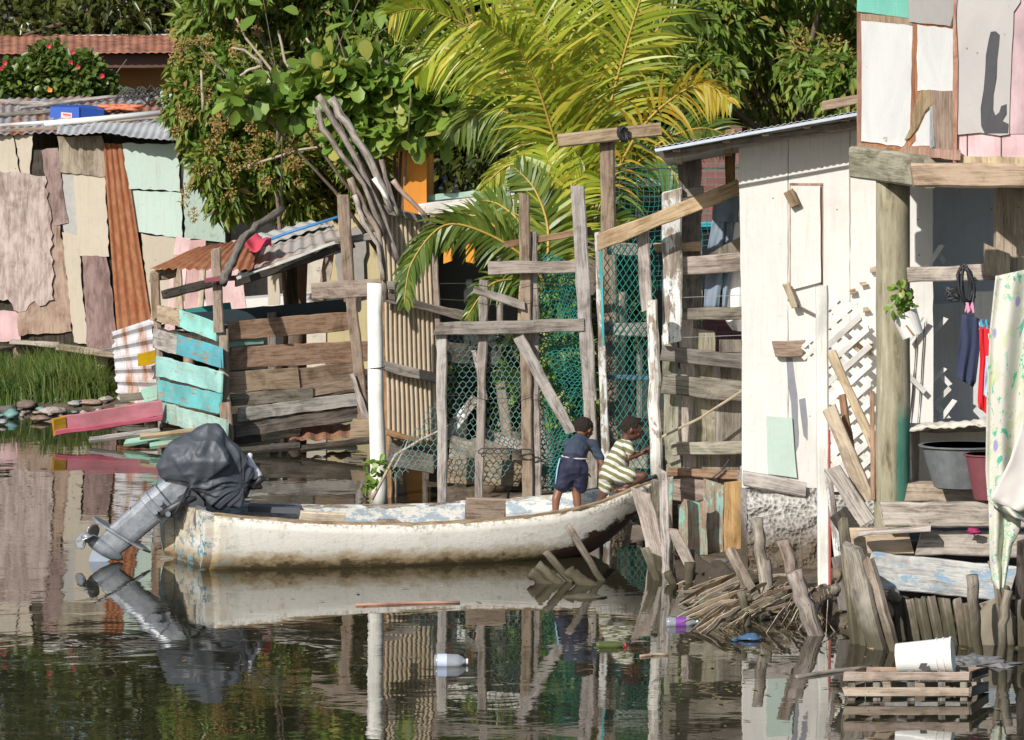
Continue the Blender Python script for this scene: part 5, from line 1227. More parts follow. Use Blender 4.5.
mb = MB(); mb.tube([P(958, 312, 35.8), P(980, 320, 35.8), P(1010, 333, 35.8), P(1100, 345, 35.8)], .004, 5); loose('clothes_line', 'thin line carrying the navy and red laundry', 'line', mb, WIRE)
NAVY = plain('navy_laundry', (.035, .045, .09), .9, var=.1); REDC = plain('red_laundry', (.62, .02, .03), .9, var=.08)
loose('navy_shorts', 'navy blue garment pegged on the line under the cable bundle', 'clothes', cloth([(962, 314), (959, 345), (957, 372), (958, 378)], [(978, 318), (980, 345), (976, 382), (973, 387)], 35.75, 2, .03, ph=1), NAVY, solid=.01, smooth=True)
loose('red_garment', 'bright red garment hanging between the navy one and the printed sheet', 'clothes', cloth([(979, 326), (980, 360), (978, 400), (979, 408)], [(990, 328), (990, 360), (989, 410), (987, 414)], 35.7, 1.5, .025, ph=3), REDC, solid=.01, smooth=True)
loose('pale_blue_cloth', 'strip of pale blue cloth beside the red garment', 'clothes', cloth([(986, 356), (984, 395)], [(994, 356), (992, 402)], 35.6, 1, .02), plain('pale_blue_cotton', (.45, .55, .7), .9), solid=.01, smooth=True)
PEG = [(967, 307, 'pink peg leftmost on the laundry line', (.7, .3, .45)), (972, 307, 'pink peg just right of the leftmost one', (.7, .3, .45)), (981, 324, 'blue peg holding the red garment', (.05, .4, .6)), (986, 324, 'second blue peg near the printed sheet', (.05, .4, .6)), (989, 338, 'cream peg on the red garment', (.7, .62, .45))]
for i, (x, y, l2, c) in enumerate(PEG):
    mb = MB(); pk(mb, x - 1.5, y + 5, x + .5, y - 4, 1.8, 35.72, t=.015); pk(mb, x + 1.5, y + 5, x + .4, y - 4, 1.8, 35.70, t=.015)
    loose('clothes_peg', l2, 'peg', mb, plain('peg_%d' % i if False else l2.split()[0] + '_peg_plastic', c, .5), 'pegs on the laundry line')
# printed sheet
s = NT('printed_sheet'); uv = s.new('ShaderNodeTexCoord').outputs['UV']
vo = s.new('ShaderNodeTexVoronoi'); s.put(vo.inputs[0], s.map(uv, (2.4, 5, 1))); vo.inputs['Scale'].default_value = 2.2
n1 = s.noise(s.map(uv, (3, 6, 1)), 1, 3, .6, 2.5); n2 = s.noise(s.map(uv, (4, 9, 1), (4, 4, 0)), 1, 4, .7, 3.); n3 = s.noise(s.map(uv, (3, 4, 1), (9, 2, 0)), 1, 3)
c = s.mix(s.step(n1, .5, .54), (.6, .57, .5), (.52, .54, .4)); c = s.mix(s.math('MULTIPLY', s.step(n2, .56, .58), s.step(n3, .42, .5)), c, (.08, .42, .28))
c = s.mix(s.math('MULTIPLY', s.step(vo.outputs[0], .23, .16), s.step(n3, .55, .5)), c, (.3, .28, .5)); c = s.mix(s.step(n2, .36, .34), c, (.75, .6, .55))
c = s.mix(s.math('MULTIPLY', s.step(n1, .62, .64), .7), c, (.55, .6, .25)); PRINT = s.fin(c, .9)
ps_ = thing('printed_sheet', 'pale flower-printed sheet hanging at the right edge over the planks', 'sheet', base_of(1010, 0, 34.4))
O('upper_drape', cloth([(996, 276), (990, 330), (987, 400), (986, 470), (988, 500), (1000, 510)], [(1060, 262), (1060, 330), (1058, 400), (1056, 470), (1060, 520), (1062, 540)], 34.4, 2.7, .08, 44, 50, ph=.5), PRINT, ps_, solid=.012, smooth=True)
O('lower_drape', cloth([(988, 490), (989, 520), (990, 560), (992, 580), (997, 590)], [(1022, 500), (1020, 530), (1012, 545), (1008, 565), (1004, 588)], 34.6, 1.6, .05, 26, 30, ph=2), PRINT, ps_, solid=.012, smooth=True)
O('inner_fold', cloth([(990, 500), (1010, 460), (1022, 420)], [(1020, 512), (1040, 505), (1060, 500)], 34.32, 1., .03, 14, 14), plain('cream_lining', (.62, .58, .54), .9, var=.06), ps_, solid=.01, smooth=True)
# hanging pot
pot = thing('hanging_pot', 'white plastic pot with a leafy plant tied to the round log', 'plant pot', P(908, 336, 36.2))
ax = (P(903, 312, 36.22) - P(912, 335, 36.2)).normalized(); c0 = P(913, 336, 36.2)
mb = MB(); mb.tube([c0, c0 + ax * .002, c0 + ax * .2, c0 + ax * .225, c0 + ax * .225, c0 + ax * .17], [.085, .1, .118, .122, .112, .1], 24); O('pot', mb, PVC, pot, smooth=False)
O('soil', MB().tube([c0 + ax * .18, c0 + ax * .2], .108, 16), SOIL, pot); O('stain', MB().pp([(905, 325), (907, 325), (914, 334), (912, 335)], 36.055, .004), plain('brown_stain', (.35, .15, .05), .8), pot)
leaves('foliage', LEAF_A, pot, clump_px([(903, 300, 8, 10), (899, 292, 6, 9), (907, 308, 6, 5), (896, 306, 5, 6)], 36.1, .05), 90, .08, .055, 0, 'round', 9, .1)
# tubs and counter
cn = thing('counter', 'rough counter of boards carrying the tubs in the stilt house bay', 'counter', base_of(950, 0, 36.4))
O('board', MB().pp([(908, 425), (1060, 425), (1060, 482), (912, 482)], 37.2, .04, .006), panelm('cream_counter_board', (.68, .62, .52), (.35, .28, .2), .3), cn)
O('top', pk(MB(), 905, 428, 1060, 426, 7, 37.0, t=.25), PALEW, cn); O('shelf', pk(MB(), 905, 492, 1060, 493, 20, 36.6, t=.3), TANW, cn); O('leg', pk(MB(), 915, 425, 916, 512, 8, 37.0, t=.08), BRNG, cn)
mb = MB().grid(lambda u, v: P(906 + 86 * u, 431 - 6 * u + 5 * math.sin(v * 3.14) * -1 + 2.2 * mnoise.noise(V((u * 6, v * 3, 0))), 36.7 - .15 * math.cos(v * 3.14)) + V((0, 0, .02 * mnoise.noise(V((u * 14, v * 5, 2))))), 60, 12, 1, .3)
loose('rag', 'crumpled pale rag laid along the counter above the tubs', 'cloth', mb, plain('pale_rag', (.6, .55, .48), .9), solid=.02, smooth=True)
def tub(name, label, cx, ytop, ybot, rx_top, rx_bot, Y, mat):
    t = thing(name, label, 'tub', P(cx, ybot, Y)); s_ = Y / F; zt_, zb_ = P(0, ytop, Y).z, P(0, ybot, Y).z; x = (cx - 512) * s_
    a, b_ = rx_top * s_, rx_bot * s_
    prof = [(b_ * .9, zb_), (b_, zb_ + .012), (b_ + (a - b_) * .5, (zt_ + zb_) / 2), (a * .97, zt_ - .01), (a * 1.06, zt_), (a * 1.06, zt_ + .012), (a * .96, zt_ + .012), (b_ + (a - b_) * .4, (zt_ + zb_) / 2), (b_ * .85, zb_ + .02)]
    mb = MB(); mb.tube([V((x, Y, z)) for r, z in prof], [r for r, z in prof], 36)
    # squash in depth
    mb.v = [V((v.x, Y + (v.y - Y) * .75, v.z)) for v in mb.v]
    O('bowl', mb, mat, t, smooth=False); return t
tub('grey_tub', 'wide grey plastic tub on the shelf beside the log pillar', 962, 446, 488, 41, 28, 36.2, plain('grey_tub_plastic', (.14, .15, .155), .6, var=.3, nscale=9, bump=.3))
tub('maroon_tub', 'maroon plastic tub in front of the grey tub, partly behind the printed sheet', 990, 455, 500, 25, 16, 35.6, plain('maroon_tub_plastic', (.17, .05, .06), .5))

# plank revetment on the bank
rv = thing('plank_revetment', 'stack of wide weathered planks, one faded blue, holding the bank below the tubs', 'retaining wall', base_of(930, 0, 35.9))
def r_(name, x1, y1, x2, y2, w, m, Y=35.8, t_=.07, label=None, **kw): return O(name, pk(MB(), x1, y1, x2, y2, w, Y, t=t_, **kw), m, rv, label)
r_('plank', 882, 514, 1040, 515, 25, PALEW, 35.6, .1); r_('plank', 843, 540, 910, 541, 25, TANW, 35.75); r_('plank', 918, 542, 1040, 545, 25, PALEW, 35.7); r_('plank', 858, 533, 930, 528, 5, PALEW, 35.5, .12)
r_('plank', 868, 569, 1012, 585, 36, BLUP, 35.7, .06, 'faded blue wide plank'); r_('plank', 868, 590, 1060, 600, 60, DARKW, 36.3); r_('plank', 838, 512, 870, 560, 20, DARKW, 36.4); r_('plank', 880, 555, 1060, 560, 30, DARKW, 36.2)
r_('plank', 838, 556, 846, 610, 14, GREYD, 36.3)
stk = [(843, 520, 858, 662, 9, WETD, 35.2, 'long thin'), (853, 545, 884, 664, 18, WETW, 34.9, 'broad'), (868, 560, 900, 655, 11, WETW, 34.8, 'leaning'), (850, 555, 870, 660, 8, WETD, 35.1, 'dark'),
       (893, 590, 905, 648, 13, WETD, 35.4, ''), (908, 600, 918, 650, 12, WETW, 35.3, ''), (920, 598, 932, 655, 12, WETD, 35.2, ''), (930, 600, 945, 658, 13, WETW, 35.2, ''), (944, 598, 957, 660, 12, WETD, 35.1, ''),
       (957, 602, 966, 662, 11, WETW, 35.1, ''), (966, 605, 976, 660, 8, WETD, 35.0, ''), (900, 575, 915, 640, 8, DARKW, 35.6, ''), (1006, 590, 1000, 665, 22, WETD, 35.3, ''), (990, 600, 1016, 668, 26, WETW, 35.25, ''), (1020, 600, 1024, 668, 12, WETD, 35.0, '')]
for x1, y1, x2, y2, w, m, Y, _l in stk: O('stake', pk(MB(), x1, y1, x2, y2 + 12, w, Y + .25, Y, t=.08, jit=.012, cut=.7), m, rv)
loose('stake', 'tall round grey stake in front of the faded blue plank', 'stake', stick(MB(), [(972, 575), (975, 620), (981, 680)], 34.7, .055, 9, .05), WETD, 'stakes along the bank', smooth=True)
loose('stake', 'slim stake below the hanging end of the printed sheet', 'stake', stick(MB(), [(1008, 590), (1003, 625), (998, 690)], 34.5, .045, 8, .08), WETW, 'stakes along the bank', smooth=True)
loose('stake', 'thin forked stake between the tall round one and the printed sheet', 'stake', stick(MB(), [(992, 560), (998, 590), (1004, 640), (1004, 670)], 34.9, .035, 8, .12), WETD, 'stakes along the bank', smooth=True)
loose('round_slab', 'rounded grey slab leaning behind the stakes at the right', 'slab', lump(P(995, 632, 35.2), .19, .06, .28, 5, .25, 16), plain('slab_grey', (.22, .19, .14), .9), smooth=True)
cb = thing('charred_board', 'dark upright board at the far right edge behind the sheet', 'board', base_of(1022, 0, 35.2)); O('board', pk(MB(), 1024, 540, 1022, 672, 14, 35.3, t=.06), DARKW, cb)
# rubble, stones at the water line
for i, (x, y, w, h_) in enumerate([(880, 600, 8, 7), (888, 612, 6, 8), (895, 598, 6, 6), (882, 620, 7, 6), (875, 650, 9, 5), (890, 652, 8, 4), (905, 650, 7, 4), (960, 668, 8, 5), (985, 664, 8, 5), (945, 662, 9, 4), (1010, 668, 9, 6), (1018, 655, 7, 8), (860, 660, 8, 4), (920, 655, 9, 4), (835, 590, 6, 6), (838, 575, 5, 7)]):
    Y = 35.5 if y < 640 else 35.0
    loose('bank_stone', 'muddy stone wedged among the stakes of the bank', 'stone', lump(P(x, y, Y), w * Y / F, .08, h_ * Y / F, i + 7, .5, 10), (plain('muddy_stone', (.2, .15, .1), .9, var=.3), plain('brown_stone', (.3, .19, .12), .9), WETD)[i % 3], 'stones among the bank stakes', smooth=True)
loose('plastic_scraps', 'heap of clear and bluish plastic scraps behind the crate', 'plastic', lump(P(977, 665, 34.2), .28, .2, .06, 9, .9, 30), plain('clear_scraps', (.17, .17, .17), .3, var=.5, nscale=20, bump=.8), smooth=False)
for x, y, c, l2 in ((973, 531, (.6, .05, .2), 'magenta rag between the two wide planks'), (879, 616, (.45, .1, .35), 'purple plastic bit between the leaning stakes')):
    loose('rag', l2, 'rag', lump(P(x, y, 35.55), .06, .03, .025, x, .8, 12), plain('magenta_rag' if x > 900 else 'purple_rag', sc3(c, .5), .8), smooth=True)

# fallen palm-leaf heap with stakes
hp = thing('palm_debris', 'heap of dry brown palm fronds along the waterline below the concrete foot', 'dry fronds', base_of(770, 0, 38.0))
def arc(x0, y0, dx, dy, h_, Y, w, m=DEADF, par=hp):
    a = P(x0, y0, Y); n = 9; pts = []
    for i in range(n):
        f_ = i / (n - 1); pts.append(P(x0 + dx * f_, y0 + dy * f_ - h_ * math.sin(f_ * math.pi * .85), Y - .25 * f_))
    mb = MB(); b = 0
    sd = V((0, -.35, .94)) * w
    for i_, p_ in enumerate(pts):
        k_ = (1 - (i_ / (n - 1)) ** 2 * .85) * (.6 + .4 * min(1, i_ / 2)); jj = V((0, R.gauss(0, .006), R.gauss(0, .008)))
        mb.v += [p_ + sd / 2 * k_ + jj, p_ - sd / 2 * k_ + jj]
    for i in range(n - 1): mb.face((2 * i, 2 * i + 1, 2 * i + 3, 2 * i + 2), [(0, i * .1), (w, i * .1), (w, i * .1 + .1), (0, i * .1 + .1)])
    return mb
DEADS = [DEADF, wood('dry_palm_leaf_dark', (.1, .075, .05), (.26, .2, .14), gx=20), wood('dry_palm_leaf_pale', (.32, .25, .17), (.58, .48, .36), gx=20)]
for k in range(150):
    g_ = R.random()
    if g_ < .72: x0 = R.uniform(735, 805); y0 = 590 + R.uniform(-18, 22) + (800 - x0) * -.02; dx = -R.uniform(25, 75); dy = R.uniform(2, 34)
    else: x0 = R.uniform(795, 828); y0 = R.uniform(582, 604); dx = R.uniform(-30, 34); dy = R.uniform(18, 36)
    Y = WY(y0 + dy) + .1 + R.uniform(0, .5)
    O('dry_leaf', arc(x0, y0, dx, dy, R.uniform(1, 6), Y, R.uniform(.018, .07)), DEADS[k % 3], hp, solid=.006)
mb = MB().grid(lambda u, v: V(((684 - 512 + 160 * u) * 37.4 / F, float(np.interp(u, [0, .45, 1], [38.7, 37.0, 35.4])) + 1.5 * v + .25 * mnoise.noise(V((u * 6, v * 2, 0))), -.12 + .26 * math.sin(v * 1.57) + .1 * mnoise.noise(V((u * 12, v * 4, 1))))), 60, 14, 3, 1)
O('matted_base', mb, SOIL, hp, smooth=True)
stakes = [([(757, 518), (762, 560), (770, 618)], 37.0, .052, DRIFT, 'weathered round stake standing upright before the concrete foot'), ([(766, 560), (772, 610)], 37.0, .045, GREYD, 'short stake beside the upright one'),
          ([(783, 540), (790, 562), (798, 588)], 36.0, .06, DRIFT, 'stout gnarled stake leaning right near the tall white post'), ([(795, 572), (805, 605), (822, 652)], 35.7, .075, DRIFT, 'thick stump end below the gnarled stake'),
          ([(741, 592), (746, 615), (749, 642)], 36.2, .04, WETD, 'small pointed stake rising from the dry fronds')]
for p_, Y, r, m, l2 in stakes: loose('stake', l2, 'stake', stick(MB(), p_, Y, [r] * len(p_), 9, .12), m, 'stakes before the concrete foot', smooth=True)
loose('leaning_plank', 'mossy squared plank slanting down through the dry fronds', 'plank', pk(MB(), 731, 551, 768, 622, 10, 37.6, 36.6, t=.09), WETW)
for x1, y1, x2, y2, w, m, Y, l2 in ((641, 490, 658, 565, 17, PALEW, 40.0, 'split pale plank standing under the bow'), (663, 470, 667, 600, 9, PALEW, 39.5, 'narrow silvery plank right of the bow'), (655, 555, 662, 605, 18, WETD, 39.6, 'mossy foot of the split plank'),
                                    (672, 530, 706, 595, 11, PALEW, 39.4, 'plank leaning against the green-painted boards'), (645, 548, 668, 610, 8, WETW, 39.0, 'weathered stake crossing in front of the mossy foot')):
    loose('bank_plank', l2, 'plank', pk(MB(), x1, y1, x2, y2, w, Y, t=.06, jit=.01, cut=.7), m, 'planks standing under the bow')
loose('forked_stake', 'forked grey stake in the shallows by the mooring planks', 'stake', stick(MB(), [(668, 572), (676, 590), (682, 622)], 38.8, .045, 8, .12), WETD, smooth=True)
loose('forked_stake', 'upright knobbly stake right beside the forked one', 'stake', stick(MB(), [(690, 562), (688, 590), (683, 625)], 38.8, .055, 8, .15), WETD, smooth=True)
for i, (p_, Y, r, l2) in enumerate((([(567, 525), (585, 553), (608, 592)], 39.0, .035, 'long thin pole slanting out of the water before the bow'), ([(544, 551), (560, 568), (582, 594)], 38.9, .04, 'second slanting pole left of the long thin one'),
        ([(538, 565), (552, 578), (572, 594)], 38.8, .05, 'stubby broken pole in the slanting group'), ([(529, 573), (545, 583), (562, 594)], 38.8, .055, 'leftmost stubby pole of the slanting group'), ([(568, 570), (580, 580), (598, 592)], 38.7, .06, 'thick mossy stump in the slanting group'))):
    loose('slanting_pole', l2, 'pole', stick(MB(), p_, Y, [r] * len(p_), 8, .1), WETW if i != 4 else WETD, 'poles slanting out of the water', smooth=True)
mb = lump(P(585, 597, 37.9), .2, .08, .03, 4, .5, 24); loose('sunken_timber', 'wet timber barely breaking the surface by the slanting poles', 'timber', mb, WETD, smooth=True)
for x, y, c, l2 in ((712, 568, (.08, .15, .3), 'blue plastic scrap on the bank under the brown board'), (722, 562, (.15, .15, .16), 'dark plastic scrap by the blue one'), (704, 581, (.05, .5, .25), 'green plastic lid on the palm debris')):
    Y = 39.3; loose('scrap', l2, 'scrap', lump(P(x, y, Y), .07, .05, .03, x, .7, 12), plain(l2.split()[0] + '_scrap', c, .4), smooth=True)

# ------------------------------------------------------------------ floating things in the foreground
cr = thing('wooden_crate', 'shallow slatted wooden crate standing in the water with a white bucket on it', 'crate', base_of(918, 0, 32.6))
zb1 = .06; Yc_ = 32.4; xl = (846 - 512) * Yc_ / F; xr = (969 - 512) * Yc_ / F
def crate_board(a, b_, w, t_=.02, n=(0, -1, 0), nm='slat', m=None): O(nm, MB().plank(a, b_, w, t_, n=n, jit=.002), m or wood('crate_slat', (.24, .17, .11), (.44, .34, .25)), cr)
DZ = .42
for zz in (.2, .075):
    crate_board(V((xl - .02, Yc_, zz)), V((xr, Yc_, zz)), .07)
    crate_board(V((xl + .2, Yc_ + DZ, zz - .03)), V((xr + .2, Yc_ + DZ, zz - .03)), .07)
    crate_board(V((xr + .01, Yc_ - .01, zz)), V((xr + .2, Yc_ + DZ, zz - .03)), .08, n=(.92, -.4, 0), m=DARKW if zz > .1 else GREYD)
    crate_board(V((xl, Yc_ + .02, zz)), V((xl + .18, Yc_ + DZ, zz - .03)), .07, n=(-.92, -.4, 0))
for f_ in (.02, .22, .5, .75, .93):
    x = xl + (xr - xl) * f_
    crate_board(V((x + .03, Yc_ + .03, .24)), V((x + .03, Yc_ + .03, -.15)), .06 if f_ else .08, .03, nm='upright', m=GREYD)
    crate_board(V((x + .05, Yc_ + .03, .17)), V((x + .22, Yc_ + DZ - .03, .15)), .12, .02, n=(0, 0, 1), nm='base_slat', m=BRNG)
bu = thing('white_bucket', 'white plastic bucket lying on its side on the slatted crate', 'bucket', P(924, 671, 32.7))
a = P(897, 658.5, 32.75); b_ = P(953, 655, 32.65); d = (b_ - a).normalized(); L = (b_ - a).length; r0, r1 = .122, .143
mb = MB(); pr = [(0, r0 * .9), (.002, r0), (.72, r1 - .006), (.725, r1 + .004), (.74, r1 + .004), (.745, r1 - .004), (.84, r1 - .002), (.845, r1 + .006), (.865, r1 + .006), (.87, r1 - .001), (.96, r1), (.965, r1 + .008), (1, r1 + .008), (1.0, r1 - .006), (.5, r0 + .004), (.06, r0 - .01)]
mb.tube([a + d * L * f_ for f_, r in pr], [r for f_, r in pr], 40); O('body', mb, PVC, bu)
O('dirt_patch', MB().pp([(921, 664), (927, 663), (926, 668), (931, 669), (924, 671), (918, 668)], 32.53, .003, .006), plain('black_smudge', (.08, .08, .08), .7), bu)
def bottle(name, label, x1, y1, x2, y2, r, cap, band, mat):
    Y = WY((y1 + y2) / 2) ; t = thing(name, label, 'bottle', base_of((x1 + x2) / 2, 0, Y)); A = P(x1, y1, Y); B = P(x2, y2, Y); A.z = B.z = r * .45
    D = B - A; pr = [(0, .6), (.02, .95), (.1, 1), (.3, .97), (.33, 1), (.6, 1), (.7, .97), (.82, .7), (.9, .36), (.95, .34)]
    O('body', MB().tube([A + D * f_ for f_, k in pr], [r * k for f_, k in pr], 18), mat, t, smooth=True)
    O('cap', MB().tube([A + D * .945, A + D * 1.0], r * .42, 12), plain(cap[0], cap[1], .4), t)
    if band: O('label_band', MB().tube([A + D * band[0], A + D * band[1]], r * 1.03, 18, caps=False), plain(band[2], band[3], .5), t, smooth=True)
CLR = plain('clear_plastic', (.62, .66, .72), .12, var=.15); CLR.node_tree.nodes['Principled BSDF'].inputs['Transmission Weight'].default_value = .6
bottle('plastic_bottle', 'clear plastic bottle floating below the boat', 434, 663, 468, 667, .065, ('clear_cap', (.6, .6, .62)), (.1, .38, 'pale_label', (.5, .58, .75)), CLR)
bottle('plastic_bottle', 'floating bottle with a purple label near the palm debris', 666, 624, 698, 626, .05, ('white_cap', (.7, .7, .7)), (.3, .62, 'purple_label', (.2, .06, .32)), CLR)
GRN = plain('green_glass', (.08, .1, .03), .1)
bottle('glass_bottle', 'green bottle with a red cap floating under the boys', 596, 646, 626, 648, .035, ('red_cap', (.7, .03, .04)), None, GRN)
Y = WY(640); loose('blue_scrap', 'blue plastic scrap floating beside the palm debris', 'scrap', lump(V(((750 - 512) * Y / F, Y, .02)), .1, .08, .035, 8, .6, 14), plain('floating_blue', (.06, .12, .22), .3), smooth=True)
Y = WY(641); loose('blue_scrap', 'tiny blue scrap floating left of the larger blue one', 'scrap', lump(V(((735 - 512) * Y / F, Y, .01)), .035, .04, .015, 18, .6, 10), plain('floating_blue', (0, 0, 0), .3), smooth=True)
def floater(l2, x1, y1, x2, y2, r, m, nm='floating_stick'):
    a = P(x1, y1, WY(y1)); b_ = P(x2, y2, WY(y2)); a.z = b_.z = .005; c = a.lerp(b_, .5) + V((0, .03, .004))
    loose(nm, l2, 'stick', MB().tube([a, a.lerp(c, .5), c, c.lerp(b_, .5), b_], r, 7, .1), m, smooth=True)
floater('reddish stick floating along the boat reflection', 356, 606, 460, 603, .016, wood('red_stick', (.3, .14, .08), (.45, .24, .15)))
floater('long dark stick floating left of the slatted crate', 796, 678, 872, 668, .02, GREYD)
floater('small twig floating under the mooring planks', 640, 657, 668, 655, .014, TANW)
# ------------------------------------------------------------------ boat
bt = thing('rowing_boat', 'old cream fibreglass boat with stained, chipped paint moored by the fence', 'boat', V((-.8, 40.8, 0)))
S0 = V((-3.18, 40.08, 0)); AX = V((.978, .208, 0)).normalized(); NR = V((.208, -.978, 0)).normalized(); LB = 4.78
tk = [0, .12, .25, .45, .62, .75, .85, .93, 1.0]
bb = [.6, .66, .7, .73, .70, .6, .45, .26, .02]; gg = [.56, .5, .45, .42, .44, .475, .54, .64, .74]; kk = [-.1, -.14, -.16, -.16, -.14, -.1, .0, .2, .62]
ip = lambda t, a: float(np.interp(t, tk, a))
def sm(t, a): return (ip(max(0, t - .05), a) + ip(t, a) * 2 + ip(min(1, t + .05), a)) / 4 if .02 < t < .985 else ip(t, a)
def hull(t, u, off=0.):
    """u 0 near gunwale .. 1 far gunwale"""
    a = u * math.pi; b = max(.005, sm(t, bb) - off); g = sm(t, gg); k = sm(t, kk) + off * 1.2
    lat = math.copysign(abs(math.cos(a)) ** .55, math.cos(a)) * b
    dep = math.sin(a) ** .75 if 0 < u < 1 else 0
    fl = 1 - .12 * dep
    z = g - (g - k) * dep
    sk = (.2 if lat > 0 else .33) * lat * (1 - t) ** 3
    p = S0 + AX * (t * LB + sk - .10 * (g - z) * (t > .8) * (t - .8) * 12) + NR * lat * fl
    return V((p.x, p.y, z))
s = NT('aged_hull_paint'); ob = s.new('ShaderNodeNewGeometry').outputs['Position']
z = s.new('ShaderNodeSeparateXYZ'); s.put(z.inputs[0], ob); Z = z.outputs[2]; XX = z.outputs[0]
n1 = s.noise(s.map(ob, (1.5, 1.5, 3)), 1, 6, .7); n2 = s.noise(s.map(ob, (5, 5, 9)), 1, 6, .75); n3 = s.noise(ob, 30, 4, .7); n4 = s.noise(s.map(ob, (22, 22, 2.)), 1, 4, .6)
c = s.mix(n1, (.66, .63, .56), (.8, .79, .73)); c = s.mix(s.math('MULTIPLY', s.step(n2, .55, .72), .6), c, (.42, .33, .2))
c = s.mix(s.math('MULTIPLY', s.step(n4, .55, .75), .35), c, (.45, .36, .24))
zz = s.math('ADD', Z, s.math('MULTIPLY', s.math('SUBTRACT', n2, .5), .35))
c = s.mix(s.math('MULTIPLY', s.step(zz, .2, .1), .85), c, (.36, .25, .11)); c = s.mix(s.step(zz, .1, .035), c, (.09, .065, .03))
zt_ = s.math('ADD', Z, s.math('MULTIPLY', s.math('SUBTRACT', n2, .5), .2))
topw = s.math('SUBTRACT', zt_, s.math('MULTIPLY', s.math('ABSOLUTE', s.math('ADD', XX, .9)), .07))
c = s.mix(s.math('MULTIPLY', s.step(topw, .33, .4), s.step(n3, .45, .6)), c, (.3, .25, .19))
c = s.mix(s.math('MULTIPLY', s.step(n3, .63, .68), .6), c, (.25, .28, .26))
stern = s.step(XX, -2.7, -3.0)
c = s.mix(s.math('MULTIPLY', s.math('MULTIPLY', stern, s.step(n2, .5, .54)), s.step(n3, .4, .5)), c, (.1, .26, .34)); c = s.mix(s.math('MULTIPLY', stern, s.math('MULTIPLY', s.step(n1, .45, .6), .6)), c, (.4, .28, .13))
bow = s.math('SUBTRACT', zz, s.math('MULTIPLY', s.math('SUBTRACT', XX, .35), .42))
c = s.mix(s.math('MULTIPLY', s.step(XX, .3, .4), s.step(bow, .06, .03)), c, s.mix(n2, (.07, .03, .022), (.035, .022, .018)))
s.bump(s.math('ADD', n2, s.math('MULTIPLY', n3, .4)), .5, .012); HULL = s.fin(c, .5, 0, .4)
mb = MB(); mb.grid(lambda u, v: hull(v, u), 36, 60, 2.5, 5); O('hull', mb, HULL, bt, solid=.02, smooth=True)
s = NT('flaking_blue_interior'); ob = s.obj(); n1 = s.noise(s.map(ob, (4, 4, 9)), 1, 7, .8); n3 = s.noise(ob, 25, 3)
c = s.mix(s.math('MULTIPLY', s.step(n1, .5, .54), .85), (.64, .62, .56), (.24, .33, .4)); c = s.mix(s.step(n1, .62, .64), c, (.55, .45, .36)); c = s.mix(s.math('MULTIPLY', s.step(n3, .58, .7), .5), c, (.3, .25, .2)); INN = s.fin(c, .7)
mb = MB(); mb.grid(lambda u, v: hull(.01 + v * .975, u, .045) + V((0, 0, .0)), 36, 60, 2.5, 5); O('inner_hull', mb, INN, bt, smooth=True)
# gunwale: worn wooden rim both sides
GUN = wood('worn_gunwale', (.17, .115, .07), (.38, .29, .2))
for sg, nm in ((0, 'gunwale'), (1, 'gunwale')):
    pts = [hull(i / 50, sg) + V((0, 0, .012)) - NR * (.02 if sg == 0 else -.02) for i in range(51)]
    mb = MB(); n = len(pts); prof = [(-.026, -.02), (.026, -.02), (.026, .012), (-.026, .014)]
    for i, p in enumerate(pts):
        d = (pts[min(i + 1, n - 1)] - pts[max(i - 1, 0)]).normalized(); sd = V((d.y, -d.x, 0)).normalized(); j = R.gauss(0, .004)
        for a, b_ in prof: mb.v.append(p + sd * (a + j) + V((0, 0, b_ + R.gauss(0, .003))))
    for i in range(n - 1):
        for k in range(4): k2 = (k + 1) % 4; A = i * 4; mb.face((A + k, A + k2, A + 4 + k2, A + 4 + k), [(k * .05, i * .1), (k * .05 + .05, i * .1), (k * .05 + .05, i * .1 + .1), (k * .05, i * .1 + .1)])
    mb.face((0, 1, 2, 3), [(0, 0)] * 4); mb.face((n * 4 - 1, n * 4 - 2, n * 4 - 3, n * 4 - 4), [(0, 0)] * 4)
    O(nm, mb, GUN if sg == 0 else WHTP, bt)
# transom with outboard well
mb = MB(); c0 = hull(0, 0); 
ring = [hull(0, i / 24) for i in range(25)]
mb.prism([p + AX * .0 for p in ring], .06); O('transom', mb, HULL, bt)
# two stern lobes either side of the motor well
for u0, u1, nm in ((.0, .3, 'stern_lobe'), (.72, 1., 'stern_lobe')):
    mb = MB(); ring = [hull(0, u0 + (u1 - u0) * i / 10) for i in range(11)]; top = [ring[0], ring[-1]]
    cen = sum(ring, V()) / 11
    o = ring + [V((ring[-1].x, ring[-1].y, ring[0].z)), ] if u0 == 0 else ring + [V((ring[0].x, ring[0].y, ring[-1].z))]
    b = len(mb.v); n = len(o); ex = AX * -.09
    mb.v += [p + V((0, 0, 0)) for p in o] + [cen + (p - cen) * .93 + ex for p in o]
    for i in range(n): j = (i + 1) % n; mb.face((i, j, n + j, n + i), [(0, 0)] * 4)
    mb.face(list(range(n, 2 * n)), [(p.y, p.z) for p in o]); O(nm, mb, HULL, bt)
O('foredeck', MB().grid(lambda u, v: (lambda p, q: V((p.x + (q.x - p.x) * u, p.y + (q.y - p.y) * u, .31 + .1 * v)))(hull(.66 + .27 * v, .06, .05), hull(.66 + .27 * v, .94, .05)), 6, 14, 1, 1), INN, bt, solid=.03)
for tt in (.2, .44):
    a = hull(tt, .1, .05); b_ = hull(tt, .9, .05); a.z = b_.z = .3; O('thwart', MB().plank(a, b_, .2, .03, n=(0, 0, 1)), GUN, bt)
O('splash_board', pk(MB(), 466, 509, 505, 510, 4, 40.3, t=.25, n=(0, -.3, 1)), GUN, bt)
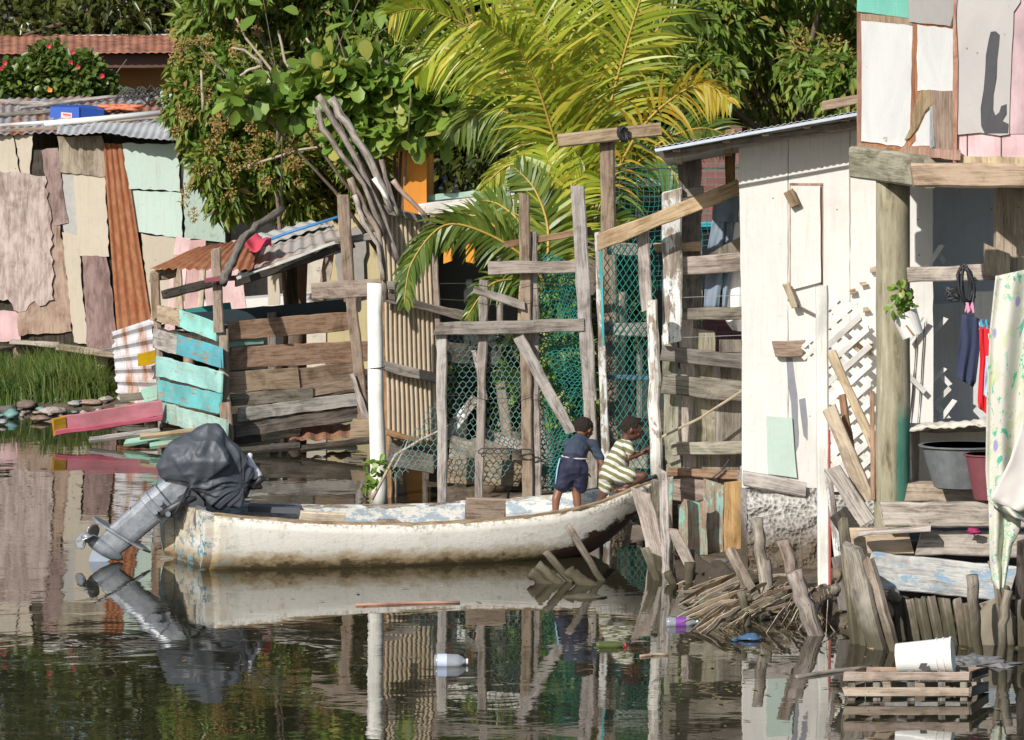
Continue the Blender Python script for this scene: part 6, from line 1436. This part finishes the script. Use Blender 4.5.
O('fuel_box', MB().hexa([P(248, 512, 40.5), P(300, 514, 40.5), P(300, 508, 40.5), P(248, 506, 40.5), P(250, 510, 40.8), P(302, 511, 40.8), P(302, 505, 40.8), P(250, 503, 40.8)]), plain('dark_box', (.08, .09, .1), .6), bt)
O('loose_board', pk(MB(), 300, 516, 345, 519, 5, 40.15, t=.12, n=(0, -.3, 1)), TANW, bt); O('rudder_plate', MB().pp([(196, 505), (206, 508), (207, 530), (196, 532), (193, 520)], 39.95, .08, .004), plain('dark_plate', (.1, .11, .12), .5), bt)
# ------------------------------------------------------------------ outboard motor, tilted up
YM = 40.25
mo = thing('outboard_motor', 'grey outboard motor tilted up out of the water, wrapped in a dark grey cover', 'outboard motor', P(190, 500, YM))
s = NT('motor_grey'); ob = s.obj(); n = s.noise(ob, 7, 5, .7); s.bump(n, .1, .01); MG = s.fin(s.mix(s.step(n, .35, .65), (.16, .175, .195), (.31, .33, .36)), .4, .2, .5)
def mp(x, y, dy=0): return P(x, y, YM + dy)
La = mp(178, 487); Lb = mp(112, 543); ld = (Lb - La).normalized(); lp = V((-ld.z, 0, ld.x)).normalized()
if lp.x < 0: lp = -lp
pd = (mp(146, 541) - mp(99, 512)).normalized()
def legsec(f_, w, dpt): # rounded section: w along lp, dpt across Y
    c = La.lerp(Lb, f_); return [c + lp * (w * math.copysign(abs(math.cos(a)) ** .6, math.cos(a))) + V((0, 1, 0)) * dpt * math.copysign(abs(math.sin(a)) ** .6, math.sin(a)) for a in [k * math.pi / 10 for k in range(20)]]
def loft(secs, cap=True):
    mb = MB(); n = len(secs[0])
    for s_ in secs: mb.v += s_
    for i in range(len(secs) - 1):
        for k in range(n): k2 = (k + 1) % n; A = i * n; mb.face((A + k, A + k2, A + n + k2, A + n + k), [(0, 0)] * 4)
    if cap: mb.face(list(range(n - 1, -1, -1)), [(0, 0)] * n); mb.face([(len(secs) - 1) * n + k for k in range(n)], [(0, 0)] * n)
    return mb
O('leg', loft([legsec(f_, w, d_) for f_, w, d_ in ((-.15, .16, .13), (.1, .16, .12), (.3, .165, .12), (.31, .178, .13), (.4, .178, .13), (.41, .155, .11), (.7, .15, .09), (.85, .15, .07), (1.0, .14, .05), (1.12, .11, .03))]), MG, mo, smooth=False)
for f_ in (.16, .56): O('seam', loft([legsec(f_, .168, .126), legsec(f_ + .02, .168, .126)]) if f_ < .3 else loft([legsec(f_, .156, .112 if f_ < .5 else .09), legsec(f_ + .018, .156, .112 if f_ < .5 else .09)]), plain('dark_seam', (.05, .055, .06), .4), mo)
cp = La.lerp(Lb, .84)
O('cavitation_plate', MB().prism([cp + lp * -.33 + ld * .0 + V((0, -.02, 0)), cp + lp * -.3 + V((0, -.13, 0)), cp + lp * .26 + V((0, -.16, 0)), cp + lp * .34 + V((0, 0, 0)), cp + lp * .26 + V((0, .16, 0)), cp + lp * -.3 + V((0, .13, 0))], .018) if False else
  loft([[cp + pd * a + V((0, b_, 0)) + ld * e for a, b_ in ((-.34, 0), (-.28, -.12), (.1, -.14), (.26, -.1), (.34, 0), (.26, .1), (.1, .14), (-.28, .12))] for e in (0, .022)]), MG, mo)
gc = mp(106, 549); gx = pd
prof = [(-.2, .02), (-.17, .06), (-.1, .075), (0, .078), (.1, .065), (.17, .035), (.2, .008)]
O('gearcase', MB().tube([gc + gx * a for a, r in prof], [r for a, r in prof], 20), MG, mo, smooth=True)
O('skeg', loft([[gc + ld * e + gx * a + V((0, b_, 0)) for a, b_ in ((s0, -.012), (s1, -.012), (s1, .012), (s0, .012))] for e, s0, s1 in ((.04, -.1, .12), (.14, -.06, .1), (.24, .0, .08))]), plain('worn_fin', (.4, .45, .55), .35, .4), mo)
hub = gc - gx * .21
O('hub', MB().tube([hub - gx * .07, hub + gx * .04], [.035, .05], 14), MG, mo, smooth=True)
PROP = plain('bare_propeller', (.5, .49, .47), .3, .6)
for k in range(3):
    an = k * 2.094 + .5; rd = (ld * math.cos(an) + V((0, 1, 0)) * math.sin(an)); tn = rd.cross(gx)
    def blade(u, v, rd=rd, tn=tn):
        w = .095 * math.sin(math.pi * (.15 + .8 * v)) ** .7; return hub - gx * .02 + rd * (.03 + .14 * v) + (tn * .8 + gx * .6) * w * (u - .5) * 2
    O('blade', MB().grid(blade, 6, 8), PROP, mo, solid=.01, smooth=True)
O('bracket', loft([[p + V((0, e, 0)) for p in (mp(178, 496), mp(193, 486), mp(205, 500), mp(206, 528), mp(198, 532), mp(190, 512))] for e in (-.12, .1)]), plain('clamp_metal', (.06, .065, .07), .45, .3), mo)
O('tilt_arm', MB().tube([mp(160, 515, -.12), mp(172, 508, -.14), mp(186, 500, -.12), mp(196, 498, -.1)], [.035, .045, .04, .03], 9), plain('clamp_metal', (0, 0, 0)), mo, smooth=True)
for i, (x, y) in enumerate(((160, 503), (168, 514), (155, 512))): O('bolt', MB().tube([mp(x, y, -.2), mp(x, y, -.1)], .028, 10), MG, mo)
O('hose', MB().tube([mp(188, 488, -.15), mp(182, 500, -.2), mp(176, 512, -.18), mp(170, 516, -.14)], .012, 7), BLACK, mo, smooth=True)
# cover
E = Matrix.Identity(3)
def rot(a): return Matrix.Rotation(a, 3, 'Y')
def cv(x, y, a, b_, r): return [(mp(x, y, a), r), (mp(x, y, b_), r)]
pr = [('h', cv(173, 449, -.12, .16, .05) + cv(204, 431, -.1, .14, .04) + cv(216, 430, -.08, .12, .05) + cv(190, 462, -.27, .25, .04) + cv(225, 462, -.26, .24, .05) + cv(205, 480, -.24, .2, .03) + cv(164, 477, -.14, .14, .03) + cv(162, 467, -.16, .16, .04)),
      ('h', cv(216, 432, -.08, .12, .05) + cv(241, 459, -.1, .14, .04) + cv(250, 472, -.06, .12, .04) + cv(236, 503, -.12, .1, .03) + cv(219, 505, -.14, .1, .03) + cv(194, 486, -.2, .15, .03) + cv(200, 455, -.25, .2, .05))]
vs, fs = blob(pr, .0105, 10)
pin = mp(244, 484, -.1)
out = []
for v in vs:
    r_ = v - pin; d = r_.length; an = math.atan2(r_.z, r_.x) + .4 * mnoise.noise(v * 3)
    wp_ = an + .25 * mnoise.noise(V((v.x * 3, v.y * 3, v.z * 3))) ; a1 = (1 - abs(mnoise.noise(V((wp_ * 4.2, d * .8, v.y * 1.2)))) * 3); a2 = (1 - abs(mnoise.noise(V((wp_ * 9, d * 1.5, v.y * 2.)))) * 3); a3 = 1 - abs(mnoise.noise(V((v.x * 4 - v.z * 6, v.y * 3, v.z * 2)))) * 4
    k = .028 * (1 - abs(mnoise.noise(V((an * 3.2, d * 1.1, v.y * 1.5)))) * 2.2) + .012 * mnoise.noise(V((an * 8, d * 2, v.y * 3))) + .02 * mnoise.noise(v * 3.5) + .012 * (1 - abs(mnoise.noise(V((v.x * 2.5 + v.z * 2.5, v.y * 3, (v.z - v.x) * 5)))) * 4)
    cdir = (v - mp(208, 470)); cdir = cdir.normalized(); out.append(v + cdir * k * min(1, d * 3 + .3))
s = NT('dark_grey_cover'); ob = s.obj(); n = s.noise(ob, 5, 5, .6)
vo = s.new('ShaderNodeTexVoronoi', feature='DISTANCE_TO_EDGE'); s.put(vo.inputs[0], s.vadd(s.map(ob, (3.2, 3, 6.5)), s.new('ShaderNodeTexNoise').outputs[1])); vo.inputs['Scale'].default_value = 1.6
wv = s.new('ShaderNodeTexWave'); s.put(wv.inputs[0], s.map(ob, (1, 1, 1.6))); wv.inputs['Scale'].default_value = 3.2; wv.inputs['Distortion'].default_value = 7; wv.inputs['Detail'].default_value = 3
s.bump(s.noise(ob, 9, 3, .5, 1.5), .3, .02); COVER = s.fin(s.mix(n, (.04, .047, .06), (.075, .085, .1)), .5, 0, .4)
O('cover', bmb(out, fs), COVER, mo, smooth=True)
vs, fs = blob([('c', mp(247, 462, .05), mp(256, 476, .05), .06, .07), ('c', mp(250, 455, .08), mp(247, 462, .05), .03, .05)], .012, 5)
O('white_patch', bmb([v + V((0, 0, .01 * mnoise.noise(v * 14))) for v in vs], fs), plain('white_bag', (.72, .72, .74), .6, var=.05), mo, smooth=True)
vs, fs = blob([('c', mp(240, 480), mp(252, 486), .06, .05), ('c', mp(252, 484), mp(262, 479), .045, .03), ('c', mp(246, 488), mp(240, 497), .05, .05), ('c', mp(252, 488), mp(261, 486), .03, .02)], .01, 3)
O('cover_knot', bmb([v + V((.02 * mnoise.noise(v * 20), 0, .02 * mnoise.noise(v * 17 + V((5, 5, 5))))) for v in vs], fs), BLACK, mo, smooth=True)
O('tie_rope', MB().tube([mp(168, 474, -.15), mp(190, 487, -.22), mp(215, 497, -.22), mp(238, 492, -.15)], .007, 6), BLACK, mo)

# ------------------------------------------------------------------ two children
def person(label, prims, skin, loc, vox=.0065, sm_=5):
    t = thing('person', label, 'person', loc); vs, fs = blob(prims, vox, sm_); O('body', bmb(vs, fs), skin, t, smooth=True); return t
SK1 = plain('brown_skin', (.2, .085, .045), .45, var=.06, nscale=12, bump=.05, spec=.5); SK2 = plain('dark_brown_skin', (.105, .045, .028), .45, var=.06, nscale=12, bump=.05, spec=.5)
HAIR = plain('short_black_hair', (.022, .015, .011), .9, var=.3, nscale=60, bump=1.)
EYE = plain('eye_white', (.7, .68, .62), .3)
def head(c, face, up, r, neck):
    """skull, jaw, nose, ears, brow; face = direction looked at"""
    face = V(face).normalized(); up = V(up); up = (up - face * up.dot(face)).normalized(); sd = face.cross(up)
    M = Matrix((sd, face, up)).transposed()
    g = lambda x, y, z: c + sd * x * r + face * y * r + up * z * r
    pr = [('e', g(0, -.05, .12), (r * .82, r * .98, r * .88), M), ('e', g(0, .35, -.35), (r * .62, r * .6, r * .62), M), ('e', g(0, .62, -.62), (r * .34, r * .28, r * .26), M), ('c', c + up * -.3 * r - face * .2 * r, neck, r * .42, r * .45),
          ('c', g(0, .86, .05), g(0, 1.06, -.2), r * .07, r * .12), ('e', g(0, .9, -.47), (r * .24, r * .13, r * .06), M), ('e', g(0, .88, -.56), (r * .2, r * .12, r * .05), M), ('e', g(.3, .72, -.2), (r * .28, r * .22, r * .25), M), ('e', g(-.3, .72, -.2), (r * .28, r * .22, r * .25), M),
          ('e', g(.84, -.05, -.12), (r * .09, r * .18, r * .26), M), ('e', g(-.84, -.05, -.12), (r * .09, r * .18, r * .26), M), ('c', g(-.45, .76, .16), g(.45, .76, .16), r * .1, r * .1)]
    return pr, g, M
def hair(t, g, M, r, jag=.012):
    vs, fs = blob([('e', g(0, -.09, .16), (r * .86, r * 1.0, r * .9), M)], .007, 2)
    face = V(M.col[1]); up = V(M.col[2]); c = g(0, 0, 0); out = []
    keep = []
    for v in vs:
        q = v - c; fz = q.dot(face) / r; uz = q.dot(up) / r
        inside = (fz > .3 and uz < .66) or (fz > .05 and uz < .2) or (fz > -.35 and uz < -.2) or uz < -.5
        out.append(v - (v - c) * (.16 if inside else 0) + (v - c).normalized() * (jag * mnoise.noise(v * 70) + .002))
    O('hair', bmb(out, fs), HAIR, t, smooth=True)
def hand(wrist, direction, palm_n, s_=1., curl=.5):
    """palm, four unequal bent fingers and a thumb from the side of the palm"""
    d = V(direction).normalized(); n = V(palm_n); n = (n - d * n.dot(d)).normalized(); sd = d.cross(n)
    L = .042 * s_; pr = []
    for k in (-1, 0, 1): pr.append(('c', wrist + sd * k * .009 * s_, wrist + d * L + sd * k * .0125 * s_, .0125 * s_, .011 * s_))
    for k, ln in zip((-1.5, -.5, .5, 1.5), (.8, .98, 1.0, .85)):
        a = wrist + d * L + sd * k * .0105 * s_; b_ = a + (d + sd * k * .08) * .022 * ln * s_ + n * curl * .006; c = b_ + (d * (1 - curl * .6) + n * curl).normalized() * .018 * ln * s_
        pr += [('c', a, b_, .0062 * s_, .0056 * s_), ('c', b_, c, .0056 * s_, .0044 * s_)]
    a = wrist + d * .012 * s_ + sd * .018 * s_; b_ = a + (d * .6 + sd * .8) * .024 * s_; pr += [('c', a, b_, .0085 * s_, .0068 * s_), ('c', b_, b_ + (d + n * curl * .5) * .017 * s_, .0066 * s_, .005 * s_)]
    return pr
def foot(ank, d, s_=1.):
    d = V(d).normalized(); z0 = V((0, 0, -1)); sd = d.cross(z0)
    pr = [('c', ank + z0 * .02 * s_ - d * .018 * s_, ank + z0 * .035 * s_ + d * .06 * s_, .024 * s_, .02 * s_)]
    for k in range(5): pr.append(('c', ank + z0 * .036 * s_ + d * .06 * s_ + sd * (k - 2) * .009 * s_, ank + z0 * .042 * s_ + d * (.098 - .005 * k) * s_ + sd * (k - 2) * .011 * s_, .011 * s_, (.0095 if k == 0 else .0075) * s_))
    return pr
# standing boy in navy, seen from behind, bending to the right
Y1 = 40.95
B = lambda x, y, dy=0: P(x, y, Y1 + dy)
hc = B(584, 428.5, .3); hp1, g1, M1 = head(hc, (.62, .72, -.42), (.3, .3, 1), .108, B(580, 441, .18))
pel = B(573, 466, 0); pr = hp1 + [('c', pel, B(577, 452, .08), .1, .095), ('c', B(577, 452, .08), B(579, 444, .14), .098, .082), ('c', B(569, 446, .12), B(594, 447, .16), .046, .044),
    ('c', B(567, 472, 0), B(559, 490, .02), .068, .046), ('c', B(559, 490, .02), B(556, 499, .0), .046, .044), ('c', B(556, 499, .0), B(555, 519, -.02), .044, .027),
    ('c', B(578, 472, 0), B(576, 490, .05), .068, .046), ('c', B(576, 490, .05), B(577, 499, .04), .046, .044), ('c', B(577, 499, .04), B(579, 519, .02), .044, .027),
    ('c', B(596, 448, .16), B(602, 464, .12), .037, .03), ('c', B(602, 464, .12), B(599, 479, .2), .03, .02),
    ('c', B(569, 447, .12), B(573, 462, .3), .037, .03), ('c', B(572, 462, .3), B(584, 472, .42), .03, .02)]
pr += hand(B(599, 480, .21), (-.15, .5, -.85), (-.8, .3, .1), 1.15, .5) + hand(B(585, 472.5, .43), (.8, .4, -.5), (0, .3, -.9), 1.15, .5) + foot(B(555, 519, -.02), (.2, 1, 0), 1.3) + foot(B(579, 519, .02), (.35, 1, 0), 1.3)
b1 = person('boy in navy shirt and shorts standing in the boat with his back turned', pr, SK1, V((B(568, 0).x, Y1, .33)))
hair(b1, g1, M1, .108)
NV1 = plain('navy_tshirt', (.04, .055, .085), .9, var=.1, nscale=6); NV2 = plain('dark_navy_shorts', (.02, .022, .05), .75, var=.1, nscale=6)
def garment(nm, prims, mat, t, amp=.008, vox=.008, sc=9):
    vs, fs = blob(prims, vox, 5); O(nm, bmb([v + V((mnoise.noise(v * sc), mnoise.noise(v * sc + V((9, 0, 0))), mnoise.noise(v * sc + V((0, 9, 0))))) * amp * 1.6 + V((0, -1, 0)) * .007 * (1 - abs(mnoise.noise(V((v.x * 9 + v.z * 6, v.y * 6, v.z * 14)))) * 3) for v in vs], fs), mat, t, smooth=True)
garment('shirt', [('c', B(574.5, 454, .04), B(577, 449, .1), .126, .12), ('c', B(577, 449, .1), B(580, 442.5, .18), .12, .095), ('c', B(570, 445, .14), B(593, 445, .18), .068, .066), ('c', B(594, 448, .16), B(600, 458, .14), .052, .046), ('c', B(569, 447, .14), B(571, 455, .26), .045, .045)], NV1, b1)
garment('shorts', [('c', B(573.5, 459, .02), B(572.5, 468, 0), .124, .132), ('c', B(567, 468, 0), B(562.5, 484, .01), .1, .092), ('c', B(579, 468, 0), B(579.5, 484, .04), .1, .09)], NV2, b1, .012)
O('waistband', MB().tube([B(575, 457, .03) + V((math.cos(a * .35) * .134, math.sin(a * .35) * .13, -.012 * math.cos(a * .35))) for a in range(19)], .008, 6), plain('white_elastic', (.6, .55, .5), .8), b1, smooth=True)
O('side_stripe', MB().tube([B(560, 458, -.03), B(557.5, 468, -.07), B(556.5, 476, -.07), B(555.5, 484, -.06)], .008, 6), plain('pale_blue_stripe', (.3, .5, .62), .8), b1, smooth=True)
# crouching child in green-white striped romper at the bow
Y2 = 41.0
B = lambda x, y, dy=0: P(x, y, Y2 + dy)
hc = B(631.5, 428.5, .0); hp2, g2_, M2 = head(hc, (.9, .08, -.43), (.35, 0, 1), .112, B(626, 441, 0))
pr = hp2 + [('c', B(611, 474), B(617, 461), .105, .1), ('c', B(617, 461), B(624, 447), .1, .08), ('c', B(628, 446, -.09), B(626, 446, .1), .045, .045),
    ('c', B(629, 447, -.11), B(629, 458, -.15), .036, .03), ('c', B(629, 458, -.15), B(642, 453.5, -.12), .03, .019), ('c', B(627, 446, .12), B(636, 456, .15), .034, .028), ('c', B(636, 456, .15), B(645, 450, .12), .028, .018),
    ('c', B(617, 475, -.06), B(643, 476, -.1), .066, .048), ('c', B(643, 476, -.1), B(625, 487, -.08), .046, .028), ('c', B(608, 478, .04), B(605, 492, .02), .066, .046), ('c', B(605, 492, .02), B(596, 506, .05), .045, .03)]
pr += hand(B(643, 453, -.12), (.9, 0, .42), (-.2, .5, .8), 1.15, .35) + hand(B(645.5, 449.5, .12), (.85, -.1, .4), (0, -.5, .8), 1.1, .6) + foot(B(624, 487, -.08), (-.8, .1, .1), 1.3) + foot(B(596, 506, .05), (-.5, .8, 0), 1.2)
b2 = person('toddler in a green and white striped romper crouching at the bow, one hand out', pr, SK2, V((B(612, 0).x, Y2, .4)))
hair(b2, g2_, M2, .112)
s = NT('striped_romper'); po = s.new('ShaderNodeNewGeometry').outputs['Position']; dp = s.new('ShaderNodeVectorMath', operation='DOT_PRODUCT'); s.put(dp.inputs[0], po); dp.inputs[1].default_value = (.5, .25, .93)
w_ = s.math('FRACT', s.math('ADD', s.math('MULTIPLY', dp.outputs['Value'], 13.5), s.math('MULTIPLY', s.noise(po, 5), .7)))
ROMP = s.fin(s.mix(s.step(w_, .5, .56), s.mix(s.step(w_, .04, .0), (.17, .17, .075), (.58, .57, .52)), (.58, .57, .52)), .9)
garment('romper', [('c', B(610.5, 474), B(616, 462), .118, .115), ('c', B(616, 462), B(623, 447.5), .113, .094), ('c', B(628, 446, -.1), B(626, 446, .1), .056, .055), ('c', B(629, 447, -.12), B(630, 452, -.14), .05, .047), ('c', B(615, 474, -.05), B(630, 475.5, -.09), .09, .082), ('c', B(608, 476, .04), B(606, 486, .03), .085, .08)], ROMP, b2)
